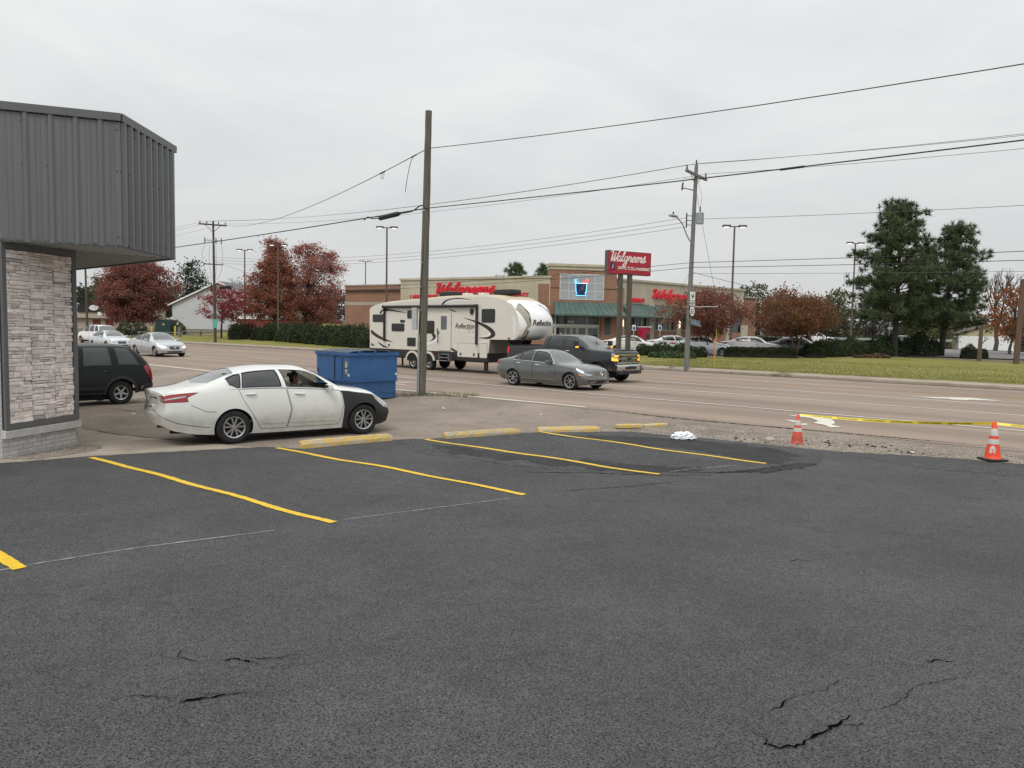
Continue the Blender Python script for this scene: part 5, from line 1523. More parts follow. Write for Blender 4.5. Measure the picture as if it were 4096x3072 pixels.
# ------------------------------------------------------------------ blue skip beside the pole
M_BLUE = pmat('scuffed_blue_steel', (0.018, 0.086, 0.232), 0.45, var=0.18, scale=2.2, bump=0.25, bscale=7, bdist=0.02, dirt=((0.03, 0.035, 0.05), 1.0, 0.5), col2=(0.03, 0.115, 0.295))
M_BLUED = pmat('dark_blue_lid_plastic', (0.022, 0.035, 0.062), 0.5, var=0.2, scale=3)
M_STK = pmat('yellowed_paper_sticker', (0.50, 0.44, 0.19), 0.7, var=0.15, scale=30)
M_REFL = pmat('white_reflector', (0.75, 0.75, 0.73), 0.4)
def dumpster():
    K = Vector((-5.2, 24.35)); z0 = gz(-5.2, 24.35)
    rz = math.atan2(.70, .71)
    root = thing('dumpster', 'blue steel dumpster with sliding side door beside the bare wooden pole', 'dumpster', (K.x, K.y, z0), rz)
    Wd, Dp, H = 1.86, 2.0, 1.56     # x along the wide face, y back from it
    mb = MB(); mb.box((Wd / 2, Dp / 2, .10 + .30), (Wd - .06, Dp - .06, .60)); mb.build('lower_body', M_BLUE, root)
    mb = MB(); mb.box((Wd / 2, Dp / 2, .705 + (H - .72) / 2), (Wd, Dp, H - .71)); mb.build('upper_body', M_BLUE, root)
    mb = MB(); mb.box((Wd / 2, Dp / 2, .69), (Wd + .05, Dp + .05, .04)); mb.build('girdle_flange', M_BLUE, root)
    mb = MB(); mb.box((Wd / 2, Dp / 2, H + .01), (Wd + .10, Dp + .10, .09)); mb.build('top_rim', M_BLUE, root)
    mb = MB()
    for y in (.25, Dp - .25): mb.box((Wd / 2, y, .05), (Wd - .1, .14, .1))
    mb.build('skid', M_UNDER, root)
    for k in range(2):   # two ribbed lids
        mb = MB(); y0, y1 = .05 + k * (Dp / 2), Dp / 2 - .03 + k * (Dp / 2)
        V = []; xs = np.linspace(-.03, Wd + .03, 13)
        for x in xs:
            hgt = H + .065 + .07 * math.sin(math.pi * (x + .03) / (Wd + .06)) + (.012 if int(round((x + .03) * 8)) % 2 else 0)
            V += [(x, y0, hgt - .02), (x, y0, hgt), (x, y1, hgt), (x, y1, hgt - .02)]
        F_ = []
        for i in range(12): 
            for j in range(4): F_.append((i * 4 + j, (i + 1) * 4 + j, (i + 1) * 4 + (j + 1) % 4, i * 4 + (j + 1) % 4))
        F_ += [(0, 1, 2, 3), (51, 50, 49, 48)]
        mb.add(V, F_); mb.build('lid', M_BLUED, root)
    mb = MB()
    for x in (.35, .95, 1.5): mb.box((x, -.03, H + .07), (.05, .07, .09))
    mb.build('hinge', M_BLUE, root)
    # side face (x = 0): sliding door, opening, fork pocket
    mb = MB(); mb.box((-.012, Dp * .70, 1.11), (.03, Dp * .52, .72)); d_ = mb.build('sliding_door', M_BLUE, root)
    mb = MB(); mb.box((-.02, Dp * .70, 1.49), (.05, Dp * .58, .03)); mb.box((-.02, Dp * .5, .735), (.05, Dp * .98, .03)); mb.build('door_rail', M_BLUE, root)
    mb = MB(); mb.box((-.03, Dp * .93, .98), (.02, .03, .16)); mb.build('handle', M_UNDER, d_)
    mb = MB(); mb.box((-.008, .42, 1.11), (.016, .012, .70)); mb.box((-.010, Dp * .435, 1.11), (.02, .02, .72)); mb.build('door_jamb', M_SEAM, root)
    mb = MB(); mb.prism([(.0, .66), (.14, .55), (.14, .28), (0, .28)], lambda a, b, d: (-a, d, b), 1.02, 1.90); p_ = mb.build('fork_pocket', M_BLUE, root)
    mb = MB(); mb.box((-.143, 1.46, .42), (.012, .78, .2)); mb.build('pocket_plate', M_BLUE, p_)  # plain plate in the same blue steel as the pocket
    # wide face weld seam, stickers, reflectors
    mb = MB(); mb.box((Wd / 2, -.004 + .03, .30), (Wd - .1, .012, .012)); mb.build('weld_seam', M_BLUE, root)
    for (y, z, h) in ((.18, 1.24, .2), (.18, 1.02, .16)):
        mb = MB(); mb.box((-.004, y, z), (.006, .13, h)); mb.build('sticker', M_STK, root)
    for z in (1.30, 1.10, .99):
        mb = MB(); mb.box((-.008, .18, z), (.004, .10, .022)); mb.build('sticker_print', M_SEAM, root)
    for (x, y, z) in ((-.004, .04, .90), (Wd - .05, -.004, .90), (-.004, Dp - .06, .9)):
        mb = MB(); mb.box((x, y, z), (.07 if y < 0 else .006, .006 if y < 0 else .09, .07)); mb.build('reflector', M_REFL, root)
dumpster()

# ------------------------------------------------------------------ bare wooden pole
M_POLE = pmat('weathered_pole_wood', (0.085, 0.073, 0.055), 0.9, var=0.3, scale=5, bump=0.8, bscale=16, stretch=(4, 4, 0.25), col2=(0.16, 0.145, 0.115), bdist=0.02)
M_POLEG = pmat('grey_pole_wood', (0.17, 0.165, 0.155), 0.9, var=0.2, scale=5, bump=0.6, bscale=16, stretch=(4, 4, 0.25), bdist=0.02)
M_POLED = pmat('dark_pole_wood', (0.075, 0.06, 0.05), 0.9, var=0.3, scale=5, bump=0.6, bscale=16, stretch=(4, 4, 0.25), bdist=0.02)
M_GALV = pmat('galvanised_steel', (0.36, 0.37, 0.38), 0.5, metal=0.6, var=0.12, scale=7)
M_GREYBOX = pmat('grey_cabinet_paint', (0.42, 0.43, 0.42), 0.55, var=0.06, scale=5)
M_WIRE = pmat('black_cable', (0.018, 0.018, 0.02), 0.7, var=0.2)
M_WIREG = pmat('grey_conductor', (0.07, 0.07, 0.072), 0.6, var=0.2)
PB = Vector((-3.11, 26.13, -.17)); PTOP = Vector((-2.95, 26.1, 9.38))
def pole_at(z): return PB + (PTOP - PB) * ((z - PB.z) / (PTOP.z - PB.z))
def wood_pole():
    root = thing('wooden_pole', 'tall bare wooden pole with grey box and conduit at the road edge', 'pole', PB)
    mb = MB()
    r = random.Random(4)
    path, rad = [], []
    for k in range(26):
        z = PB.z - .3 + (PTOP.z - PB.z + .3) * k / 25
        p = pole_at(z) - PB
        path.append((p.x + r.uniform(-.006, .006), p.y, p.z)); rad.append(.158 - .050 * k / 25 + r.uniform(-.004, .004))
    mb.tube(path, rad, 14); mb.build('shaft', M_POLE, root, smooth=True, sharp=40)
    mb = MB(); mb.bbox((-.235, -.10, 2.62), (.17, .30, .74), .02); b_ = mb.build('meter_box', M_GREYBOX, root)
    mb = MB(); mb.tube([(-.10, -.165, -.05), (-.085, -.155, 2.1)], .038, 10); mb.build('conduit', M_GALV, root, smooth=True)
    mb = MB(); mb.tube([(-.085, -.145, 2.1), (-.03, -.135, 3.5), (.11, -.125, 6.2)], .014, 6); mb.build('riser_cable', M_WIRE, root, smooth=True)
    for z in (.9, 1.9, 2.9, 3.7, 4.5):
        p = pole_at(z + PB.z) - PB
        mb = MB(); mb.box((p.x - .085, p.y - .15, z), (.085, .05, .02)); mb.build('strap', M_GALV, root)
    mb = MB(); mb.box((.02, -.14, 6.25), (.1, .04, .05)); mb.build('cable_bracket', M_GALV, root)
wood_pole()

# ------------------------------------------------------------------ wheel stops, cones, tape, bag, rubble
M_STOP = pmat('chipped_yellow_concrete', (0.56, 0.385, 0.11), 0.85, var=0.2, scale=9, bump=0.5, bscale=30, col2=(0.46, 0.40, 0.30), detail=8)
M_STOP2 = pmat('faded_yellow_concrete', (0.50, 0.37, 0.15), 0.85, var=0.2, scale=7, bump=0.5, bscale=30, col2=(0.40, 0.36, 0.28), detail=8)
for m_ in (M_STOP, M_STOP2):
    for n_ in m_.node_tree.nodes:
        if n_.type == 'VALTORGB': n_.color_ramp.elements[0].position = .50; n_.color_ramp.elements[1].position = .56
def wheel_stop(a, b, label, mat, h=.15, wd=.20, seed=1, group='concrete wheel stops along the lot edge', zb=None, tilt=0):
    a = Vector(a); b = Vector(b); ln = (b - a).length; d = (b - a) / ln
    m_ = (a + b) / 2
    z = (zb if zb is not None else gz(m_.x, m_.y))
    r = random.Random(seed)
    V, F_ = [], []
    prof = [(-wd / 2, 0), (-wd / 2 * .95, h * .55), (-wd / 2 * .55, h), (wd / 2 * .55, h), (wd / 2 * .95, h * .55), (wd / 2, 0)]
    N_ = 22
    for i in range(N_ + 1):
        x = -ln / 2 + ln * i / N_
        e_ = 1.0 if 0 < i < N_ else .86
        for (y, zz) in prof:
            V.append((x + r.uniform(-.004, .004), y * e_ + r.uniform(-.005, .005), zz * e_ + (r.uniform(-.006, .005) if zz else -.02)))
    k = len(prof)
    for i in range(N_):
        for j in range(k - 1): F_.append((i * k + j, i * k + j + 1, (i + 1) * k + j + 1, (i + 1) * k + j))
    F_.append(tuple(range(k))[::-1]); F_.append(tuple(range(N_ * k, (N_ + 1) * k)))
    o = mk('wheel_stop', V, F_, mat)
    o.location = (m_.x, m_.y, z + .005); o.rotation_euler = (tilt, 0, math.atan2(d.y, d.x))
    tag(o, label, 'wheel stop', group)
wheel_stop((-4.02, 14.42), (-2.47, 15.62), 'chipped yellow wheel stop beside the white sedan front wheel', M_STOP, .15, .18, 1)
wheel_stop((-1.42, 16.05), (.17, 17.02), 'yellow wheel stop with bare concrete patches, second from the sedan', M_STOP2, .135, .18, 2)
wheel_stop((.60, 17.33), (2.04, 17.78), 'yellow wheel stop half sunk in black sealer, before the broken one', M_STOP, .12, .20, 3)
o1 = thing('broken_wheel_stop', 'broken low yellow wheel stop lying in the gravel', 'wheel stop', (3.1, 18.42, gz(3.1, 18.42)), 0, 'concrete wheel stops along the lot edge')
for (a, b, sd) in (((-.58, -.22, 0), (.06, -.04, 0), 5), ((.09, -.02, 0), (.72, .33, 0), 6)):
    r = random.Random(sd); ln = math.hypot(b[0] - a[0], b[1] - a[1]); an = math.atan2(b[1] - a[1], b[0] - a[0])
    mb = MB(); mb.bbox(((a[0] + b[0]) / 2, (a[1] + b[1]) / 2, .035 if sd == 6 else .05), (ln, .19, .09), .02, Matrix.Rotation(an, 4, 'Z')); mb.build('piece', M_STOP, o1)

M_CONE = pmat('faded_red_cone_plastic', (0.72, 0.085, 0.05), 0.5, var=0.12, scale=4, dirt=((0.10, 0.06, 0.05), 0.24, 1.0))
M_CONE2 = pmat('orange_red_cone_plastic', (0.80, 0.075, 0.025), 0.45, var=0.08, scale=4)
M_CBAND = pmat('scuffed_white_cone_band', (0.62, 0.58, 0.54), 0.55, var=0.16, scale=7, detail=8)
def cone(loc, label, mat, base, lean=0.0, lz=0.0):
    root = thing('traffic_cone', label, 'cone', loc, lz, 'traffic cones at the lot edge')
    root.rotation_euler = (lean, 0, lz)
    H = .72
    def rr(z): return .145 - (.145 - .032) * z / H
    mb = MB(); n = 28
    prof = [(rr(0) + .02, .0), (rr(.02), .025)] + [(rr(z), z) for z in (.1, .3, .5, H - .012)] + [(rr(H) * .75, H), (rr(H) * .5, H - .004)]
    mb.lathe(prof, n); mb.build('body', mat, root, smooth=True, sharp=50)
    for (z0, z1) in ((.30, .395), (.455, .59)):
        mb = MB(); mb.lathe([(rr(z0) + .003, z0), (rr(z0) + .0035, z0 + .002), (rr(z1) + .0035, z1 - .002), (rr(z1) + .003, z1)], n); mb.build('reflective_band', M_CBAND, root, smooth=True)
    if base:
        mb = MB(); mb.bbox((0, 0, .012), (.37, .37, .038), .012); mb.build('base', M_BLKPL, root)
    return root, rr
c1, _ = cone((6.08, 16.11, gz(6.08, 16.11) + .0), 'faded red traffic cone standing in the crumbled asphalt edge', M_CONE, False, .0)
c1.scale = (.9, .9, .86)
c2, rr2 = cone((9.01, 14.16, gz(9.01, 14.16) + .016), 'bright orange cone on a black base with a white helmeted letter', M_CONE2, True, .0, .1)
def cone_logo():   # white letter R wearing a helmet, wrapped on the cone towards the lot
    fa = math.atan2(-14.1, -9.01) - .1
    def wrap(u, v, d):
        r_ = rr2(v) + d; a = fa + u / rr2(v)
        return (r_ * math.cos(a), r_ * math.sin(a), v)
    mb = MB()
    def poly(p): mb.prism(p, wrap, .001, .004)
    poly([(-.052, .205), (-.050, .235), (-.030, .258), (-.012, .270), (-.004, .282), (.006, .270), (.022, .255), (.034, .238), (.052, .236), (.030, .226), (.002, .212), (-.028, .203)])
    poly([(-.054, .198), (-.03, .198), (-.012, .205), (-.012, .135), (-.034, .135), (-.034, .165), (-.050, .135), (-.066, .135), (-.056, .17)])
    poly([(-.004, .207), (.028, .218), (.042, .218), (.046, .200), (.040, .184), (.028, .176), (.046, .135), (.022, .135), (.004, .165), (-.004, .168), (-.004, .188), (.016, .192), (.016, .2)])
    mb.build('logo_letter', M_CBAND, c2)
cone_logo()
M_TAPE = pmat('yellow_caution_tape', (0.80, 0.62, 0.03), 0.4, var=0.06, scale=3)
M_TAPEK = pmat('black_tape_print', (0.02, 0.02, 0.02), 0.5)
def caution_tape():
    pts3 = [Vector((6.10, 16.10, gz(6.08, 16.11) + .62)), Vector((9.01, 14.15, gz(9.01, 14.16) + .70)), Vector((12.2, 12.05, .52))]
    root = thing('caution_tape', 'yellow caution tape with black lettering strung between the two cones', 'tape', pts3[0])
    def curve(seg, u):
        a, b = pts3[seg], pts3[seg + 1]
        p = a.lerp(b, u); p.z -= .055 * 4 * u * (1 - u) * (1 if seg == 0 else .6); return p
    def surf(seg, s_, v, off=0.0):
        ln = (pts3[seg + 1] - pts3[seg]).length
        u = max(0, min(1, s_ / ln)); p = curve(seg, u)
        d = (pts3[seg + 1] - pts3[seg]); d.z = 0; d.normalize()
        nn = Vector((-d.y, d.x, 0)); 
        if nn.y > 0: nn = -nn
        tw = .95 * math.exp(-u * 5) + .35 * math.sin(u * 5.0 + .8) if seg == 0 else .5 + .45 * math.sin(u * 6)
        up = Vector((0, 0, 1)) * math.cos(tw) - nn * math.sin(tw)
        no_ = nn * math.cos(tw) + Vector((0, 0, 1)) * math.sin(tw)
        q = p + up * v + no_ * off - pts3[0]
        return (q.x, q.y, q.z)
    for seg in (0, 1):
        ln = (pts3[seg + 1] - pts3[seg]).length
        V, F_ = [], []; N_ = 70
        for i in range(N_ + 1):
            for v in (-.027, .027): V.append(surf(seg, ln * i / N_, v))
        for i in range(N_): F_.append((2 * i, 2 * i + 2, 2 * i + 3, 2 * i + 1))
        mk('tape_strip', V, F_, M_TAPE, root)
        x = .25
        V0, F0 = text_geo('CAUTION CUIDADO', .042, 0.0, align='LEFT', bold=.001)
        wtx = V0[:, 0].max()
        while x + wtx < ln:
            mk('tape_lettering', [surf(seg, x + v[0], v[1] - .015, .002) for v in V0], F0, M_TAPEK, root)
            x += wtx + .10
caution_tape()
M_BAG = pmat('white_plastic_bag', (0.78, 0.80, 0.83), 0.45, var=0.06, scale=5, spec=0.4, sub=0.0)
def lump(name, loc, size, mat, seed, label, cat, amp=.28, sub=4, group=None, freq=3.5):
    from mathutils import noise as N3
    bm = bmesh.new(); bmesh.ops.create_icosphere(bm, subdivisions=sub, radius=1.0)
    off = Vector((seed * 3.1, seed * 1.7, 0))
    for v in bm.verts:
        d = v.co.normalized()
        q = N3.ridged_multi_fractal(d * freq * .5 + off, 1.0, 2.1, 4, 1.0, 1.6) * .5 + N3.noise(d * freq + off)
        k = 1 + amp * (q - .6)
        v.co = Vector((d.x * k * size[0], d.y * k * size[1], max(-.25, d.z) * k * size[2] + size[2] * .24))
    V = [v.co[:] for v in bm.verts]; bm.verts.index_update(); F_ = [[v.index for v in f.verts] for f in bm.faces]; bm.free()
    o = mk(name, V, F_, mat, smooth=True, sharp=50); o.location = loc
    tag(o, label, cat, group); return o
lump('plastic_bag', (3.78, 16.62, gz(3.78, 16.62) + .03), (.25, .16, .115), M_BAG, 3, 'crumpled white plastic bag on the edge of the fresh asphalt', 'bag', .34, 5, None, 4.5)
M_LITTER = pmat('pale_litter_paper', (0.55, 0.54, 0.50), 0.8, var=0.1)
lump('concrete_chunk', (5.62, 16.5, gz(5.62, 16.5)), (.10, .07, .06), pmat('pale_rubble', (.42, .38, .33), .9), 8, 'pale broken concrete chunk left of the faded cone', 'chunk', .3, 3)
rng = random.Random(21)
M_ACHUNK = pmat('black_asphalt_chunk', (.03, .028, .027), .9, var=.3)
mbx = MB()
for k in range(34):   # crumbled asphalt along the raw edge
    x = rng.uniform(4.9, 8.2); y = 16.55 - (x - 4.9) * .42 + rng.gauss(0, .22)
    s_ = rng.uniform(.015, .06); mbx.bbox((x, y, gz(x, y) + .012), (s_ * rng.uniform(1, 2), s_, s_ * .5), s_ * .15, Matrix.Rotation(rng.uniform(0, 3), 4, 'Z'))
o = mbx.build('asphalt_rubble', M_ACHUNK); o['kind'] = 'stuff'
mbx = MB()
for k in range(900):  # loose stones on the shoulder
    t = rng.uniform(13.6, 17.4); s = rng.uniform(-10.5, 3)
    if t < 15.6 + max(0, (s + 8) * .12) - max(0, -s - 9.0) * .9: continue
    x, y = ST(s, t); s_ = rng.uniform(.006, .022)
    mbx.box((x, y, gz(x, y) + .008), (s_ * rng.uniform(1, 1.8), s_, s_ * .8), Matrix.Rotation(rng.uniform(0, 3), 4, 'Z'))
o = mbx.build('loose_stones', pmat('loose_stone', (.26, .225, .19), .95, var=.3, scale=2)); o['kind'] = 'stuff'
mbx = MB()
for (x, y) in ((-9.6, 21.6), (-10.1, 20.3), (-2.0, 22.4), (.8, 20.6), (-6.6, 20.9), (7.9, 14.9), (2.2, 21.1), (18, 38.3), (20.5, 37.4), (24, 41), (19, 44), (26, 36)):
    z = gz(x, y) + .03; a = rng.uniform(0, 3); w_ = rng.uniform(.03, .08)
    mbx.box((x, y, z), (w_ * 2, w_, .01), Matrix.Rotation(a, 4, 'Z') @ Matrix.Rotation(.3, 4, 'X'))
o = mbx.build('litter', M_LITTER); o['kind'] = 'stuff'
# ------------------------------------------------------------------ fifth wheel trailer
M_RV = pmat('cream_trailer_side', (0.64, 0.612, 0.55), 0.38, var=0.03, scale=1.0, coat=0.3)
M_RVROOF = pmat('tan_trailer_roof', (0.50, 0.42, 0.30), 0.6, var=0.08, scale=2)
M_RVCAP = pmat('white_gloss_front_cap', (0.74, 0.74, 0.73), 0.25, var=0.03, scale=1.0, coat=0.8)
M_RVBR = pmat('dark_brown_graphic', (0.030, 0.022, 0.021), 0.4, var=0.1)
M_RVWH = pmat('white_graphic', (0.74, 0.74, 0.73), 0.4, var=0.04)
M_RVTAN = pmat('taupe_graphic', (0.30, 0.27, 0.22), 0.4, var=0.05)
M_RVBLK = pmat('black_trailer_skirt', (0.018, 0.018, 0.019), 0.5, var=0.2)
M_RVGREY = pmat('grey_underside_panel', (0.24, 0.225, 0.205), 0.6, var=0.08, scale=2)
def rv():
    HW = 1.22
    root = thing('travel_trailer', 'long cream fifth wheel trailer with dark swoosh graphics behind the pickup', 'trailer', road_loc(-28, 26.1 + HW, .004), ROAD_ROT)
    top = catmull([(-6.28, 3.26), (-5.6, 3.42), (-4.6, 3.53), (-3.1, 3.61), (-1.55, 3.68), (-.33, 3.75), (1.6, 3.77), (3.0, 3.74), (3.7, 3.62), (4.25, 3.35), (4.6, 2.95), (4.78, 2.5), (4.80, 2.15), (4.70, 1.85), (4.50, 1.68)], 4)
    prof = [tuple(p) for p in top] + [(3.6, 1.665), (2.95, 1.66), (2.90, 1.2), (2.86, 1.0), (-6.24, 1.0)]
    prof[0] = (-6.28, 3.20)
    n = len(prof)
    ys = [-1.22, -1.215, -1.16, -1.0, -.7, -.35, 0, .35, .7, 1.0, 1.16, 1.215, 1.22]
    V = []
    for y in ys:
        e_ = abs(y) / HW
        for (x, z) in prof:
            wz = min(1, max(0, (z - 1.62) / .5)) if x > 3.9 else 0
            wx = sstep(4.1, 4.75, x)
            bul = .62 * (1 - e_ ** 2.0) * wx * (.55 + .45 * math.sin(math.pi * min(1, max(0, (z - 1.5) / 2.2))))
            dz = -.07 * max(0, e_ - .9) / .1 if (z > 3.15 and x < 4.2) else 0
            dz += .05 * (1 - e_ ** 2) if z > 3.15 and x < 4.2 else 0
            V.append((x + bul, y, z + dz))
    F_, mi = [], []
    for i in range(len(ys) - 1):
        for j in range(n):
            a, b = i * n + j, i * n + (j + 1) % n
            F_.append((a, b, b + n, a + n))
            xm = (prof[j][0] + prof[(j + 1) % n][0]) / 2; zm_ = (prof[j][1] + prof[(j + 1) % n][1]) / 2
            edge = i < 1 or i > len(ys) - 3
            mi.append(2 if (xm > 4.05 and zm_ > 1.6) else (1 if zm_ > 3.1 and xm < 4.2 and not edge else (3 if zm_ < 1.7 and xm > 2.85 else 0)))
    sd = [Vector(p) for p in prof]
    tri = delaunay_2d_cdt(sd, [], [list(range(n))], 1, 1e-6)
    for side, off in ((-1, 0), (1, (len(ys) - 1) * n)):
        idx = {}
        for f in tri[2]:
            ff = [off + (tri[3][v][0] if tri[3][v] else 0) for v in f]
            xs_ = np.mean([V[q][0] for q in ff])
            F_.append(tuple(ff)); mi.append(0)
    mk('body_shell', V, F_, [M_RV, M_RVROOF, M_RVCAP, M_RVGREY], root, mi, smooth=True, sharp=28)
    mb = MB(); mb.box((-1.69, 0, .80), (9.06, 2.40, .42)); mb.build('skirt', M_RVBLK, root)
    mb = MB(); mb.box((-2.0, 0, .58), (8.0, 1.2, .14)); mb.build('chassis', M_UNDER, root)
    Y = -HW
    def side(poly, name, mat, d0=0.0, d1=.006, parent=None):
        mb = MB(); mb.prism(poly, lambda a, b, d: (a, Y - d, b), d0, d1); return mb.build(name, mat, parent or root)
    def rrect(x0, z0, x1, z1, r=.08, k=4):
        P = []
        for (cx_, cz_, a0) in ((x1 - r, z1 - r, 0), (x0 + r, z1 - r, 90), (x0 + r, z0 + r, 180), (x1 - r, z0 + r, 270)):
            for q in range(k + 1):
                a = math.radians(a0 + 90 * q / k); P.append((cx_ + r * math.cos(a), cz_ + r * math.sin(a)))
        return P
    G = {'u1': [(-0.43, 3.3), (-0.33, 3.46), (-0.07, 3.57), (0.38, 3.63), (0.9, 3.64), (1.68, 3.55), (0.9, 3.59), (0.38, 3.58), (-0.01, 3.51), (-0.17, 3.41), (-0.15, 3.3)],
         'u2': [(-5.39, 2.9), (-5.31, 3.02), (-5.04, 3.14), (-4.54, 3.13), (-3.04, 2.91), (-3.93, 2.98), (-4.54, 3.03), (-4.88, 3.01), (-5.01, 2.87)],
         'l1': [(-6.11, 2.0), (-5.61, 1.77), (-4.83, 1.51), (-4.21, 1.36), (-5.06, 1.44), (-5.69, 1.61), (-6.11, 1.81)], 'l2': [(-6.11, 1.28), (-5.77, 1.13), (-6.11, 1.12)],
         'l3': [(-5.57, 1.37), (-5.06, 1.19), (-4.55, 1.06), (-5.02, 1.06), (-5.33, 1.19)], 'm1': [(-1.17, 1.87), (-0.91, 1.85), (-0.83, 1.71), (-0.97, 1.57), (-1.21, 1.5), (-1.35, 1.45), (-1.11, 1.59), (-1.05, 1.71)],
         'd1': [(-0.03, 1.43), (0.33, 1.2), (0.79, 1.03), (0.81, 1.01), (0.5, 1.02), (0.27, 1.14)],
         'r1': [(1.14, 2.68), (1.67, 2.6), (2.29, 2.47), (2.89, 2.28), (3.22, 2.08), (3.31, 1.88), (3.08, 1.73), (2.72, 1.68), (2.24, 1.74), (2.78, 1.77), (3.02, 1.89), (2.92, 2.04), (2.59, 2.22), (2.17, 2.39), (1.67, 2.54)],
         's1': [(0.0, 3.13), (0.33, 3.08), (0.73, 2.96), (0.45, 2.98)]}
    for k, p in G.items(): side(smooth_poly(p, 3) if len(p) > 5 else p, 'swoosh', M_RVBR, 0, .005)
    GW = {'u1w': [(-0.27, 3.29), (-0.1, 3.40), (0.26, 3.47), (0.9, 3.49), (1.87, 3.46), (0.9, 3.55), (0.32, 3.55), (-0.07, 3.48), (-0.35, 3.29)], 'u2w': [(-5.22, 2.88), (-5.14, 3.01), (-4.91, 3.06), (-5.06, 2.88)],
          'm1w': [(-1.59, 1.4), (-1.18, 1.44), (-0.84, 1.61), (-0.76, 1.68), (-0.73, 1.55), (-0.9, 1.41), (-1.18, 1.32), (-1.59, 1.29)],
          'r1w': [(1.06, 1.87), (2.18, 1.81), (2.72, 1.86), (2.88, 1.96), (2.96, 1.91), (2.9, 1.83), (2.72, 1.78), (2.24, 1.76)], 'r2w': [(1.62, 1.59), (2.31, 1.54), (2.84, 1.60), (2.84, 1.53), (2.31, 1.47)],
          'n1': [(4.26, 2.93), (4.5, 2.64), (4.62, 2.32), (4.52, 2.23), (4.40, 2.6)], 'n2': [(4.30, 2.44), (4.5, 2.23), (4.55, 2.03), (4.45, 1.73), (4.40, 1.73), (4.48, 2.03)]}
    for k, p in GW.items(): side(smooth_poly(p, 3) if len(p) > 5 else p, 'white_swoosh', M_RVWH, 0, .008)
    M_RVGL = pmat('black_trailer_window', (0.006, 0.006, 0.007), 0.12, var=0.2, coat=0.3)
    for (x0, z0, x1, z1) in ((-5.98, 2.43, -4.98, 2.84), (-4.34, 1.95, -3.30, 2.36), (-3.06, 2.63, -2.40, 3.05), (-2.10, 1.88, -.95, 2.52), (2.40, 2.46, 3.27, 3.10)):
        w_ = side(rrect(x0, z0, x1, z1), 'window', M_RVBLK, 0, .022)
        side(rrect(x0 + .04, z0 + .04, x1 - .04, z1 - .04, .06), 'pane', M_RVGL, .022, .026, w_)
    side(rrect(-3.62, 2.42, -3.26, 2.55, .03), 'outside_speaker', M_RVBLK, 0, .03)
    side(rrect(-3.05, 1.19, -2.38, 1.63, .02), 'fridge_vent', M_RVBLK, 0, .02)
    side(rrect(-.64, 1.02, .31, 2.96, .11), 'door_frame', M_RVTAN, 0, .012)
    d_ = side(rrect(-.62, 1.04, .29, 2.94, .1), 'door', M_RV, 0, .03)
    side(rrect(-.60, 1.06, .27, 2.92, .1), 'door_panel', M_RV, .03, .034, d_)
    side(rrect(-.43, 2.08, .0, 2.76, .05), 'door_window', pmat('grey_door_glass', (.10, .115, .125), .15, var=.1, coat=.4), .034, .04, d_)
    mb = MB(); mb.tube([(-.72, Y - .01, 2.13), (-.60, Y - .14, 2.05), (-.52, Y - .17, 1.9), (-.50, Y - .17, 1.6), (-.55, Y - .14, 1.47), (-.70, Y - .01, 1.46)], .02, 8); mb.build('grab_handle', M_RVBLK, root, smooth=True)
    side(rrect(-.66, 1.86, -.56, 2.0, .02), 'door_lock', M_RVBLK, .03, .06)
    for (x0, z0, x1, z1) in ((.78, .78, 2.16, 1.43), (2.30, .78, 2.78, 1.45)):
        side(rrect(x0 - .02, z0 - .02, x1 + .02, z1 + .02, .07), 'hatch_frame', M_RVTAN, 0, .008)
        h_ = side(rrect(x0, z0, x1, z1, .06), 'storage_hatch', M_RV, 0, .014)
        if x1 - x0 > 1:
            for x in (x0 + .22, x1 - .24): side(rrect(x - .05, z0 + .07, x + .05, z0 + .19, .02), 'latch', M_RVBLK, .014, .03, h_)
    # awning: roller tube and two arms
    mb = MB(); mb.tube([(-4.98, Y - .12, 3.24), (2.17, Y - .12, 3.24)], .075, 12); a_ = mb.build('awning_roll', M_RVBLK, root, smooth=True)
    for x in (-4.9, 2.12):
        mb = MB(); mb.box((x, Y - .07, 2.33), (.10, .09, 1.86)); mb.build('awning_arm', M_RVBLK, root)
        mb = MB(); mb.bbox((x + .02 * (1 if x > 0 else -1), Y - .12, 3.24), (.09, .17, .17), .03); mb.build('roll_bracket', M_RVBLK, a_)
    side([(1.74 + .11 * math.cos(a), 2.98 + .15 * math.sin(a)) for a in np.linspace(0, 2 * math.pi, 16)[:-1]], 'porch_light', M_RVBLK, 0, .06)
    # wheels, arches and steps
    for i, x in enumerate((-2.62, -1.40)):
        for sdy in (-1, 1): wheel(root, x, sdy * 1.06, .37, .37, .24, (6, 'one'), sdy, M_CHROME, .60)
        P = [(x + .52 * math.cos(a), .46 + .50 * math.sin(a)) for a in np.linspace(.12, math.pi - .12, 14)] + [(x + .44 * math.cos(a), .44 + .42 * math.sin(a)) for a in np.linspace(math.pi - .12, .12, 14)]
        mb = MB(); mb.prism(P, lambda a, b, d: (a, Y - d, b), -.02, .05); mb.build('wheel_arch', M_RV, root)
        P = [(x + .43 * math.cos(a), .43 + .41 * math.sin(a)) for a in np.linspace(0, math.pi, 14)]
        mb = MB(); mb.prism(P, lambda a, b, d: (a, Y - d, b), -.005, .004); mb.build('wheel_well', M_UNDER, root)
    mb = MB()
    for k, (z, y) in enumerate(((.86, Y - .02), (.70, Y - .12), (.55, Y - .22))): mb.box((.02, y, z), (.66, .24, .03))
    mb.box((-.33, Y - .1, .7), (.03, .3, .36)); mb.box((.37, Y - .1, .7), (.03, .3, .36)); mb.build('entry_step', M_ALLOY, root)
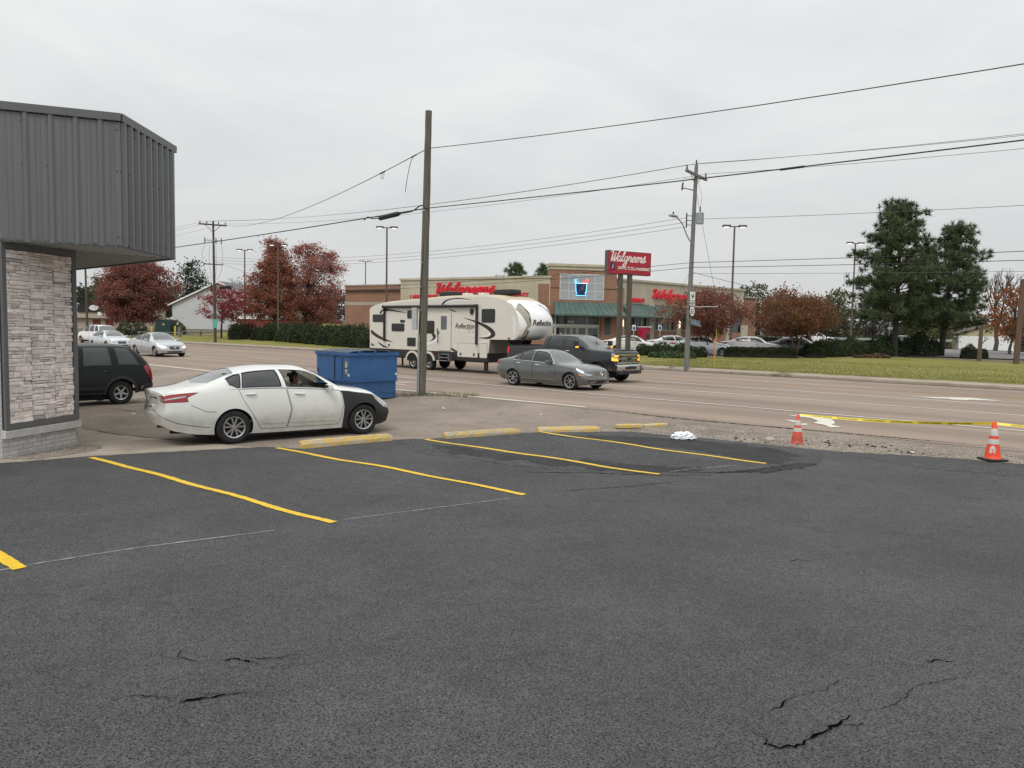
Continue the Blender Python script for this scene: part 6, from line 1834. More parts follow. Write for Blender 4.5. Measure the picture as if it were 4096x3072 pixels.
    for x in (-3.75, 2.40, 2.55):
        mb = MB(); mb.box((x, -.95, .40), (.07, .07, .5)); mb.box((x, -.95, .16), (.14, .14, .02)); mb.build('landing_leg', M_UNDER, root)
    # front hitch pin box
    mb = MB(); mb.prism([(3.2, 1.66), (4.3, 1.66), (4.1, 1.36), (3.7, 1.30)], lambda a, b, d: (a, d, b), -.3, .3); mb.build('pin_box', M_RVBLK, root)
    # roof air conditioners and vents
    for (x, z, ln, nm) in ((-1.0, 3.78, 1.0, 0), (3.0, 3.80, 1.2, 1)):
        mb = MB(); mb.bbox((x, -.1, z + .13), (ln, .72, .27), .09); mb.build('roof_air_conditioner', M_RVBLK, root, smooth=True, sharp=45)
    for x in (.6, 1.7):
        mb = MB(); mb.bbox((x, -.4, 3.86), (.4, .4, .1), .03); mb.build('roof_vent', M_RVCAP, root)
    # lamps
    for (x, z) in ((-1.0, .86), (4.18, 1.74)):
        side(rrect(x - .07, z - .035, x + .07, z + .035, .02), 'side_lamp', M_RED, 0, .02)
    side([(-4.55 + .05 * math.cos(a), 1.2 + .07 * math.sin(a)) for a in np.linspace(0, 6.28, 12)[:-1]], 'service_cap', M_RVBLK, 0, .03)
    # lettering and dark bands on the front cap
    side_f = lambda x, y, z: (x, Y - .006 - z, y)
    word = 'Reflection'
    def side_word(x0, z0, size, nm, mat, off):
        V_, F2 = text_geo(word, size, .004, .28, 'LEFT', .93, .012 if off else .0)
        mk(nm, [(x0 + v[0], Y - .007 - off - v[2], z0 + v[1]) for v in V_], F2, mat, root)
    side_word(.56, 2.16, .36, 'trailer_lettering', M_RVBR, 0)
    for x in (1.58, 1.80): side([(x - .02, 1.98), (x + .02, 1.98), (x + .02, 2.02), (x - .02, 2.02)], 'stud', M_RVBR, 0, .01)
    side([(1.35, 2.10), (1.78, 2.10), (1.70, 2.13), (1.42, 2.13)], 'model_mark', M_RVTAN, 0, .005)
    topa = np.array([tuple(p) for p in top])
    zf = topa[::-1][:, 1]; xf = topa[::-1][:, 0]
    msk = xf > 3.9
    def nose(y, z, off=.012):
        e_ = abs(y) / HW
        x = np.interp(z, zf[msk], xf[msk])
        wx = sstep(4.1, 4.75, x)
        return (x + .62 * (1 - e_ ** 2.0) * wx * (.55 + .45 * math.sin(math.pi * min(1, max(0, (z - 1.5) / 2.2)))) + off, y, z)
    V_, F2 = text_geo(word, .37, .0, .28, 'CENTER', .93, .006)
    mk('trailer_lettering', [nose(-.20 + v[0] * .80, 2.36 + v[1], .016) for v in V_], F2, M_RVBR, root)
    def cap_poly(P, mat, nm, off=.010):
        p2 = [Vector(p) for p in P]
        s0 = min(p[0] for p in P); s1 = max(p[0] for p in P); t0 = min(p[1] for p in P); t1 = max(p[1] for p in P)
        gy, gz_ = np.meshgrid(np.arange(s0, s1, .06), np.arange(t0, t1, .08)); gy = gy.ravel(); gz_ = gz_.ravel()
        ok = inpoly(gy, gz_, P)
        r = delaunay_2d_cdt(p2 + [Vector((a, b)) for a, b in zip(gy[ok], gz_[ok])], [], [list(range(len(P)))], 1, 1e-5)
        mk(nm, [nose(p.x, p.y, off) for p in r[0]], r[2], mat, root, smooth=True)
    cap_poly([(-1.20, 3.10), (-.98, 3.28), (-.62, 3.40), (-.72, 2.9), (-.80, 2.35), (-.92, 2.2), (-1.02, 2.6)], M_RVTAN, 'cap_band')
    cap_poly([(-.78, 3.34), (-.66, 3.40), (-.74, 2.95), (-.80, 2.45), (-.86, 2.6)], M_RVBR, 'cap_band', .014)
    cap_poly([(.78, 3.34), (.62, 3.40), (.86, 2.9), (.98, 2.5), (1.0, 2.8)], M_RVBR, 'cap_band', .014)
    cap_poly([(-.80, 1.72), (-.98, 1.72), (-.86, 2.15)], M_RVBR, 'cap_band', .014)
    cap_poly([(.90, 1.80), (.6, 1.72), (1.02, 1.72), (1.12, 2.05)], M_RVBR, 'cap_band', .014)
    cap_poly([(-1.10, 1.75), (-1.0, 1.72), (-.9, 2.1), (-.95, 2.35), (-1.05, 2.1)], M_RVTAN, 'cap_band', .012)
rv()
# ------------------------------------------------------------------ the drugstore across the road
def brick_mat():
    m = bpy.data.materials.new('red_brick_courses'); m.use_nodes = True
    t = m.node_tree; l = t.links.new; b = t.nodes['Principled BSDF']
    co = t.nodes.new('ShaderNodeTexCoord'); mp_ = t.nodes.new('ShaderNodeMapping'); mp_.inputs['Rotation'].default_value = (math.pi / 2, 0, 0)
    sx = t.nodes.new('ShaderNodeSeparateXYZ'); l(co.outputs['Object'], sx.inputs[0])
    ad = t.nodes.new('ShaderNodeMath'); l(sx.outputs['X'], ad.inputs[0]); l(sx.outputs['Y'], ad.inputs[1])
    cb = t.nodes.new('ShaderNodeCombineXYZ'); l(ad.outputs[0], cb.inputs[0]); l(sx.outputs['Z'], cb.inputs[1])
    br = t.nodes.new('ShaderNodeTexBrick'); l(cb.outputs[0], br.inputs['Vector'])
    br.inputs['Color1'].default_value = (.235, .098, .058, 1); br.inputs['Color2'].default_value = (.30, .14, .085, 1); br.inputs['Mortar'].default_value = (.33, .25, .19, 1)
    br.inputs['Scale'].default_value = 1.0; br.inputs['Brick Width'].default_value = .30; br.inputs['Row Height'].default_value = .10; br.inputs['Mortar Size'].default_value = .011
    n = t.nodes.new('ShaderNodeTexNoise'); n.inputs['Scale'].default_value = .6; n.inputs['Detail'].default_value = 6; l(co.outputs['Object'], n.inputs['Vector'])
    r = t.nodes.new('ShaderNodeValToRGB'); r.color_ramp.elements[0].color = (.85, .85, .85, 1); r.color_ramp.elements[1].color = (1.12, 1.12, 1.12, 1); l(n.outputs[0], r.inputs[0])
    mx = t.nodes.new('ShaderNodeMix'); mx.data_type = 'RGBA'; mx.blend_type = 'MULTIPLY'; mx.inputs[0].default_value = 1; l(br.outputs[0], mx.inputs[6]); l(r.outputs[0], mx.inputs[7])
    l(mx.outputs[2], b.inputs['Base Color']); b.inputs['Roughness'].default_value = .9
    bp = t.nodes.new('ShaderNodeBump'); bp.inputs['Strength'].default_value = .4; bp.inputs['Distance'].default_value = .01; bp.invert = True; l(br.outputs['Fac'], bp.inputs['Height']); l(bp.outputs[0], b.inputs['Normal'])
    return m
M_BRICK = brick_mat()
M_EIFS = pmat('stained_cream_stucco', (0.40, 0.355, 0.265), 0.9, var=0.1, scale=1.0, bump=0.2, bscale=30, col2=(0.50, 0.45, 0.345), detail=8, stretch=(1, 1, .35))
M_BAND = pmat('pale_stone_band', (0.36, 0.32, 0.26), 0.85, var=0.12, scale=2)
M_AWN = pmat('green_standing_seam', (0.055, 0.10, 0.083), 0.45, var=0.15, scale=1.5, metal=.1, col2=(0.085, 0.135, 0.115))
M_SIGNR = pmat('red_channel_letter', (0.62, 0.012, 0.030), 0.35, var=0.1, emit=(0.9, 0.015, 0.04), estr=0.08)
M_SIGNB = pmat('deep_red_sign_face', (0.40, 0.012, 0.035), 0.4, var=0.05, scale=2)
M_SIGNW = pmat('white_sign_lettering', (0.80, 0.78, 0.74), 0.5, var=0.03)
M_NAVY = pmat('navy_sign_blue', (0.012, 0.022, 0.075), 0.4, var=0.1)
M_NEONB = pmat('lit_blue_tube', (0.2, 0.6, 1.0), 0.3, emit=(0.10, 0.50, 1.0), estr=2.2)
M_NEONR = pmat('lit_red_tube', (1.0, 0.1, 0.1), 0.3, emit=(1.0, 0.06, 0.07), estr=1.6)
M_STGL = pmat('store_window_glass', (0.035, 0.045, 0.045), 0.06, var=0.4, scale=.8, coat=0.2)
M_STGL2 = pmat('painted_sky_panes', (0.34, 0.36, 0.37), 0.2, var=0.1, scale=.5, coat=0.5)  # grey base colour stands in for the sky mirrored in the panes
M_MULL = pmat('pale_aluminium_frame', (0.58, 0.60, 0.60), 0.45, metal=.2, var=0.08)
M_LAMPON = pmat('lit_lamp', (1, .9, .7), .4, emit=(1.0, .86, .6), estr=4.0)
M_LAMPW = pmat('lit_white_lamp', (1, 1, 1), .4, emit=(1.0, .98, .95), estr=1.3)
M_BROWN = pmat('brown_post_paint', (0.10, 0.078, 0.065), 0.6, var=0.15, scale=3)
M_SHELF = pmat('store_interior', (0.10, 0.075, 0.05), 0.8, var=.8, scale=6, col2=(.22, .18, .13))
def store():
    T0 = Vector((3.25, 68.5)); T1 = Vector((9.3, 69.5))
    bz = .0
    root = thing('drugstore', 'drugstore with cream and red brick front, green awnings and red script signs', 'building', (T0.x, T0.y, bz))
    dl = Vector((-.866, .5)); dr = Vector((.755, .655)); dt = (T1 - T0).normalized(); LT_ = (T1 - T0).length
    class Wl:   # a wall frame: a along, d outward, z up
        def __init__(s, o, d, nsign=None):
            s.o = o; s.d = d; n = Vector((d.y, -d.x)); s.n = n if n.y < 0 else -n
        def __call__(s, a, z, d):
            p = s.o + s.d * a + s.n * d; return (p.x - T0.x, p.y - T0.y, z - bz)
    WL, WR, WT = Wl(T0, dl), Wl(T1, dr), Wl(T0, dt)
    def slab(w, a0, a1, z0, z1, d0, d1, name, mat, parent=None):
        mb = MB(); mb.prism([(a0, z0), (a1, z0), (a1, z1), (a0, z1)], lambda a, b, d: w(a, b, d), d0, d1); return mb.build(name, mat, parent or root)
    # left front
    slab(WL, .0, 16.8, 0, 4.4, -1.5, 0, 'brick_wall', M_BRICK)
    slab(WL, .0, 16.8, 4.4, 6.85, -1.5, .04, 'stucco_wall', M_EIFS)
    slab(WL, -.1, 16.9, 6.85, 7.05, -1.5, .14, 'cornice', M_EIFS)
    slab(WL, 16.8, 24.4, 0, 6.42, -3, -.25, 'brick_wall', M_BRICK)
    slab(WL, 16.82, 24.45, 6.42, 6.55, -3, -.2, 'coping', M_BAND)
    slab(WL, 16.82, 24.42, 4.40, 4.75, -2.9, -.225, 'stone_band', M_BAND)
    for k in range(1, 9): slab(WL, 16.8 * k / 9 - .012, 16.8 * k / 9 + .012, 4.45, 6.85, .036, .043, 'panel_joint', M_BAND)
    for z in (5.2, 6.0): slab(WL, .05, 16.75, z - .01, z + .01, .036, .0425, 'panel_joint', M_BAND)
    # right front
    slab(WR, .3, 20.6, 4.75, 6.8, -1.5, .04, 'stucco_wall', M_EIFS)
    slab(WR, .25, 20.7, 6.8, 7.0, -1.5, .16, 'cornice', M_EIFS)
    slab(WR, .2, 20.6, 0, 2.3, -1.5, 0, 'brick_wall', M_BRICK)
    slab(WR, 20.6, 23.2, 0, 6.1, -6, -.05, 'brick_wall', M_BRICK)
    slab(WR, 20.58, 23.25, 6.1, 6.24, -6, .02, 'coping', M_BAND)
    slab(WR, .2, 20.6, 2.3, 4.76, -.6, -.2, 'window_wall', M_STGL)
    for k in range(1, 7): slab(WR, 3.2 * k - .012, 3.2 * k + .012, 4.8, 6.8, .036, .044, 'panel_joint', M_BAND)
    for z in (5.4, 6.1): slab(WR, .35, 20.5, z - .01, z + .01, .036, .0435, 'panel_joint', M_BAND)
    for k, a in enumerate((.35, 4.6, 8.85, 13.1, 17.35)):
        slab(WR, a, a + .75, 0, 4.76, -.3, .12, 'pilaster', M_EIFS)
        if k < 3:
            mb = MB(); p = WR(a + .38, 2.95, .16); mb.bbox(p, (.16, .16, .62), .03); mb.build('wall_lamp', M_LAMPON if k != 1 else M_MULL, root)
        if k < 4:
            f_ = slab(WR, a + .76, a + 4.24, 2.3, 2.42, -.2, .05, 'window_sill', M_BAND)
            for q in range(0, 5):
                slab(WR, a + .8 + q * .86 - .03, a + .8 + q * .86 + .03, 2.42, 4.75, -.2, -.1, 'window_mullion', M_MULL)
    # far right service doors
    slab(WR, 20.3, 21.6, .9, 3.1, -.05, .02, 'service_door', M_EIFS)
    # tower
    slab(WT, 0, LT_, 3.6, 7.6, -1.2, 0, 'brick_wall', M_BRICK)
    slab(WT, 4.75, LT_, 0, 3.6, -1.0, 0, 'brick_pier', M_BRICK)
    slab(WT, -.3, .0, 0, 6.3, -1.2, -.02, 'brick_pier', M_BRICK)
    slab(WT, -.95, -.3, 4.4, 6.3, -1.2, -.05, 'brick_pier', M_BRICK)
    slab(WT, LT_, LT_ + .7, 0, 6.1, -1.2, -.03, 'brick_pier', M_BRICK)
    slab(WT, LT_ - .05, LT_ + .8, 6.1, 6.25, -1.2, .02, 'coping', M_BAND)
    slab(WT, -.05, LT_ + .05, 7.6, 7.9, -1.25, .06, 'cornice', M_EIFS)
    slab(WT, -.15, LT_ + .15, 7.9, 8.12, -1.35, .16, 'cornice', M_EIFS)
    # grid window with lit mortar and pestle
    x0, x1, z0, z1 = .85, 4.95, 4.95, 7.25
    g = slab(WT, x0, x1, z0, z1, 0, .03, 'grid_window', M_MULL)
    for i in range(5):
        for j in range(3):
            a0 = x0 + .05 + i * (x1 - x0 - .1) / 5; a1 = a0 + (x1 - x0 - .1) / 5; b0 = z0 + .05 + j * (z1 - z0 - .1) / 3; b1 = b0 + (z1 - z0 - .1) / 3
            slab(WT, a0 + .03, a1 - .03, b0 + .03, b1 - .03, .03, .036, 'pane', M_STGL2, g)
    s = thing('lit_sign', 'lit blue mortar and red pestle sign in the grid window', 'sign', (T0.x, T0.y, bz))
    cx_, cz_ = 2.80, 5.95
    def P(poly, nm, mat, d0, d1, par=s):
        mb = MB(); mb.prism([(cx_ + a, cz_ + b) for a, b in poly], lambda a, b, d: WT(a, b, d), d0, d1); mb.build(nm, mat, par)
    P([(-.46, .42), (-.40, -.25), (-.32, -.38), (.32, -.38), (.40, -.25), (.46, .42)], 'mortar_bowl', M_NAVY, .05, .10)
    P([(-.42, -.50), (-.42, -.58), (.42, -.58), (.42, -.50), (.30, -.40), (-.30, -.40)], 'mortar_foot', M_NAVY, .05, .10)
    P([(.12, .46), (.20, .62), (.42, .70), (.58, .86), (.66, .80), (.60, .50)], 'pestle', M_NEONR, .05, .10)
    for pts in ([(-.56, .82), (-.60, .70), (-.52, .55), (-.56, .46), (.56, .46), (.60, .5)], [(-.52, .42), (-.46, -.28), (-.38, -.40), (-.46, -.62), (.46, -.62), (.38, -.40), (.47, -.28), (.53, .42)], [(-.46, .84), (-.50, .70), (-.42, .54)]):
        mb = MB(); mb.tube([WT(cx_ + a, cz_ + b, .12) for a, b in pts], .022, 6); mb.build('neon_tube', M_NEONB, s)
    for (a, b) in ((-.12, -.2), (.02, -.05), (.14, .02), (.06, .14), (.2, .18), (.16, -.12), (.26, .28)):
        P([(a - .02, b - .02), (a + .02, b - .02), (a + .02, b + .02), (a - .02, b + .02)], 'sparkle', M_SIGNW, .101, .106)
    # entrance under the awning
    slab(WT, .0, 4.76, 0, 3.65, -2.2, -1.0, 'entrance_depth', M_SHELF)
    g = slab(WT, .0, 4.75, 2.75, 3.62, -.5, -.45, 'transom', M_STGL)
    for a in (0.02, .62, 3.55, 4.7): slab(WT, a - .03, a + .03, 0, 3.62, -.48, -.36, 'door_mullion', M_MULL)
    slab(WT, 0, 4.75, 2.52, 2.75, -.48, -.36, 'door_header', M_MULL)
    for (a0, a1) in ((.05, .6), (.65, 1.55), (1.6, 2.1), (2.15, 2.65), (2.7, 3.5), (3.6, 4.65)):
        f_ = slab(WT, a0, a1, .3, 2.5, -.44, -.40, 'entrance_door' if a1 < 3.55 and a0 > .6 else 'side_light', M_MULL)
        slab(WT, a0 + .06, a1 - .06, .5, 2.44, -.40, -.395, 'pane', glass_mat('store_door_glass', (.35, .36, .34), .8, 1.6), f_)
    for (a, b, w_, h_) in ((.3, 1.7, .3, .42), (1.35, 1.15, .12, .18), (4.2, 1.4, .6, .5), (1.15, 1.9, .2, .1)):
        slab(WT, a - w_ / 2, a + w_ / 2, b - h_ / 2, b + h_ / 2, -.395, -.39, 'door_notice', M_SIGNW)
    text_on('street_number', '3580', .30, lambda x, y, z: WT(2.05 + x, 2.86 + y, -.44 + z), M_SIGNW, root)
    slab(WT, 5.1, 5.65, 1.9, 3.4, 0, .02, 'narrow_window', M_STGL)
    # awnings: sloped sheet with standing seams, soffit edge
    def awning(w, a0, a1, z1, z0, out, e0=0.0, e1=0.0):
        mb = MB()
        mb.add([w(a0, z1, .02), w(a1, z1, .02), w(a1 + e1, z0, out), w(a0 - e0, z0, out), w(a1 + e1, z0 - .14, out), w(a0 - e0, z0 - .14, out), w(a0, z0 - .14, .02), w(a1, z0 - .14, .02)],
               [(0, 3, 2, 1), (3, 5, 4, 2), (5, 6, 7, 4), (0, 6, 5, 3), (1, 2, 4, 7)])
        o = mb.build('awning', M_AWN, root)
        n_ = max(2, int((a1 - a0) / .42))
        for k in range(n_ + 1):
            u = k / n_
            p0_ = w(a0 + (a1 - a0) * u, z1 + .03, .03); p1_ = w(a0 - e0 + (a1 + e1 - a0 + e0) * u, z0 + .03, out)
            m2 = MB(); m2.tube([p0_, p1_], .026, 4); m2.build('seam_rib', M_AWN, o)
    awning(WT, .35, LT_ + .05, 4.72, 3.62, 1.25, .15, .55)
    awning(WR, .75, 4.9, 4.72, 3.62, 1.15, 0, .3)
    awning(WR, 5.3, 9.3, 4.72, 3.62, 1.15, 0, .3)
    awning(WR, 9.7, 13.4, 4.72, 3.62, 1.15, 0, .3)
    # signs
    fl = lambda x, y, d: WL(12.65 - x, y, d)
    script_word('Walgreens', 0, 5.60, 6.85, .18, fl, .05, .22, M_SIGNR, root, ys=.62)
    fr = lambda x, y, d: WR(4.75 + x, y, d)
    script_word('Walgreens', 0, 5.45, 7.2, .17, fr, .05, .22, M_SIGNR, root, ys=.50)
    text_on('sign_lettering', '1 HOUR PHOTO', .46, lambda x, y, z: WL(15.6 - x, 5.1 + y, .1 + z), M_SIGNR, root, .05, align='LEFT', bold=.01)
    text_on('sign_lettering', 'PHARMACY', .46, lambda x, y, z: WL(4.6 - x, 5.22 + y, .1 + z), M_SIGNR, root, .05, align='LEFT', bold=.01)
    text_on('sign_lettering', 'PHARMACY', .52, lambda x, y, z: WR(1.35 + x * .92, 4.93 + y, .1 + z), M_SIGNR, root, .05, align='LEFT', bold=.01)
    # roof deck, drain and camera
    p = [T0 + dl * 24.3, T0, T1, T1 + dr * 23, T1 + dr * 23 + Vector((-8, 20)), T0 + dl * 24.3 + Vector((8, 24))]
    mb = MB(); mb.prism([(q.x - T0.x, q.y - T0.y) for q in p], lambda a, b, d: (a, b, d), 5.9, 6.0); mb.build('roof', M_ROOFD, root)
    mb = MB(); q = WR(.55, 5.75, .12); mb.bbox(q, (.16, .16, .2), .05); mb.build('security_camera', M_SIGNW, root)
    # things standing in front
    for k in range(7):
        x, y, _ = WR(5.2 + k * .95, 0, 1.6); x += T0.x; y += T0.y
        mb = MB(); mb.tube([(0, 0, 0), (0, 0, 1.05), (0, 0, 1.12)], [.085, .085, .03], 10); o = mb.build('bollard', M_BROWN); o.location = (x, y, gz(x, y))
        tag(o, 'brown bollard, ' + ('first', 'second', 'third', 'fourth', 'fifth', 'sixth', 'seventh')[k] + ' of the row counted from the red kiosk', 'bollard', 'bollards in front of the store')
    kx, ky, _ = WR(2.6, 0, 1.2); kx += T0.x; ky += T0.y
    k_ = thing('rental_kiosk', 'red vending kiosk standing under the green awning', 'kiosk', (kx, ky, gz(kx, ky)), math.atan2(dr.y, dr.x))
    mb = MB(); mb.bbox((0, 0, 1.05), (.95, .7, 2.1), .04); mb.build('cabinet', pmat('kiosk_red', (.42, .012, .05), .4, var=.08), k_)
    mb = MB(); mb.box((.1, -.36, 1.3), (.5, .02, .55)); mb.build('screen', M_STGL, k_)
    mb = MB(); mb.bbox((0, 0, 2.14), (1.0, .9, .08), .02); mb.build('top_hood', M_SIGNW, k_)
    for (a, lab) in ((-.55, 'disabled parking sign left of the two sign posts'), (3.1, 'disabled parking sign beside the red kiosk')):
        x, y, _ = WR(a, 0, 2.6); x += T0.x; y += T0.y
        r_ = thing('parking_sign', lab, 'sign', (x, y, gz(x, y)), 0)
        mb = MB(); mb.tube([(0, 0, 0), (0, 0, 2.35)], .03, 6); mb.build('post', M_MULL, r_)
        mb = MB(); mb.box((0, -.04, 2.1), (.32, .012, .48)); b_ = mb.build('sign_plate', M_SIGNW, r_)
        mb = MB(); mb.box((0, -.048, 2.06), (.22, .006, .28)); mb.build('symbol_field', pmat('sign_blue', (.02, .12, .4), .5), b_)
    x, y, _ = WR(-.9, 0, 2.2); x += T0.x; y += T0.y
    r_ = thing('litter_bin', 'dark litter bin by the store entrance', 'bin', (x, y, gz(x, y)))
    mb = MB(); mb.bbox((0, 0, .5), (.6, .6, 1.0), .05); mb.build('bin_body', M_MULL, r_)
    mb = MB(); mb.bbox((0, 0, 1.08), (.66, .66, .16), .05); mb.build('bin_hood', M_BLKPL, r_)
store()

# ------------------------------------------------------------------ tall pole sign
def pole_sign():
    o = Vector((7.05, 58.0)); d = Vector((.88, .47)).normalized()
    zg = gz(8.8, 58.9)
    root = thing('pole_sign', 'red drugstore pole sign with white script on two brown posts', 'sign', (o.x, o.y, zg), math.atan2(d.y, d.x))
    z0, z1, W_, th = 6.52 - zg, 8.28 - zg, 4.06, .42
    mb = MB(); mb.box((W_ / 2, th / 2, (z0 + z1) / 2), (W_, th, z1 - z0)); c = mb.build('sign_cabinet', M_BROWN, root)
    mb = MB(); mb.box((W_ / 2, -.012, (z0 + z1) / 2), (W_ - .09, .024, z1 - z0 - .09)); mb.build('sign_face', M_SIGNB, root)
    f = lambda x, y, dd: (x, -.024 - dd, y)
    script_word('Walgreens', .12, z0 + .98, 3.35, .10, f, .0, .01, M_SIGNW, root)
    text_on('sign_lettering', 'DRIVE-THRU PHARMACY', .335, lambda x, y, z: (.92 + x * .86, -.03 - z, z0 + .36 + y), M_SIGNW, root, align='LEFT', bold=.006)
    def P(poly, mat, nm, d=.006):
        mb = MB(); mb.prism([(.42 + a, z0 + .50 + b) for a, b in poly], f, 0, d); mb.build(nm, mat, root)
    P([(-.22, .34), (-.18, -.16), (.18, -.16), (.22, .34)], M_NAVY, 'mortar_mark'); P([(-.2, -.19), (-.2, -.24), (.2, -.24), (.2, -.19)], M_NAVY, 'mortar_mark')
    P([(.04, .37), (.10, .52), (.2, .62), (.22, .40)], pmat('pink_mark', (.7, .2, .22), .5), 'pestle_mark'); P([(-.26, .37), (-.26, .40), (.26, .40), (.26, .37)], M_NAVY, 'mortar_mark')
    P([(-.08, -.08), (.02, .05), (.0, .14), (.09, .27), (.11, .26), (.05, .13), (.07, .05), (0, -.08)], M_SIGNW, 'sparkle_mark', .01)
    for a in (1.35, 2.22):
        mb = MB(); mb.box((a, th / 2, z0 / 2 - .15), (.29, .29, z0 + .3)); mb.build('post', M_BROWN, root)
pole_sign()

# ------------------------------------------------------------------ car park lamps
def light_pole(x, y, H, label, heads=2, rz=0, base=False):
    z = gz(x, y)
    root = thing('lamp_post', label, 'lamp post', (x, y, z), rz, 'car park lamp posts around the store')
    mb = MB(); mb.tube([(0, 0, 0), (0, 0, H)], [.105, .075], 8); mb.build('post', M_BROWN, root, smooth=True)
    if base:
        mb = MB(); mb.tube([(0, 0, 0), (0, 0, .75)], .30, 14); mb.build('concrete_base', M_WALK, root)
    for sx in (-1, 1):
        mb = MB(); mb.box((sx * .22, 0, H - .03), (.45, .07, .08)); mb.bbox((sx * .68, 0, H + .02), (.70, .42, .17), .05); h = mb.build('lamp_head', M_BROWN, root)
        mb = MB(); mb.bbox((sx * .70, 0, H - .085), (.40, .28, .04), .015); mb.build('lit_lens', M_LAMPW, h)
    return root
light_pole(-12.29, 74.24, 11.5, 'lamp post rising between the bare pole and the brick store end')
light_pole(-27.0, 88.0, 11.0, 'lamp post in front of the tall rusty oak')
light_pole(-35.0, 100.0, 11.2, 'lamp post by the small crimson tree', rz=.1)
light_pole(18.75, 66.0, 10.8, 'lamp post behind the crape myrtle, on a round concrete base', base=True)
light_pole(38.4, 87.0, 11.6, 'lamp post left of the big pines', rz=.2)
light_pole(-24.9, 129.0, 10.6, 'distant lamp post behind the brick end of the store')
# ------------------------------------------------------------------ trees and shrubs
def leafmat(name, c1, c2, isl=.35):
    if name in MATS: return MATS[name]
    m = pmat(name, c1, .75, var=.2, scale=.55, col2=c2, island=isl, spec=.2, rvar=0)
    t = m.node_tree; b = t.nodes['Principled BSDF']; o = [n for n in t.nodes if n.type == 'OUTPUT_MATERIAL'][0]
    tr = t.nodes.new('ShaderNodeBsdfTranslucent'); mx = t.nodes.new('ShaderNodeMixShader'); mx.inputs[0].default_value = .42
    t.links.new(b.inputs['Base Color'].links[0].from_socket, tr.inputs[0]); t.links.new(b.outputs[0], mx.inputs[1]); t.links.new(tr.outputs[0], mx.inputs[2]); t.links.new(mx.outputs[0], o.inputs[0])
    return m
M_BARK = pmat('grey_brown_bark', (0.075, 0.06, 0.048), .9, var=.3, scale=6, bump=.6, bscale=20, stretch=(3, 3, .5))
M_BARKD = pmat('dark_bark', (0.035, 0.029, 0.025), .9, var=.3, scale=6, bump=.6, bscale=20)
M_BARKC = pmat('pinkish_bark', (0.16, 0.11, 0.085), .85, var=.25, scale=5)
M_LDRED = leafmat('dark_red_leaves', (0.205, 0.085, 0.066), (0.33, 0.145, 0.112))
M_LCRIM = leafmat('crimson_leaves', (0.24, 0.038, 0.048), (0.34, 0.075, 0.08))
M_LRUST = leafmat('rust_leaves', (0.24, 0.098, 0.062), (0.39, 0.165, 0.108))
M_LBRR = leafmat('brownish_red_leaves', (0.27, 0.110, 0.080), (0.41, 0.185, 0.138))
M_LCRAPE = leafmat('russet_crape_leaves', (0.18, 0.072, 0.052), (0.28, 0.125, 0.085))
M_LCRAPE2 = leafmat('olive_russet_leaves', (0.13, 0.085, 0.036), (0.235, 0.095, 0.058))
M_LORNG = leafmat('orange_autumn_leaves', (0.22, 0.075, 0.022), (0.33, 0.13, 0.05))
M_LOLIVE = leafmat('dull_olive_leaves', (0.085, 0.092, 0.045), (0.14, 0.14, 0.072))
M_LGREY = leafmat('grey_twig_haze', (0.085, 0.075, 0.065), (0.13, 0.118, 0.10))
M_PINE = leafmat('pine_needles', (0.072, 0.100, 0.050), (0.145, 0.178, 0.090), .45)
M_PINED = leafmat('dark_evergreen', (0.030, 0.048, 0.026), (0.055, 0.078, 0.042), .4)
M_JUNI = leafmat('juniper_green', (0.032, 0.052, 0.022), (0.070, 0.095, 0.038), .45)
M_BOX = leafmat('clipped_box_green', (0.030, 0.042, 0.020), (0.058, 0.072, 0.034), .4)
M_MAROON = leafmat('maroon_shrub', (0.05, 0.02, 0.018), (0.085, 0.036, 0.03), .4)
M_CORE = pmat('shrub_dark_core', (0.014, 0.016, 0.010), .95, var=.4, scale=5)  # near-black solid filling under the leaf cards
def leaf_cards(P, size, rs, flat=0.0, aspect=.65):
    """P: n x 3 points -> quads of the given size, random directions"""
    n = len(P)
    a = rs.normal(size=(n, 3)); a /= np.linalg.norm(a, axis=1, keepdims=True)
    b = rs.normal(size=(n, 3)); b -= (b * a).sum(1, keepdims=True) * a; b /= np.linalg.norm(b, axis=1, keepdims=True)
    s = size * rs.uniform(.6, 1.35, (n, 1)) / 2
    V = np.stack([P - a * s - b * s * aspect, P + a * s * .4 - b * s * aspect * 1.1, P + a * s * 1.15 + b * s * aspect * .2, P - a * s * .3 + b * s * aspect * 1.1], 1).reshape(-1, 3)
    F_ = np.arange(4 * n).reshape(n, 4)
    return V, F_
SHAPES = {'oval': lambda h: np.sqrt(np.clip(1 - (2 * h - 1) ** 2, 0, 1)) ** .8, 'dome': lambda h: np.where(h < .3, .72 + .28 * h / .3, np.sqrt(np.clip(1 - ((h - .3) / .7) ** 2, 0, 1))),
          'cone': lambda h: np.where(h < .18, .7 + .3 * h / .18, np.clip(1 - (h - .18) / .86, 0, 1) ** .85), 'umbrella': lambda h: np.where(h < .35, .25 + .75 * (h / .35), np.sqrt(np.clip(1 - ((h - .35) / .65) ** 2.4, 0, 1)))}
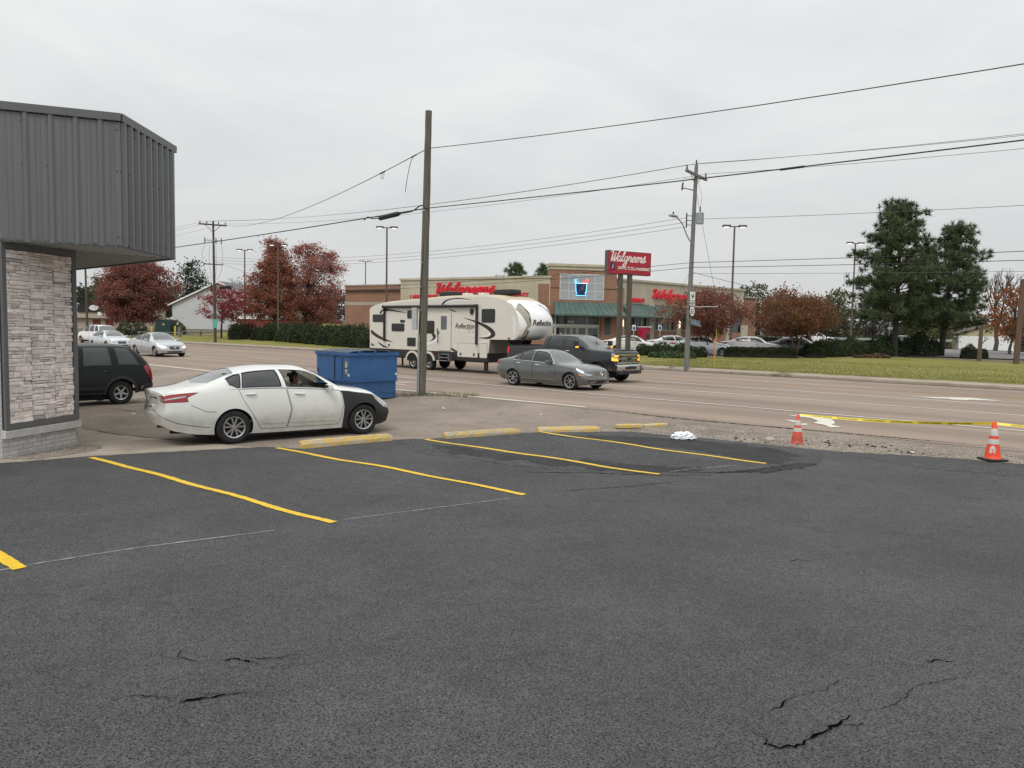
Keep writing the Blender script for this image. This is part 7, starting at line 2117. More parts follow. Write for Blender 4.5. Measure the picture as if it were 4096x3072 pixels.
def broadleaf(name, label, x, y, H, R_, base, shape, mat, bark, n_clump, per, leaf, seed, group=None, off=(0, 0), clump=.55, stems=1, thick=.22, surf=.45, cat='tree', trunk=True, lean=0.0):
    rs = np.random.RandomState(seed); r = random.Random(seed)
    z = gz(x, y)
    root = thing(name, label, cat, (x, y, z - .05), 0, group)
    ch = H - base
    C_ = []
    while len(C_) < n_clump:
        h = rs.uniform(0.02, 1.0); rad = float(SHAPES[shape](np.array(h)))
        if rs.rand() > rad + .15: continue
        q = rs.uniform(0, 1) ** surf
        a = rs.uniform(0, 2 * math.pi)
        wob_ = 1 + .16 * math.sin(3 * a + seed) + .1 * math.sin(5 * a + h * 9)
        C_.append((off[0] + R_ * rad * q * wob_ * math.cos(a), off[1] + R_ * rad * q * wob_ * math.sin(a), base + ch * h))
    C_ = np.array(C_)
    pts = []
    for c in C_:
        k = int(per * rs.uniform(.5, 1.5)); sc = clump * rs.uniform(.6, 1.4)
        pts.append(c + rs.normal(size=(k, 3)) * np.array([sc, sc, sc * .6]))
    V, F_ = leaf_cards(np.concatenate(pts), leaf, rs)
    mk('crown', V, F_, mat, root)
    mb = MB()
    top = Vector((off[0] * .8, off[1] * .8, base + ch * .75))
    for s_ in range(stems):
        a = 2 * math.pi * s_ / stems + .4
        o_ = Vector((math.cos(a), math.sin(a), 0)) * (0 if stems == 1 else .14)
        spread = Vector((math.cos(a), math.sin(a), 0)) * (0 if stems == 1 else R_ * .45)
        mb.tube([o_ - Vector((0, 0, .3)), o_ * 1.2 + Vector((0, 0, base * .5)), o_ + spread * .35 + Vector((off[0] * .3, off[1] * .3, base * 1.05)), spread + top], [thick / max(1, stems ** .5) * 1.15, thick / max(1, stems ** .5), thick / max(1, stems ** .5) * .75, .03], 8)
    nb = min(len(C_), 60)
    for c in C_[rs.permutation(len(C_))[:nb]]:
        c = Vector(c); zz = base * .75 + (c.z - base) * .45 + .05
        u = min(1, max(0, (zz - 0) / (top.z))); st = Vector((off[0] * u * .8, off[1] * u * .8, zz))
        if stems > 1:
            a = 2 * math.pi * r.randrange(stems) / stems + .4; st += Vector((math.cos(a), math.sin(a), 0)) * R_ * .45 * max(0, u - .35) * 1.2
        mid = st.lerp(c, .5) + Vector((r.uniform(-.2, .2), r.uniform(-.2, .2), .25))
        mb.tube([st, mid, c], [thick * .22, thick * .13, .012], 5, False)
    mb.build('trunk', bark, root, smooth=True)
    return root
def bare_tree(name, label, x, y, H, seed, bark, group=None, thick=.25, spread=.55, base=.3, depth=5, twig=None):
    r = random.Random(seed); z = gz(x, y)
    root = thing(name, label, 'tree', (x, y, z - .05), 0, group)
    mb = MB(); mt = MB()
    def grow(p, d, ln, rad, lev):
        if lev == 0 or rad < .006: return
        q = p + d * ln
        m_ = p.lerp(q, .5) + Vector((r.uniform(-1, 1), r.uniform(-1, 1), r.uniform(-.3, .3))) * ln * .08
        (mb if rad > .03 else mt).tube([p, m_, q], [rad, rad * .85, rad * .68], 6 if rad > .05 else 4, False)
        for k in range(r.choice((2, 3, 3)) if lev > 1 else 3):
            a = r.uniform(0, 2 * math.pi); s_ = spread * r.uniform(.5, 1.15)
            nd = (d + Vector((math.cos(a) * s_, math.sin(a) * s_, .12 + r.uniform(-.1, .15)))).normalized()
            grow(q, nd, ln * r.uniform(.62, .84), rad * r.uniform(.52, .68), lev - 1)
    grow(Vector((0, 0, 0)), Vector((r.uniform(-.05, .05), r.uniform(-.05, .05), 1)).normalized(), H * base, thick, depth + 1)
    mb.build('trunk', bark, root, smooth=True); mt.build('twigs', bark, root)['kind'] = 'stuff'
    return root
def pine(label, x, y, H, R_, seed, base=.28, group='tall pines on the lawn', lean=(0, 0), tufts=420, name='pine_tree', mat=None, per=40, tl=.42, thick=.22, nb=46):
    rs = np.random.RandomState(seed); r = random.Random(seed); z = gz(x, y)
    root = thing(name, label, 'tree', (x, y, z - .05), 0, group)
    mb = MB(); mb.tube([(0, 0, -.2), (lean[0] * .3, lean[1] * .3, H * .35), (lean[0], lean[1], H * .96)], [thick * 1.15, thick * .85, .04], 9)
    P = []
    for k in range(nb):
        h = base + (1 - base) * (k + r.random()) / nb * .97
        e_ = (h - base) / (1 - base)
        ln = R_ * (1.0 if e_ < .45 else (1 - (e_ - .45) / .55 * .70)) * r.uniform(.62, 1.08) * (.8 if e_ < .05 else 1)
        a = k * 2.399 + r.uniform(-.5, .5)
        d = Vector((math.cos(a), math.sin(a), r.uniform(-.05, .28) + .25 * e_))
        st = Vector((lean[0] * h, lean[1] * h, H * h))
        en = st + d * ln
        mb.tube([st, st.lerp(en, .5) + Vector((0, 0, .12)), en + Vector((0, 0, .18))], [.055 * (1.2 - e_), .04 * (1.2 - e_), .012], 5, False)
        nt_ = int(tufts / nb * ln / R_ * 1.5) + 2
        for q in range(nt_):
            u = 1 - (r.random() ** 1.5) * .68
            c = st.lerp(en, u) + Vector((r.gauss(0, .38), r.gauss(0, .38), r.gauss(.1, .24))) * (.55 + .5 * (1 - e_))
            P.append(c)
    for q in range(12): P.append(Vector((lean[0], lean[1], H)) + Vector((r.gauss(0, .35), r.gauss(0, .35), r.uniform(-.7, .15))))
    mb.build('trunk', M_BARKD, root, smooth=True)
    P = np.array([p[:] for p in P]); n = len(P) * per
    c = np.repeat(P, per, 0)
    d = rs.normal(size=(n, 3)); d[:, 2] += .55; d /= np.linalg.norm(d, axis=1, keepdims=True)
    b = rs.normal(size=(n, 3)); b -= (b * d).sum(1, keepdims=True) * d; b /= np.linalg.norm(b, axis=1, keepdims=True)
    ln = tl * rs.uniform(.6, 1.2, (n, 1)); wd = .021 * rs.uniform(.8, 1.5, (n, 1)) * (tl / .42)
    V = np.stack([c - b * wd, c + b * wd, c + d * ln], 1).reshape(-1, 3)
    mk('crown', V, np.arange(3 * n).reshape(n, 3), mat or M_PINE, root)
    return root
def shrub(name, label, path, wd, h, mat, seed, n, leaf=.12, lobes=1.4, cat='hedge', group=None, box=False, jag=.16, core=.8):
    """hedge or shrub row along a path of (x, y)"""
    rs = np.random.RandomState(seed)
    p0 = path[0]; z0 = gz(*p0)
    root = thing(name, label, cat, (p0[0], p0[1], z0), 0, group)
    seg = [math.hypot(path[i + 1][0] - path[i][0], path[i + 1][1] - path[i][1]) for i in range(len(path) - 1)] if len(path) > 1 else [0]
    L_ = sum(seg)
    ph = rs.uniform(0, 6, 4)
    def at(s):
        s = min(max(s, 0), L_); i = 0
        while i < len(seg) - 1 and s > seg[i]: s -= seg[i]; i += 1
        a = path[i]; b = path[min(i + 1, len(path) - 1)]; u = s / seg[i] if seg[i] > 0 else 0
        d = ((b[0] - a[0]) / seg[i], (b[1] - a[1]) / seg[i]) if seg[i] > 0 else (1, 0)
        return (a[0] + (b[0] - a[0]) * u, a[1] + (b[1] - a[1]) * u), d
    V_, pts = [], []
    def surf(s, ang, k=1.0):
        (x, y), d = at(s)
        over = max(0, -s) + max(0, s - L_)
        m_ = 1 + .20 * math.sin(s * lobes * 2.1 + ph[0]) + .12 * math.sin(s * lobes * 4.7 + ph[1] + ang * 2)
        if box: m_ = 1 + .03 * math.sin(s * 5 + ph[0])
        ca, sa = math.cos(ang), math.sin(ang)
        e_ = .35 if box else .8
        cy = math.copysign(abs(ca) ** e_, ca); cz = abs(sa) ** e_
        end = math.sqrt(max(0, 1 - (over / (wd * .5)) ** 2)) if over < wd * .5 else 0
        X = d[0] * (min(s, 0) + max(0, s - L_)); Y = d[1] * (min(s, 0) + max(0, s - L_))
        px = x + X - d[1] * cy * wd / 2 * m_ * k * end; py = y + Y + d[0] * cy * wd / 2 * m_ * k * end
        return (px - p0[0], py - p0[1], gz(px, py) - z0 + h * cz * (m_ if not box else 1) * k * (end ** .6))
    ns = max(8, int((L_ + wd) / .35)); na = 9
    ss_ = np.linspace(-wd * .49, L_ + wd * .49, ns)
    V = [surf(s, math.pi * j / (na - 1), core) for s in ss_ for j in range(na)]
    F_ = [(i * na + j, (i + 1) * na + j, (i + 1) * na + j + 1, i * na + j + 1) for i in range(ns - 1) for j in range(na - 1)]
    mk('dark_core', V, F_, M_CORE, root)
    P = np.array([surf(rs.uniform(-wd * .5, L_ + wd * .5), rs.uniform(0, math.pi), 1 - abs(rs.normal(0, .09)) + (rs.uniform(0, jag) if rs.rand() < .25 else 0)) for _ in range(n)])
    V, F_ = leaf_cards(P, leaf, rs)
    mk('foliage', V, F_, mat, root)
    return root
# --- left of the store
broadleaf('maple_tree', 'broad dark red tree, the one beside the grey shop fascia', -59.4, 120.0, 11.6, 5.3, 1.7, 'dome', M_LDRED, M_BARKD, 300, 135, .235, 1, off=(.4, 0), clump=.62, thick=.34)
broadleaf('maple_tree', 'small crimson tree in front of the white sided house', -36.2, 95.0, 6.6, 2.95, 2.3, 'dome', M_LCRIM, M_BARKD, 105, 55, .155, 2, off=(.3, 0), clump=.36, thick=.12)
broadleaf('oak_tree', 'tall pointed rusty oak with a thin leader', -31.3, 100.5, 12.4, 4.1, 2.2, 'cone', M_LRUST, M_BARKD, 280, 115, .19, 3, clump=.48, thick=.26)
broadleaf('oak_tree', 'round brownish red tree thinning toward its top', -28.3, 103.0, 12.0, 4.6, 1.9, 'oval', M_LBRR, M_BARKD, 250, 85, .18, 4, off=(1.4, 0), clump=.42, thick=.26, surf=.6)
shrub('juniper_hedge', 'long dark juniper hedge left of the trailer', [(-27.6, 90.0), (-20, 80.0), (-13.6, 71.8), (-8.0, 66.5)], 2.6, 1.75, M_JUNI, 11, 15000, .19, .8)
shrub('shrub', 'clipped low box hedge by the utility pole', [(-30.5, 90.6), (-28.4, 88.6)], 1.2, 1.15, M_BOX, 12, 2600, .15, cat='shrub')
shrub('shrub', 'rounded green shrub beside the maroon one', [(-33.2, 92.0), (-33.0, 91.8)], 2.0, 1.9, M_BOX, 13, 2200, .16, cat='shrub')
shrub('shrub', 'maroon shrub near the dark utility pole', [(-31.9, 93.6), (-31.5, 93.4)], 1.9, 1.7, M_MAROON, 14, 1800, .16, cat='shrub')
shrub('shrub', 'loose green shrub in front of the lamp post', [(-30.0, 93.2), (-29.4, 92.7)], 1.8, 1.7, M_JUNI, 15, 1800, .16, cat='shrub')
for i, (x, y, lab) in enumerate(((-57.0, 112, 'scrubby shrub under the broad dark red tree'), (-49.8, 108.5, 'thin leafy shrub beside the green cabinet'))):
    shrub('shrub', lab, [(x, y), (x + 2.5, y)], 1.8, 1.6, M_LOLIVE, 16 + i, 700, .3, cat='shrub', core=.5)
# --- store front planting
broadleaf('crape_myrtle', 'russet crape myrtle beside the route signs', 15.5, 60.5, 5.15, 3.45, 1.7, 'umbrella', M_LCRAPE, M_BARKC, 240, 60, .125, 5, off=(-.2, 0), clump=.36, stems=5, thick=.13, surf=.55, cat='tree', group='crape myrtles on the lawn edge')
broadleaf('crape_myrtle', 'flat topped olive and russet crape myrtle behind the clipped hedge', 21.65, 58.5, 4.6, 3.25, 1.75, 'umbrella', M_LCRAPE2, M_BARKC, 240, 66, .12, 6, clump=.36, stems=4, thick=.15, surf=.5, group='crape myrtles on the lawn edge')
shrub('hedge', 'clipped boxy hedge along the lawn', [(16.4, 57.6), (20.6, 56.6)], .95, .80, M_BOX, 21, 5200, .09, box=True, jag=.08)
shrub('hedge', 'dark square hedge behind the flat topped crape myrtle', [(21.0, 63.2), (23.6, 62.2)], 1.7, 1.45, M_BOX, 22, 3600, .12, box=True, jag=.08)
shrub('shrub', 'maroon shrub behind the flat topped crape myrtle', [(24.2, 62.4), (24.6, 62.2)], 1.5, 1.35, M_MAROON, 23, 1500, .12, cat='shrub')
shrub('shrub', 'small clipped ball shrub right of the boxy hedge', [(22.4, 57.4), (22.9, 57.2)], .95, .78, M_BOX, 24, 1400, .09, box=True, cat='shrub', jag=.06)
shrub('juniper_hedge', 'spreading juniper mass below the pines', [(23.6, 59.2), (26.5, 60.6), (30.6, 61.5)], 2.2, 1.15, M_JUNI, 25, 7500, .13, 1.2)
shrub('juniper_hedge', 'dark shrubbery between the two pine trunks', [(30.8, 62.5), (34.0, 62.6)], 2.2, 1.5, M_PINED, 26, 4200, .15, 1.2)
shrub('shrub', 'small dark ball shrub right of the pines', [(35.6, 59.4), (36.1, 59.3)], 1.4, .85, M_BOX, 27, 1500, .10, cat='shrub')
shrub('juniper_hedge', 'low juniper in front of the white fastback', [(10.6, 59.6), (13.6, 57.4)], 1.9, .85, M_JUNI, 28, 4200, .12, 1.6)
shrub('juniper_hedge', 'creeping bright green juniper at the lawn corner', [(10.8, 56.6), (12.6, 55.6)], 1.5, .42, pmat('creeping_juniper', (.04, .075, .025), .8, var=.2, island=.4, col2=(.07, .105, .035)), 29, 2400, .12, 1.6)
shrub('leaf_heap', 'heap of dead brown leaves before the junipers', [(26.2, 57.8), (28.0, 57.6)], .9, .3, pmat('dead_leaves', (.13, .075, .045), .9, var=.3, island=.4), 30, 900, .10, cat='leaf heap')
pine('taller pine with a broad ragged crown', 30.2, 60.5, 12.0, 3.3, 7, base=.22, tufts=1500, nb=90)
pine('shorter pine leaning beside the taller one', 35.0, 62.5, 10.5, 3.0, 8, base=.2, lean=(.7, 0), tufts=1100, nb=76)
bare_tree('bare_tree', 'spreading bare dark tree beside the lamp post left of the pines', 31.8, 72.0, 5.0, 31, M_BARKD, None, .22, .75, .24, 5)
bare_tree('bare_tree', 'pale bare tree rising behind the pine right edge', 63.0, 100.0, 13.2, 33, M_BARK, 'bare trees behind the lawn', .3, .42, .24, 5)
bare_tree('bare_tree', 'tall bare tree above the orange tree', 64.0, 97.0, 13.4, 35, M_BARK, 'bare trees behind the lawn', .32, .45, .24, 5)
broadleaf('autumn_tree', 'orange autumn tree behind the thick brown post', 43.2, 66.5, 5.7, 2.6, 1.2, 'oval', M_LORNG, M_BARK, 120, 30, .17, 36, clump=.32, thick=.12, off=(.5, 0))
bare_tree('bare_shrub', 'small bare shrub right of the pines', 37.2, 61.0, 2.6, 39, M_BARK, None, .05, .8, .25, 4)
# --- behind
bg = 'trees beyond the store'
for i, (x, y, H, R_, m, sh, lab) in enumerate((
        (46.5, 150, 11.2, 4.4, M_LOLIVE, 'oval', 'dark green rounded tree just right of the store roof'), (50.5, 141, 10.4, 5.4, M_LDRED, 'dome', 'wide maroon tree behind the olive crape myrtle'), (58, 150, 8.5, 4.5, M_LGREY, 'dome', 'greyish thinning tree right of the maroon one'),
        (63.5, 150, 11.6, 4.6, M_LOLIVE, 'dome', 'tall olive tree left of the lamp post'), (71.5, 152, 10.2, 5.0, M_LGREY, 'dome', 'grey twiggy tree behind the bare dark tree'), (80, 150, 11.0, 5.2, M_LOLIVE, 'dome', 'olive tree partly behind the taller pine'),
        (92, 175, 9.6, 5.2, M_PINED, 'dome', 'dark tree hidden behind the pine trunks'), (112, 165, 9.0, 4.8, M_LGREY, 'dome', 'grey tree behind the cream house'), (40, 160, 8.5, 5, M_LGREY, 'dome', 'grey tree peeping past the brick store corner'), (57, 162, 10.4, 5.0, M_LGREY, 'dome', 'bare looking grey tree behind the maroon one'), (67.5, 165, 10.8, 5.4, M_LOLIVE, 'dome', 'low olive tree behind the grey twiggy tree'), (76, 162, 11.4, 5.2, M_LGREY, 'dome', 'grey brown tree filling the gap left of the taller pine'), (86, 158, 11.2, 5.0, M_LOLIVE, 'dome', 'olive tree between the two pine crowns'), (101, 172, 11.0, 5.5, M_LGREY, 'dome', 'grey tree right of the pines'))):
    broadleaf('background_tree', lab, x, y, H, R_, .8, sh, m, M_BARKD, 120, 26, .42, 40 + i, bg, clump=.75, thick=.2)
for i, (x, y, H, R_, m, sh, lab) in enumerate(((-73.5, 176, 13.5, 4.0, M_PINED, 'umbrella', 'dark evergreen behind the white sided house roof'), (-100, 182, 8.4, 7.0, M_PINED, 'dome', 'dark green mass behind the far shop'), (-92.5, 176, 11.5, 5.0, M_LOLIVE, 'oval', 'tall thin olive tree above the far shop'),
        (-88, 190, 8.5, 6.0, M_PINED, 'dome', 'dark green mass left of the broad red tree'), (-37, 150, 6.5, 4.0, M_LGREY, 'dome', 'grey thicket left of the brick store end'))):
    broadleaf('background_tree', lab, x, y, H, R_, 1.0, sh, m, M_BARKD, 120, 26, .45, 60 + i, bg, clump=.8, thick=.25)
bare_tree('bare_tree', 'bare tree above the small crimson tree', -56.0, 150.0, 11.5, 71, M_BARK, None, .28, .6, .26, 5)
pine('bushy pine top showing over the store roof', .2, 112, 10.7, 2.1, 72, .5, 'pine tops over the store roof', tufts=200, tl=.6, per=30)
pine('thinner pine top beside the store tower', 4.3, 112, 10.5, 2.0, 73, .5, 'pine tops over the store roof', tufts=150, tl=.6, per=30)
# far wood line and grass tufts
def wood_line():
    rs = np.random.RandomState(5)
    P = []
    for k in range(9000):
        x = rs.uniform(20, 330); y = 215 + rs.uniform(-6, 14) - .12 * x
        h = (6.0 + 2.2 * math.sin(x * .11) + 1.4 * math.sin(x * .31)) * rs.uniform(.05, 1)
        P.append((x, y, gz(x, y) + h))
    for k in range(9000):
        x = rs.uniform(-260, 10); y = 235 + rs.uniform(-6, 14) + .25 * x * .2
        h = (6.5 + 2.2 * math.sin(x * .09) + 1.4 * math.sin(x * .27)) * rs.uniform(.05, 1)
        P.append((x, y, gz(x, y) + h))
    V, F_ = leaf_cards(np.array(P), 1.3, rs)
    o = mk('distant_woods', V, F_, pmat('distant_wood_foliage', (.06, .058, .042), .9, var=.25, scale=.15, island=.35, col2=(.105, .088, .07))); o['kind'] = 'stuff'
wood_line()
def tufts(name, spots, mat, seed, hgt=.16, n=60, spread=.25):
    rs = np.random.RandomState(seed); V, F_ = [], []
    for (x, y) in spots:
        for k in range(n):
            px, py = x + rs.normal(0, spread), y + rs.normal(0, spread * .6); z = gz(px, py)
            a = rs.uniform(0, 6.28); h = hgt * rs.uniform(.4, 1.2); dx_, dy_ = math.cos(a) * .006, math.sin(a) * .006; lx, ly = rs.normal(0, h * .4), rs.normal(0, h * .4)
            b = len(V); V += [(px - dx_, py - dy_, z), (px + dx_, py + dy_, z), (px + lx, py + ly, z + h)]; F_.append((b, b + 1, b + 2))
    o = mk(name, V, F_, mat); o['kind'] = 'stuff'
M_WEED = pmat('dry_weeds', (.10, .115, .035), .9, var=.3, col2=(.22, .18, .08), scale=2)
tufts('weeds', [(-3.5, 25.95), (-3.2, 25.85), (-2.8, 25.95), (-2.4, 25.75), (-1.9, 25.55), (-1.4, 25.3)], M_WEED, 3, .17, 110, .22)
tufts('kerb_weeds', [ST(-16.2, 38.2), ST(-16.0, 38.4), ST(-22.5, 38.4), ST(-15.6, 38.2)], M_WEED, 4, .3, 70, .15)
def lawn_blades():
    rs = np.random.RandomState(9); n = 26000
    s = rs.uniform(-27, 3, n); t = 40.35 + rs.uniform(0, 1, n) ** 1.4 * 13
    X = s * DX - t * DY; Y = s * DY + t * DX
    Z = np.array([gz(a, b) for a, b in zip(X, Y)]) + .03
    h = rs.uniform(.03, .075, n); a = rs.uniform(0, 6.28, n); w_ = .012
    P0 = np.stack([X - np.cos(a) * w_, Y - np.sin(a) * w_, Z], -1); P1 = np.stack([X + np.cos(a) * w_, Y + np.sin(a) * w_, Z], -1)
    P2 = np.stack([X + rs.normal(0, .02, n), Y + rs.normal(0, .02, n), Z + h], -1)
    o = mk('grass', np.stack([P0, P1, P2], 1).reshape(-1, 3), np.arange(3 * n).reshape(n, 3), pmat('grass_blades', (.10, .115, .03), .9, var=.2, col2=(.20, .185, .06), scale=.4, island=.3)); o['kind'] = 'stuff'
lawn_blades()
# ------------------------------------------------------------------ utility poles and overhead wires
M_CER = pmat('brown_insulator', (.05, .035, .03), .3, var=.2, coat=.5)
M_TRANS = pmat('grey_transformer_paint', (.30, .33, .34), .45, var=.06)
M_GUARD = pmat('yellow_guy_guard', (.62, .47, .04), .5, var=.1)
def sag_wire(label, a, b, sag, r=.011, mat=None, group=None, n=18, name='overhead_wire'):
    a = Vector(a); b = Vector(b)
    pts = [a.lerp(b, i / n) - Vector((0, 0, sag * 4 * (i / n) * (1 - i / n))) - a for i in range(n + 1)]
    mb = MB(); mb.tube(pts, r, 5, False); o = mb.build(name, mat or M_WIREG, smooth=True); o.location = a
    tag(o, label, 'wire', group); return o
NV = Vector((.67043, .74197, 0)); DV = Vector((DX, DY, 0))
UP = Vector((9.77, 42.86, .10))
def insulator(root, p, h=.26, r=.055):
    mb = MB(); mb.lathe([(.02, 0), (r, h * .25), (r * .6, h * .35), (r, h * .5), (r * .6, h * .62), (r * .9, h * .78), (.02, h)], 10, p); mb.build('insulator', M_CER, root, smooth=True)
def upole():
    root = thing('utility_pole', 'grey utility pole with transformer, street light and route signs', 'utility pole', UP)
    H = 11.28
    mb = MB(); mb.tube([(0, 0, -.3), (.08, 0, H * .5), (.17, 0, H)], [.155, .128, .10], 12); mb.build('shaft', M_POLEG, root, smooth=True)
    ax = lambda z: .17 * z / H
    Mx = Matrix.Rotation(math.atan2(NV.y, NV.x), 4, 'Z') @ Matrix.Rotation(math.radians(4), 4, 'Y')
    mb = MB(); mb.box((ax(10.75), -.12, 10.72), (2.3, .11, .13), Mx); arm = mb.build('crossarm', M_POLEG, root)
    for sg in (-1, 1):
        q = NV * sg * .6
        mb = MB(); mb.tube([(ax(10.1), -.05, 10.15), (ax(10.7) + q.x, -.12 + q.y, 10.68)], .025, 4); mb.build('brace', M_GALV, root)
        q = NV * sg * 1.05; insulator(root, (ax(10.8) + q.x, -.12 + q.y, 10.80 - sg * .05))
    insulator(root, (ax(11.2), 0, 11.28), .3)
    mb = MB(); mb.tube([(ax(9.9), 0, 9.9), (-.45, -.1, 10.0), (-.62, -.1, 10.02)], .03, 6); mb.build('cutout_bracket', M_POLEG, root)
    mb = MB(); mb.tube([(-.60, -.1, 9.9), (-.56, -.1, 10.3)], .05, 8); mb.build('fuse_cutout', M_CER, root)
    mb = MB(); mb.tube([(-.56, -.1, 10.3), (-.5, -.1, 10.55), (.1, -.1, 10.5)], .008, 4, False); mb.build('jumper', M_WIRE, root)
    mb = MB(); mb.lathe([(.001, 0), (.20, .02), (.21, .08), (.21, .56), (.22, .60), (.12, .68), (.001, .7)], 18, (.44, -.12, 8.05)); t_ = mb.build('transformer', M_TRANS, root, smooth=True, sharp=40)
    mb = MB(); mb.lathe([(.03, 0), (.045, .1), (.03, .2), (.04, .28), (.001, .3)], 8, (.44, -.12, 8.72)); mb.build('bushing', M_CER, t_)
    mb = MB(); mb.tube([(.44, -.12, 9.0), (.52, -.12, 9.5), (.36, -.1, 10.1), (.18, -.1, 10.6)], .008, 4, False); mb.build('drop_lead', M_WIRE, root)
    mb = MB()
    for z in (8.5, 8.25, 8.0): mb.tube([(-.02, -.12, z), (-.30, -.14, z)], .02, 5)
    mb.tube([(-.30, -.14, 7.85), (-.30, -.14, 8.65)], .035, 6); mb.build('service_rack', M_UNDER, root)
    a = [Vector((ax(6.9), -.08, 6.9)), Vector((-.15, -.25, 7.35)) - NV * .2, Vector((0, 0, 7.95)) - NV * .95, Vector((0, 0, 8.22)) - NV * 1.5, Vector((0, 0, 8.26)) - NV * 1.75]
    mb = MB(); mb.tube(catmull(a, 5), .032, 8); l_ = mb.build('lamp_arm', M_GALV, root, smooth=True)
    mb = MB(); mb.bbox(tuple(Vector((0, 0, 8.28)) - NV * 1.95), (.62, .24, .11), .04, Matrix.Rotation(math.atan2(NV.y, NV.x), 4, 'Z')); mb.build('lamp_head', M_GALV, l_)
    mb = MB(); q = Vector((0, 0, 8.38)) - NV * 1.95; mb.tube([q, q + Vector((0, 0, .12))], .04, 8); mb.build('photocell', M_UNDER, l_)
    # route signs face along the road
    Ms = Matrix.Rotation(math.atan2(DV.y, DV.x) + math.pi / 2, 4, 'Z')
    fs = lambda u, v, d: tuple(Vector((ax(3.6), 0, 0)) + DV * (.17 + d) + NV * u + Vector((0, 0, v)))
    def plate(nm, u0, u1, v0, v1, mat, d0=0, d1=.012, par=root):
        mb = MB(); mb.prism([(u0, v0), (u1, v0), (u1, v1), (u0, v1)], fs, d0, d1); return mb.build(nm, mat, par)
    p_ = plate('bird_sign', -.28, .28, 3.86, 4.34, M_SIGNW)
    mb = MB(); mb.prism([(-.2, 4.18), (-.06, 4.12), (0, 4.16), (.14, 4.28), (.10, 4.12), (.2, 4.06), (.04, 4.02), (-.02, 3.94), (-.06, 4.04)], fs, .013, .018); mb.build('bird_mark', pmat('dark_green_print', (.02, .10, .05), .5), p_)
    p_ = plate('north_sign', -.30, .30, 3.58, 3.82, M_SIGNW)
    text_on('sign_lettering', 'NORTH', .20, lambda x, y, z: fs(x, 3.63 + y, .016 + z), M_SEAM, p_, .001, bold=.003)
    p_ = plate('route_shield', -.31, .31, 2.96, 3.56, M_SEAM)
    sh = [(0, 2.98), (.16, 3.04), (.26, 3.16), (.27, 3.30), (.21, 3.42), (.24, 3.50), (.10, 3.53), (0, 3.50), (-.10, 3.53), (-.24, 3.50), (-.21, 3.42), (-.27, 3.30), (-.26, 3.16), (-.16, 3.04)]
    mb = MB(); mb.prism(sh, fs, .013, .018); mb.build('shield_field', M_SIGNW, p_)
    text_on('sign_lettering', '51', .36, lambda x, y, z: fs(x, 3.12 + y, .021 + z), M_SEAM, p_, .001, bold=.012)
    mb = MB(); mb.bbox((.36, -.25, 2.62), (.66, .04, .44), .01, Matrix.Rotation(.45, 4, 'Z') @ Matrix.Rotation(math.radians(-38), 4, 'X') @ Matrix.Rotation(.25, 4, 'Y')); sp = mb.build('solar_panel', pmat('blue_grey_solar_cell', (.035, .042, .06), .25, var=.15, coat=.5), root)
    mb = MB(); mb.box((.36, -.275, 2.635), (.015, .02, .42), Matrix.Rotation(.45, 4, 'Z') @ Matrix.Rotation(math.radians(-38), 4, 'X') @ Matrix.Rotation(.25, 4, 'Y')); mb.build('panel_rib', M_GALV, sp)
    mb = MB(); mb.bbox((-.26, -.1, 2.75), (.2, .18, .26), .02); mb.build('control_box', M_UNDER, root)
    mb = MB(); mb.tube([(.08, 0, 3.50), (1.64, .02, 3.54)], .028, 6); mb.build('guy_strut', M_GALV, root)
    mb = MB(); mb.tube([(-.28, -.12, 3.48), (.0, -.1, 3.49)], .02, 6); mb.build('strut_end', M_GALV, root)
upole()
def guy(label, pts, guard):
    a = Vector(pts[0]); r_ = thing('guy_wire', label, 'guy wire', a)
    mb = MB(); mb.tube([Vector(p) - a for p in pts], .009, 4, False); mb.build('strand', M_WIREG, r_)
    mb = MB(); mb.tube([Vector(p) - a for p in guard], .013, 6); mb.build('guard', M_GUARD, r_)
guy('guy wire run over the strut with a straight yellow guard', [(9.9, 42.86, 10.3), (11.41, 42.88, 3.64), (11.36, 42.9, .25)], [(11.40, 42.88, 2.4), (11.36, 42.9, .28)])
guy('slanting guy wire with a long yellow guard left of the grey pole', [(9.72, 42.86, 5.4), (8.6, 44.6, 2.55), (7.6, 46.2, .25)], [(9.25, 43.6, 4.15), (8.56, 44.7, 2.50)])
LP = Vector((-33.0, 84.81, .13))
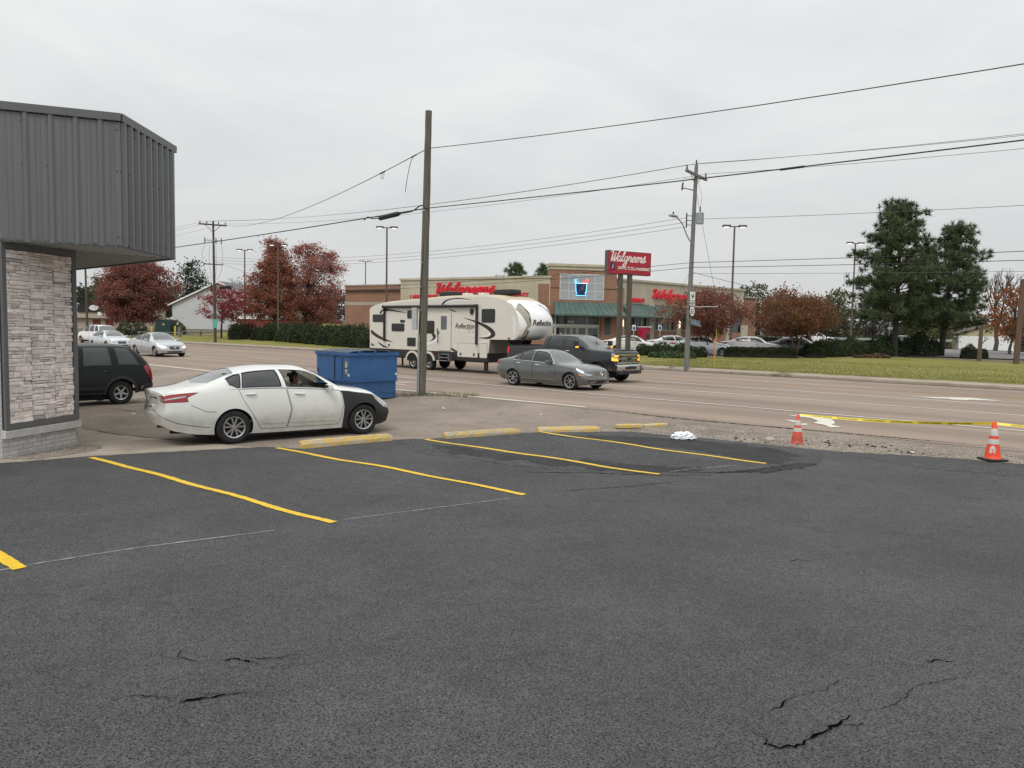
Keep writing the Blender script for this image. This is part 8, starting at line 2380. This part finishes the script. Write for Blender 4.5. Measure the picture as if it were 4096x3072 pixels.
def lpole(P_, label, H=13.3, full=True, group=None, r0=.17):
    root = thing('utility_pole', label, 'utility pole', P_, 0, group)
    mb = MB(); mb.tube([(0, 0, -.3), (-.12, 0, H)], [r0, r0 * .6], 10); mb.build('shaft', M_POLED, root, smooth=True)
    Mx = Matrix.Rotation(math.atan2(NV.y, NV.x) - .35, 4, 'Z')
    mb = MB(); mb.box((-.12, -.12, H - .4), (2.9 if full else 2.2, .12, .15), Mx); mb.build('crossarm', M_POLED, root)
    ux = Vector((math.cos(math.atan2(NV.y, NV.x) - .35), math.sin(math.atan2(NV.y, NV.x) - .35), 0))
    for k in (-1.3, -.6, .6, 1.3): insulator(root, tuple(Vector((-.12, -.12, H - .32)) + ux * k * (1 if full else .75)), .3, .07)
    for sg in (-1, 1):
        mb = MB(); q = ux * sg * .8; mb.tube([(-.1, -.05, H - 1.2), (q.x - .12, q.y - .12, H - .46)], .03, 4); mb.build('brace', M_POLED, root)
    if full:
        mb = MB(); mb.box((-.1, -.1, H - 2.1), (1.9, .08, .09), Mx); mb.build('lower_arm', M_GALV, root)
        for k in (-.85, .3, .85): insulator(root, tuple(Vector((-.1, -.12, H - 2.5)) + ux * k), .75, .07)
        mb = MB(); mb.box((-.08, -.1, H - 4.7), (2.0, .08, .1), Mx); mb.build('lower_arm', M_POLED, root)
        for k in (-.85, -.3, .3, .85):
            mb = MB(); p = [Vector((-.1, -.15, H - 2.6)) + ux * k, Vector((-.1, -.3, H - 3.8)) + ux * k * 1.25, Vector((-.08, -.15, H - 5.6)) + ux * k * .9, Vector((-.05, -.1, H - 6.3)) + ux * k * .3]
            mb.tube(catmull(p, 5), .014, 4, False); mb.build('jumper_loop', M_WIRE, root)
        mb = MB(); mb.box((-.35, -.1, H - 7.2), (.1, .1, 1.0)); mb.build('service_rack', M_UNDER, root)
        mb = MB(); mb.tube([(.7, -.3, 6.05), (1.9, -.6, 6.1)], .16, 10); mb.build('splice_case', M_UNDER, root)
        mb = MB(); mb.tube(catmull([(0, -.1, 6.4), (.9, -.3, 5.6), (.7, -.3, 6.0)], 6), .02, 5); mb.build('cable_loop', M_WIRE, root)
        mb = MB(); mb.box((.05, -.19, 2.1), (.5, .03, .95)); mb.build('teal_poster', pmat('teal_paper', (.10, .36, .30), .7, var=.1), root)
lpole(LP, 'dark utility pole with looping jumpers and a teal poster')
lpole(Vector((-54.5, 98.0, .2)), 'far dark utility pole under the soffit beside the stone wall', 10.2, False)
for (x, y, H, lab) in ((33.35, 50.6, 5.6, 'thick brown wooden post at the right lawn edge'), (32.9, 53.9, 2.55, 'short wooden post at the right end of the lawn')):
    r_ = thing('wooden_post', lab, 'post', (x, y, gz(x, y)))
    mb = MB(); mb.tube([(0, 0, -.2), (.15 if H > 3 else .04, 0, H)], [.18, .17] if H > 3 else [.14, .12], 12); mb.build('shaft', pmat('reddish_pole_wood', (.12, .075, .055), .9, var=.25, scale=5, bump=.5, stretch=(4, 4, .3)), r_, smooth=True, sharp=40)
# wires
gpw = 'overhead wires along the far kerb'
RE = UP + DV * 62
for k, lab in ((-1.05, 'thin primary wire from the near crossarm end'), (0, 'thin primary wire from the pole top pin'), (1.05, 'thin primary wire from the far crossarm end')):
    a = UP + NV * k + Vector((.17, -.12, 11.35 if k == 0 else 11.02 - k * .07)); b = LP + NV * k * 1.2 + Vector((-.12, 0, 13.35 if k == 0 else 13.15))
    sag_wire(lab + ', toward the dark pole', a, b, .75, .011, None, gpw)
    sag_wire(lab + ', toward the picture edge', a, RE + NV * k + Vector((0, 0, 11.5 - .1 * k)), 1.15, .011, None, gpw)
    sag_wire(lab + ', beyond the dark pole', b, LP - DV * 60 + NV * k * 1.2 + Vector((0, 0, 13.5)), .8, .012, None, gpw)
for i, (z0, z1) in enumerate(((8.5, 9.4), (8.25, 9.1), (8.0, 8.8))):
    sag_wire(('upper', 'middle', 'lowest')[i] + ' of the three service wires left of the street light', UP + Vector((-.30, -.14, z0 - .1)), LP + Vector((-.3, 0, z1)), 1.0, .011, None, gpw)
sag_wire('single wire leaving the transformer to the right', UP + Vector((.62, -.1, 8.35)), RE + Vector((0, 0, 8.3)), .9, .011, None, gpw)
for i, (z0, z1, zl) in enumerate(((5.95, 6.25, 6.35), (5.68, 5.55, 6.05))):
    sag_wire(('upper', 'lower')[i] + ' telephone cable right of the grey pole', UP + Vector((.08, -.13, z0)), RE + Vector((0, 0, z1 + .3)), .5, .015, M_WIRE, gpw)
    sag_wire(('upper', 'lower')[i] + ' telephone cable crossing before the store sign', UP + Vector((.08, -.13, z0)), LP + Vector((0, -.1, zl)), .7, .014, M_WIRE, gpw)
    sag_wire(('upper', 'lower')[i] + ' telephone cable beyond the dark pole', LP + Vector((0, -.1, zl)), LP - DV * 60 + Vector((0, 0, zl)), .7, .015, M_WIRE, gpw)
sag_wire('thin cable below the telephone cables', UP + Vector((.08, -.13, 5.35)), RE + Vector((0, 0, 5.0)), .5, .009, None, gpw)
sag_wire('thin drop wire falling toward the far side street', UP + Vector((.1, .1, 5.45)), Vector((75, 120, 6.0)), 1.4, .014, None, gpw)
sag_wire('pair of light wires falling from the dark pole past the crimson tree', LP + Vector((0, 0, 9.0)), Vector((-30, 118, 8.2)), .6, .014, None, gpw)
# the near line along the lot edge
a = pole_at(8.15); ap = pole_at(6.15) + Vector((0, -.13, 0))
sag_wire('single dark wire rising from the bare pole to the top right', a, a + DV * 42 + Vector((0, 0, -.6)), .62, .012, M_WIRE)
sag_wire('dark wire climbing from the far pole to the bare pole', a, LP + NV * 1.3 + Vector((0, 0, 13.0)), .9, .014, M_WIRE)
sag_wire('heavy black cable running right from the bare pole', ap, ap + DV * 42 + Vector((0, 0, -.1)), .25, .015, M_WIRE)
sag_wire('heavy black cable running left past the shop fascia', ap, ap - DV * 62 + Vector((0, 0, .3)), .35, .020, M_WIRE)
def fitting(name, label, pts, r, group=None, extra=None):
    a_ = Vector(pts[0]); root = thing(name, label, 'cable fitting', a_)
    mb = MB(); mb.tube([Vector(p) - a_ for p in pts], r, 10); mb.build('casing', M_WIRE, root)
    for nm, q, rr in (extra or []):
        mb = MB(); mb.tube([Vector(p) - a_ for p in q], rr, 5, False); mb.build(nm, M_WIRE, root, smooth=True)
q0 = ap - DV * 1.35 - Vector((0, 0, .05)); q1 = ap - DV * 2.45 - Vector((0, 0, .12))
fitting('splice_case', 'black cylindrical splice case hanging on the cable left of the bare pole', [q0, q0.lerp(q1, .12), q1], [.05, .085, .085], None,
        [('tail_cable', catmull([ap, ap - DV * .25 + Vector((0, 0, .12)), ap - DV * .7 + Vector((0, 0, -.03)), q0], 5), .022), ('tail_cable', catmull([q1, q1 - DV * .5 + Vector((0, 0, .03)), q1 - DV * .7 + Vector((0, 0, .1)), q1 - DV * .95], 5), .02)])
c_ = ap + DV * 12.2 - Vector((0, 0, .242)); fitting('splice_case', 'thin cable joint on the heavy cable near the picture edge', [c_, c_ + DV * .55], .026)
d0 = a - DV * .2
w1 = LP + NV * 1.3 + Vector((0, 0, 13.0))
def on(u): return a.lerp(w1, u) - Vector((0, 0, .9 * 4 * u * (1 - u)))
fitting('loose_wire', 'loose wire end dangling from the dark wire by the bare pole', [on(.018), on(.026)], .022, None, [('dangling_end', catmull([on(.022), on(.027) - Vector((0, 0, .15)), on(.033) - Vector((0, 0, .7)), on(.036) - Vector((0, 0, 1.15))], 6), .011)])
fitting('dead_end_clamp', 'clamp with a small wire loop on the dark wire', [on(.075), on(.085)], .028, None, [('wire_loop', catmull([on(.08), on(.083) - Vector((0, 0, .2)), on(.078) - Vector((0, 0, .24)), on(.077)], 6), .010)])

# ------------------------------------------------------------------ buildings and small things further off
def B(root, name, c, d, mat, bev=0.0, M=None):
    mb = MB(); (mb.bbox(c, d, bev, M) if bev else mb.box(c, d, M)); return mb.build(name, mat, root)
M_SIDING = pmat('white_lap_siding', (.52, .53, .53), .7, var=.04, scale=2)
M_SHING = pmat('grey_shingles', (.13, .135, .14), .9, var=.25, scale=3)
def house():
    x0, y0 = -52.5, 118.0; z = gz(x0, y0)
    root = thing('house', 'white lap sided gable house behind the crimson tree', 'house', (x0, y0, z), math.radians(-8))
    W_, Hh, Pk, Dp = 15.5, 4.2, 7.6, 16
    mb = MB(); mb.prism([(0, .5), (W_, .5), (W_, Hh), (W_ * .5, Pk), (0, Hh)], lambda a, b, d: (a, d, b), Dp, 0); mb.build('wall', M_SIDING, root)
    for k in range(int((Pk - .5) / .16)):
        zz = .5 + k * .16; ins = max(0, (zz - Hh) / (Pk - Hh)) * W_ * .5
        if W_ - 2 * ins > .5:
            mb = MB(); mb.prism([(0, 0), (.035, 0), (.004, .155), (0, .155)], lambda a, b, d: (d, -a, zz + b), ins + .02, W_ - ins - .02); mb.build('siding_board', M_SIDING, root)
    B(root, 'foundation', (W_ / 2, Dp / 2, .25), (W_ - .1, Dp - .1, .6), M_CONC)
    for sg in (0, 1):
        mb = MB(); xa, xb = (-.5, W_ * .5) if sg == 0 else (W_ + .5, W_ * .5); za = Hh - .22
        mb.add([(xa, -.4, za), (xb, -.4, Pk + .03), (xb, Dp, Pk + .03), (xa, Dp, za), (xa, -.4, za + .2), (xb, -.4, Pk + .25), (xb, Dp, Pk + .25), (xa, Dp, za + .2)], [(0, 1, 2, 3), (7, 6, 5, 4), (0, 4, 5, 1), (3, 2, 6, 7), (0, 3, 7, 4)]); rf = mb.build('roof', M_SHING, root)
        mb = MB(); mb.add([(xa, -.43, za - .02), (xb, -.43, Pk), (xb, -.43, Pk + .24), (xa, -.43, za + .2)], [(0, 1, 2, 3)]); mb.build('rake_board', M_SIGNW, rf)
    B(root, 'vent', (1.2, -.01, .28), (.5, .04, .2), M_UNDER)
house()
x0, y0 = -40.5, 112.0
r_ = thing('red_wall_building', 'low dull red building with a pale parapet behind the oak trunks', 'building', (x0, y0, gz(x0, y0)), math.radians(-6))
M_REDW = pmat('dull_red_paint', (.17, .036, .028), .8, var=.1, scale=1)
B(r_, 'wall', (7.0, 3, .9), (14, 6, 2.1), M_REDW); B(r_, 'parapet', (3.5, 2.9, 2.1), (7, 6.1, .35), M_SIGNW); B(r_, 'roof', (10.5, 3, 2.0), (7, 6.2, .12), M_SHING)
for k in range(5):
    mb = MB(); mb.tube([(.3 + k * 1.0, -1.2, -.1), (.3 + k * 1.0, -1.2, 1.25 - .12 * k)], .04, 5); mb.build('ramp_post', M_MULL, r_)
for dz in (0, -.35):
    mb = MB(); mb.tube([(.3, -1.2, 1.25 + dz), (4.3, -1.2, .77 + dz)], .035, 5); mb.build('ramp_rail', M_MULL, r_)
r_ = thing('board_fence', 'pale new timber board gate beside the brick store end', 'fence', (-21.6, 86.4, gz(-21.6, 86.4)), math.radians(-30))
M_PLANK = pmat('new_pine_boards', (.42, .33, .15), .8, var=.12, scale=3, objrand=.1)
for k in range(16): B(r_, 'board', (.09 + k * .185, 0, 1.05), (.17, .03, 2.05 + (.08 if k in (0, 5, 10, 15) else 0)), M_PLANK)
for z in (.4, 1.75): B(r_, 'rail', (1.5, -.04, z), (2.95, .05, .12), M_PLANK)
for k in (.1, .98, 1.9, 2.85): B(r_, 'post', (k, -.07, 1.06), (.11, .10, 2.12), M_PLANK)
r_ = thing('green_cabinet', 'large dark green utility cabinet between yellow bollards', 'cabinet', (-48.6, 107.0, gz(-48.6, 107)))
M_DKGRN = pmat('dark_green_enamel', (.010, .034, .032), .45, var=.1)
B(r_, 'body', (0, 0, 1.05), (2.1, 1.6, 2.0), M_DKGRN, .04); B(r_, 'lid', (0, 0, 2.08), (2.2, 1.7, .1), M_DKGRN, .03); B(r_, 'notice', (.1, -.81, 1.5), (.28, .02, .2), M_STK)
for (x, y, lab) in ((-50.1, 106.2, 'yellow bollard left of the green cabinet'), (-46.9, 106.2, 'yellow bollard right of the green cabinet')):
    b_ = thing('bollard', lab, 'bollard', (x, y, gz(x, y)), 0, 'yellow bollards at the green cabinet')
    mb = MB(); mb.tube([(0, 0, 0), (0, 0, 1.15), (0, 0, 1.25)], [.13, .13, .05], 10); mb.build('post', M_GUARD, b_); 
r_ = thing('fire_hydrant', 'small red fire hydrant on the far verge', 'hydrant', (-41.2, 101.0, gz(-41.2, 101)))
mb = MB(); mb.lathe([(.16, 0), (.16, .06), (.11, .08), (.11, .55), (.15, .57), (.15, .62), (.10, .72), (.03, .8), (.001, .84)], 12); mb.build('barrel', M_REDW, r_)
mb = MB(); mb.tube([(-.22, 0, .45), (.22, 0, .45)], .06, 8); mb.build('nozzle', M_REDW, r_)
r_ = thing('field_gate', 'weathered wooden gate rails beside a thick post on the verge', 'gate', (-43.6, 100.0, gz(-43.6, 100)))
B(r_, 'gate_post', (0, 0, .6), (.32, .3, 1.45), M_POLEG); B(r_, 'rail', (2.5, 0, .75), (4.8, .08, .1), M_POLEG, M=Matrix.Rotation(.03, 4, 'Y')); B(r_, 'rail', (2.4, 0, .3), (4.6, .08, .1), M_POLEG); B(r_, 'brace', (1.2, .02, .5), (2.5, .06, .08), M_POLEG, M=Matrix.Rotation(-.25, 4, 'Y'))
r_ = thing('barrier_rail', 'thin metal barrier rail left of the green cabinet', 'barrier', (-49.8, 104.0, gz(-49.8, 104)))
B(r_, 'rail', (1.9, 0, .62), (6.2, .06, .07), M_GALV); B(r_, 'stay', (3.4, 0, .35), (2.4, .05, .06), M_GALV, M=Matrix.Rotation(-.28, 4, 'Y'))
for k in (-1, 1.8, 4.8): B(r_, 'post', (k, 0, .3), (.09, .09, .7), M_GALV)
r_ = thing('far_shop', 'far cream shop with a black sign board and oval sign', 'building', (-88.0, 146.0, gz(-88, 146)))
M_TAN = pmat('tan_shop_wall', (.40, .34, .27), .85, var=.1)
B(r_, 'wall', (9, 3, 2.2), (20, 6, 4.8), M_TAN); B(r_, 'sign_band', (8.2, -.1, 4.1), (6.2, .3, 1.5), M_SEAM); B(r_, 'parapet', (2.5, 0, 4.6), (5.2, .4, .9), M_RVWH); B(r_, 'awning_band', (9, -.4, 2.5), (18, .8, .5), M_TAN)
mb = MB(); mb.prism([(8.3 + .95 * math.cos(a), 4.2 + .52 * math.sin(a)) for a in np.linspace(0, 2 * math.pi, 20)[:-1]], lambda a, b, d: (a, -d, b), .26, .36); mb.build('oval_sign', M_RVWH, r_)
B(r_, 'lower_sign', (9.8, -.3, 3.1), (1.6, .1, .6), M_RVWH)
for k in range(4): B(r_, 'shop_window', (8.6 + k * 2.4, -.05, 1.0), (1.4, .1, 1.9), M_STGL2 if k > 1 else M_REDW)
def far_house():
    x, y = 92.0, 158.0; z = gz(x, y)
    root = thing('house', 'cream house with a brown roof behind the white box trailer', 'house', (x, y, z), math.radians(-20))
    M_CRM = pmat('cream_wall', (.46, .40, .24), .8, var=.06)
    mb = MB(); mb.prism([(0, 0), (11, 0), (11, 4.2), (5.5, 5.9), (0, 4.2)], lambda a, b, d: (a, d, b), 9, 0); mb.build('wall', M_CRM, root)
    for sg in (0, 1):
        xa, xb = (-.4, 5.5) if sg == 0 else (11.4, 5.5)
        mb = MB(); mb.add([(xa, -.4, 4.1), (xb, -.4, 5.95), (xb, 9, 5.95), (xa, 9, 4.1), (xa, -.4, 4.3), (xb, -.4, 6.15), (xb, 9, 6.15), (xa, 9, 4.3)], [(0, 1, 2, 3), (7, 6, 5, 4), (0, 4, 5, 1), (3, 2, 6, 7), (0, 3, 7, 4)]); mb.build('roof', pmat('brown_shingles', (.11, .085, .07), .9, var=.2), root)
    for k in (1.5, 6.5): w_ = B(root, 'window', (k, -.03, 2.6), (1.1, .06, 1.0), M_SIGNW); B(w_, 'pane', (k, -.065, 2.6), (.9, .03, .8), M_STGL)
    B(root, 'door', (9.4, -.03, 1.1), (1.0, .06, 2.1), M_STGL)
far_house()
x, y = 86.5, 148.0
r_ = thing('box_trailer', 'long white box trailer parked beyond the lawn', 'trailer', (x, y, gz(x, y)), math.radians(-12))
B(r_, 'box_body', (4.5, 1.2, 2.35), (9.6, 2.5, 2.7), M_RVWH, .04); B(r_, 'frame', (4.5, 1.2, .95), (9.0, 1.0, .18), M_UNDER); B(r_, 'skirt', (3.4, .1, .72), (3.2, .06, .5), M_UNDER)
for k in (6.4, 7.5):
    for sd in (-1, 1): wheel(r_, k, 1.2 + sd * 1.05, .5, .5, .25, (5, 'one'), sd)
for (x, y, rz, pm, lab) in ((93.0, 143.0, .9, P_PWHT, 'damaged white car by the far utility pole, right side'), (97.5, 142.0, .1, P_DKG, 'dark car parked by the orange tree'), (47.0, 92.0, .2, P_DKG, 'dark car behind the juniper mass'), (38.0, 96.0, .1, P_PWHT, 'white car crossing on the side street')):
    sedan_like('distant_car', lab, (x, y, gz(x, y)), rz, pm, 1.0, 'distant cars beyond the lawn', detail=False)
for (x, y, H, lab) in ((95.5, 147.0, 9.6, 'pale utility pole beside the box trailer'), (36.2, 118.0, 5.6, 'thin pale pole on the side street behind the store corner'), (58.0, 118.0, 4.6, 'thin pole behind the bare tree')):
    r_ = thing('utility_pole', lab, 'utility pole', (x, y, gz(x, y)), 0, 'poles along the side street')
    mb = MB(); mb.tube([(0, 0, 0), (0, 0, H)], [.16, .11], 8); mb.build('shaft', M_POLEG, r_, smooth=True)
    B(r_, 'equipment_box', (0, -.2, H * .72), (.8, .15, .35), M_GALV)
r_ = thing('guard_rail', 'pale guard rail along the side street', 'guard rail', (38, 108, gz(38, 108)))
B(r_, 'rail', (11, 0, .7), (26, .08, .32), M_GALV)
for k in range(8): B(r_, 'post', (-1.5 + k * 3.5, .08, .35), (.15, .12, .8), M_POLEG)
r_ = thing('marker_stake', 'thin orange marker stake standing on the lawn', 'stake', (13.5, 51.2, gz(13.5, 51.2)))
mb = MB(); mb.tube([(0, 0, 0), (.02, 0, 1.55)], .028, 6); mb.build('rod', pmat('faded_orange', (.6, .16, .06), .6), r_); B(r_, 'cap', (.02, 0, 1.5), (.07, .07, .12), M_CONE)

# ------------------------------------------------------------------ people
def skin_mesh(name, joints, bones, rad, mat, parent, sub=2, extra=None):
    bm = bmesh.new(); ly = bm.verts.layers.skin.verify(); vs = {}
    for k, p in joints.items():
        v = bm.verts.new(p); v[ly].radius = rad[k] if isinstance(rad[k], tuple) else (rad[k], rad[k]); vs[k] = v
        v[ly].use_root = (k == list(joints)[0])
    for a_, b_ in bones: bm.edges.new((vs[a_], vs[b_]))
    me = bpy.data.meshes.new('sk'); bm.to_mesh(me); bm.free()
    ob = bpy.data.objects.new('sk', me); COL.objects.link(ob)
    ob.modifiers.new('s', 'SKIN').use_smooth_shade = True
    ob.modifiers.new('d', 'SUBSURF').levels = sub
    me2 = bpy.data.meshes.new_from_object(ob.evaluated_get(bpy.context.evaluated_depsgraph_get()))
    V = [v.co[:] for v in me2.vertices]; F_ = [list(p.vertices) for p in me2.polygons]
    bpy.data.objects.remove(ob); bpy.data.meshes.remove(me); bpy.data.meshes.remove(me2)
    if extra:
        for (ev, ef) in extra: b = len(V); V += ev; F_ += [[i + b for i in f] for f in ef]
    return mk(name, V, F_, mat, parent, smooth=True)
def head_geo(c, r, fwd, seat=0.0):
    """skull with brow, nose, mouth, chin and ears; fwd = facing direction"""
    mb = MB(); f = Vector(fwd).normalized(); s = f.cross(Vector((0, 0, 1))).normalized(); u = s.cross(f)
    V, F_ = [], []; n, m_ = 20, 14
    for j in range(m_ + 1):
        la = -math.pi / 2 + math.pi * j / m_
        for i in range(n):
            lo = 2 * math.pi * i / n; d = (math.cos(la) * math.cos(lo), math.cos(la) * math.sin(lo), math.sin(la))
            x, y, z = d[0] * r * .98, d[1] * r * .78, d[2] * r * 1.18
            if z < 0 and x < 0: x *= .82
            if z < 0: y *= 1 + .28 * z / r
            if d[0] > .8:
                if abs(d[1]) < .16 and -.35 < d[2] < .12: x += r * .20 * (1 - abs(d[1]) / .16) * (.45 + (.12 - d[2]))
                if .02 < d[2] < .22 and .2 < abs(d[1]) < .5: x -= r * .07
                if -.52 < d[2] < -.42 and abs(d[1]) < .25: x -= r * .04
            V.append(tuple(Vector(c) + f * x + s * y + u * z))
    for j in range(m_):
        for i in range(n): F_.append([j * n + i, j * n + (i + 1) % n, (j + 1) * n + (i + 1) % n, (j + 1) * n + i])
    for sg in (-1, 1): mb.bbox(tuple(Vector(c) + s * sg * r * .80), (r * .34, r * .16, r * .5), r * .06)
    return [(V, F_), (mb.v, mb.f)]
M_SKIN = pmat('brown_skin', (.20, .095, .06), .5, var=.06, scale=20, sub=.05)
M_HAIR = pmat('black_hair', (.012, .010, .010), .5, var=.3, scale=30)
M_JACK = pmat('grey_jacket_cloth', (.13, .135, .14), .9, var=.12, scale=8)
M_TROU = pmat('dark_trouser_cloth', (.03, .03, .035), .9, var=.15, scale=8)
def hand(j, w, d, up, sgn):
    """five short finger chains rooted in the palm"""
    J, Bn, Rd = {}, [], {}
    d = Vector(d).normalized(); up = Vector(up).normalized(); sd = d.cross(up).normalized()
    for k in range(4):
        a = Vector(w) + sd * (k - 1.5) * .02 + d * .085; ln = (.062, .072, .068, .052)[k]
        J[j + 'f%d' % k] = a; J[j + 'g%d' % k] = a + d * ln * .6 - up * ln * .35; Rd[j + 'f%d' % k] = .0095; Rd[j + 'g%d' % k] = .008; Bn += [(j, j + 'f%d' % k), (j + 'f%d' % k, j + 'g%d' % k)]
    J[j + 't'] = Vector(w) + sd * sgn * .045 + d * .05; Rd[j + 't'] = .010; Bn.append((j, j + 't'))
    return J, Bn, Rd
def person(label, loc, rz, seated=False, hat=None, jacket=None, scale=1.0):
    root = thing('person', label, 'person', loc, rz)
    if seated:
        J = dict(pel=(0, 0, .10), sp=(-.06, 0, .30), ch=(-.11, 0, .48), nk=(-.09, 0, .62), hd=(-.06, 0, .70), shl=(-.10, .17, .55), ell=(.10, .24, .34), wrl=(.16, .08, .60), shr=(-.10, -.17, .55), elr=(.08, -.24, .33), wrr=(.30, -.16, .28),
                 hpl=(.02, .10, .08), knl=(.44, .13, .16), anl=(.66, .13, -.22), tol=(.80, .14, -.28), hpr=(.02, -.10, .08), knr=(.44, -.13, .16), anr=(.66, -.13, -.22), tor=(.80, -.14, -.28))
        hc, fw = (-.04, 0, .82), (1, -.45, -.35)
        hd_l = ('wrl', (-.12, -.1, .9), (0, 1, 0), 1); hd_r = ('wrr', (1, 0, -.1), (0, 0, 1), 1)
    else:
        J = dict(pel=(0, 0, .95), sp=(-.02, 0, 1.12), ch=(0, 0, 1.34), nk=(.02, 0, 1.48), hd=(.03, 0, 1.55), shl=(0, .18, 1.40), ell=(-.08, .24, 1.14), wrl=(.06, .24, .90), shr=(0, -.18, 1.40), elr=(-.02, -.25, 1.13), wrr=(.16, -.23, .93),
                 hpl=(0, .09, .92), knl=(.16, .10, .50), anl=(.10, .10, .09), tol=(.26, .11, .04), hpr=(0, -.09, .92), knr=(.0, -.10, .50), anr=(-.20, -.10, .10), tor=(-.06, -.11, .04))
        hc, fw = (.06, 0, 1.64), (1, 0, -.15)
        hd_l = ('wrl', (.2, 0, -1), (1, 0, 0), -1); hd_r = ('wrr', (.3, 0, -1), (1, 0, 0), 1)
    J = {k: Vector(v) for k, v in J.items()}
    Bn = [('pel', 'sp'), ('sp', 'ch'), ('ch', 'nk'), ('nk', 'hd'), ('ch', 'shl'), ('shl', 'ell'), ('ell', 'wrl'), ('ch', 'shr'), ('shr', 'elr'), ('elr', 'wrr'), ('pel', 'hpl'), ('hpl', 'knl'), ('knl', 'anl'), ('anl', 'tol'), ('pel', 'hpr'), ('hpr', 'knr'), ('knr', 'anr'), ('anr', 'tor')]
    Rd = dict(pel=.13, sp=.115, ch=.13, nk=.052, hd=.05, shl=.06, ell=.042, wrl=.028, shr=.06, elr=.042, wrr=.028, hpl=.085, knl=.058, anl=.04, tol=.035, hpr=.085, knr=.058, anr=.04, tor=.035)
    JB, BB, RB = dict(J), list(Bn), dict(Rd)
    for h in (hd_l, hd_r):
        a_, b_, c_ = hand(h[0], J[h[0]], h[1], h[2], h[3]); JB.update(a_); BB += b_; RB.update(c_)
    skin_mesh('body', JB, BB, RB, M_SKIN, root, 2, head_geo(hc, .103, fw))
    kk = ['sp', 'pel', 'ch', 'shl', 'ell', 'wrl', 'shr', 'elr', 'wrr']
    skin_mesh('jacket', {k: (J[k] if k[:2] != 'wr' else J[k].lerp(J['el' + k[2]], .12)) for k in kk}, [b for b in Bn if b[0] in kk and b[1] in kk], {k: Rd[k] * 1.16 + .008 for k in kk}, jacket or M_JACK, root)
    kk = ['pel', 'hpl', 'knl', 'anl', 'hpr', 'knr', 'anr']
    skin_mesh('trousers', {k: J[k] for k in kk}, [b for b in Bn if b[0] in kk and b[1] in kk], {k: Rd[k] * 1.10 + .010 for k in kk}, M_TROU, root)
    f = Vector(fw).normalized(); mb = MB()
    V, F_ = head_geo(Vector(hc) - f * .016 + Vector((0, 0, .014)), .112, fw)[0]
    keep = [fc for fc in F_ if np.mean([(Vector(V[i]) - Vector(hc)).dot(f) for i in fc]) < .045 + (.35 * max(0, np.mean([V[i][2] for i in fc]) - hc[2] - .045)) and np.mean([V[i][2] for i in fc]) > hc[2] - .075]
    mb.add(V, keep); 
    if seated: mb.bbox(tuple(Vector(hc) - f * .11 + Vector((0, 0, .05))), (.09, .09, .08), .03)
    mb.build('hair', M_HAIR, root, smooth=True)
    if seated:
        s = f.cross(Vector((0, 0, 1))).normalized(); u = s.cross(f)
        for sg in (-1, 1):
            mb = MB(); mb.bbox(tuple(Vector(hc) + f * .088 + s * sg * .036 + u * .014), (.012, .026, .012), .004, Matrix.Rotation(math.atan2(f.y, f.x), 4, 'Z')); mb.build('eye', M_REFL, root)
        mb = MB(); mb.bbox(tuple(Vector(hc) + f * .092 - u * .052), (.012, .045, .014), .004, Matrix.Rotation(math.atan2(f.y, f.x), 4, 'Z')); mb.build('mouth', pmat('lips', (.22, .06, .05), .4), root)
    root.scale = (scale,) * 3
    return root
px, py = -49.6, 100.0
person('person in a grey jacket and dark cap walking on the far pavement', (px, py, gz(px, py)), math.radians(170), False)
ca_, sa_ = math.cos(hA), math.sin(hA)
lx, ly = 2.82 - SA.L / 2, -.30
person('person slouched in the white sedan, looking down through the open window', (locA[0] + lx * ca_ - ly * sa_, locA[1] + lx * sa_ + ly * ca_, locA[2] + .40), hA, True, jacket=pmat('dark_top_cloth', (.05, .04, .045), .9))
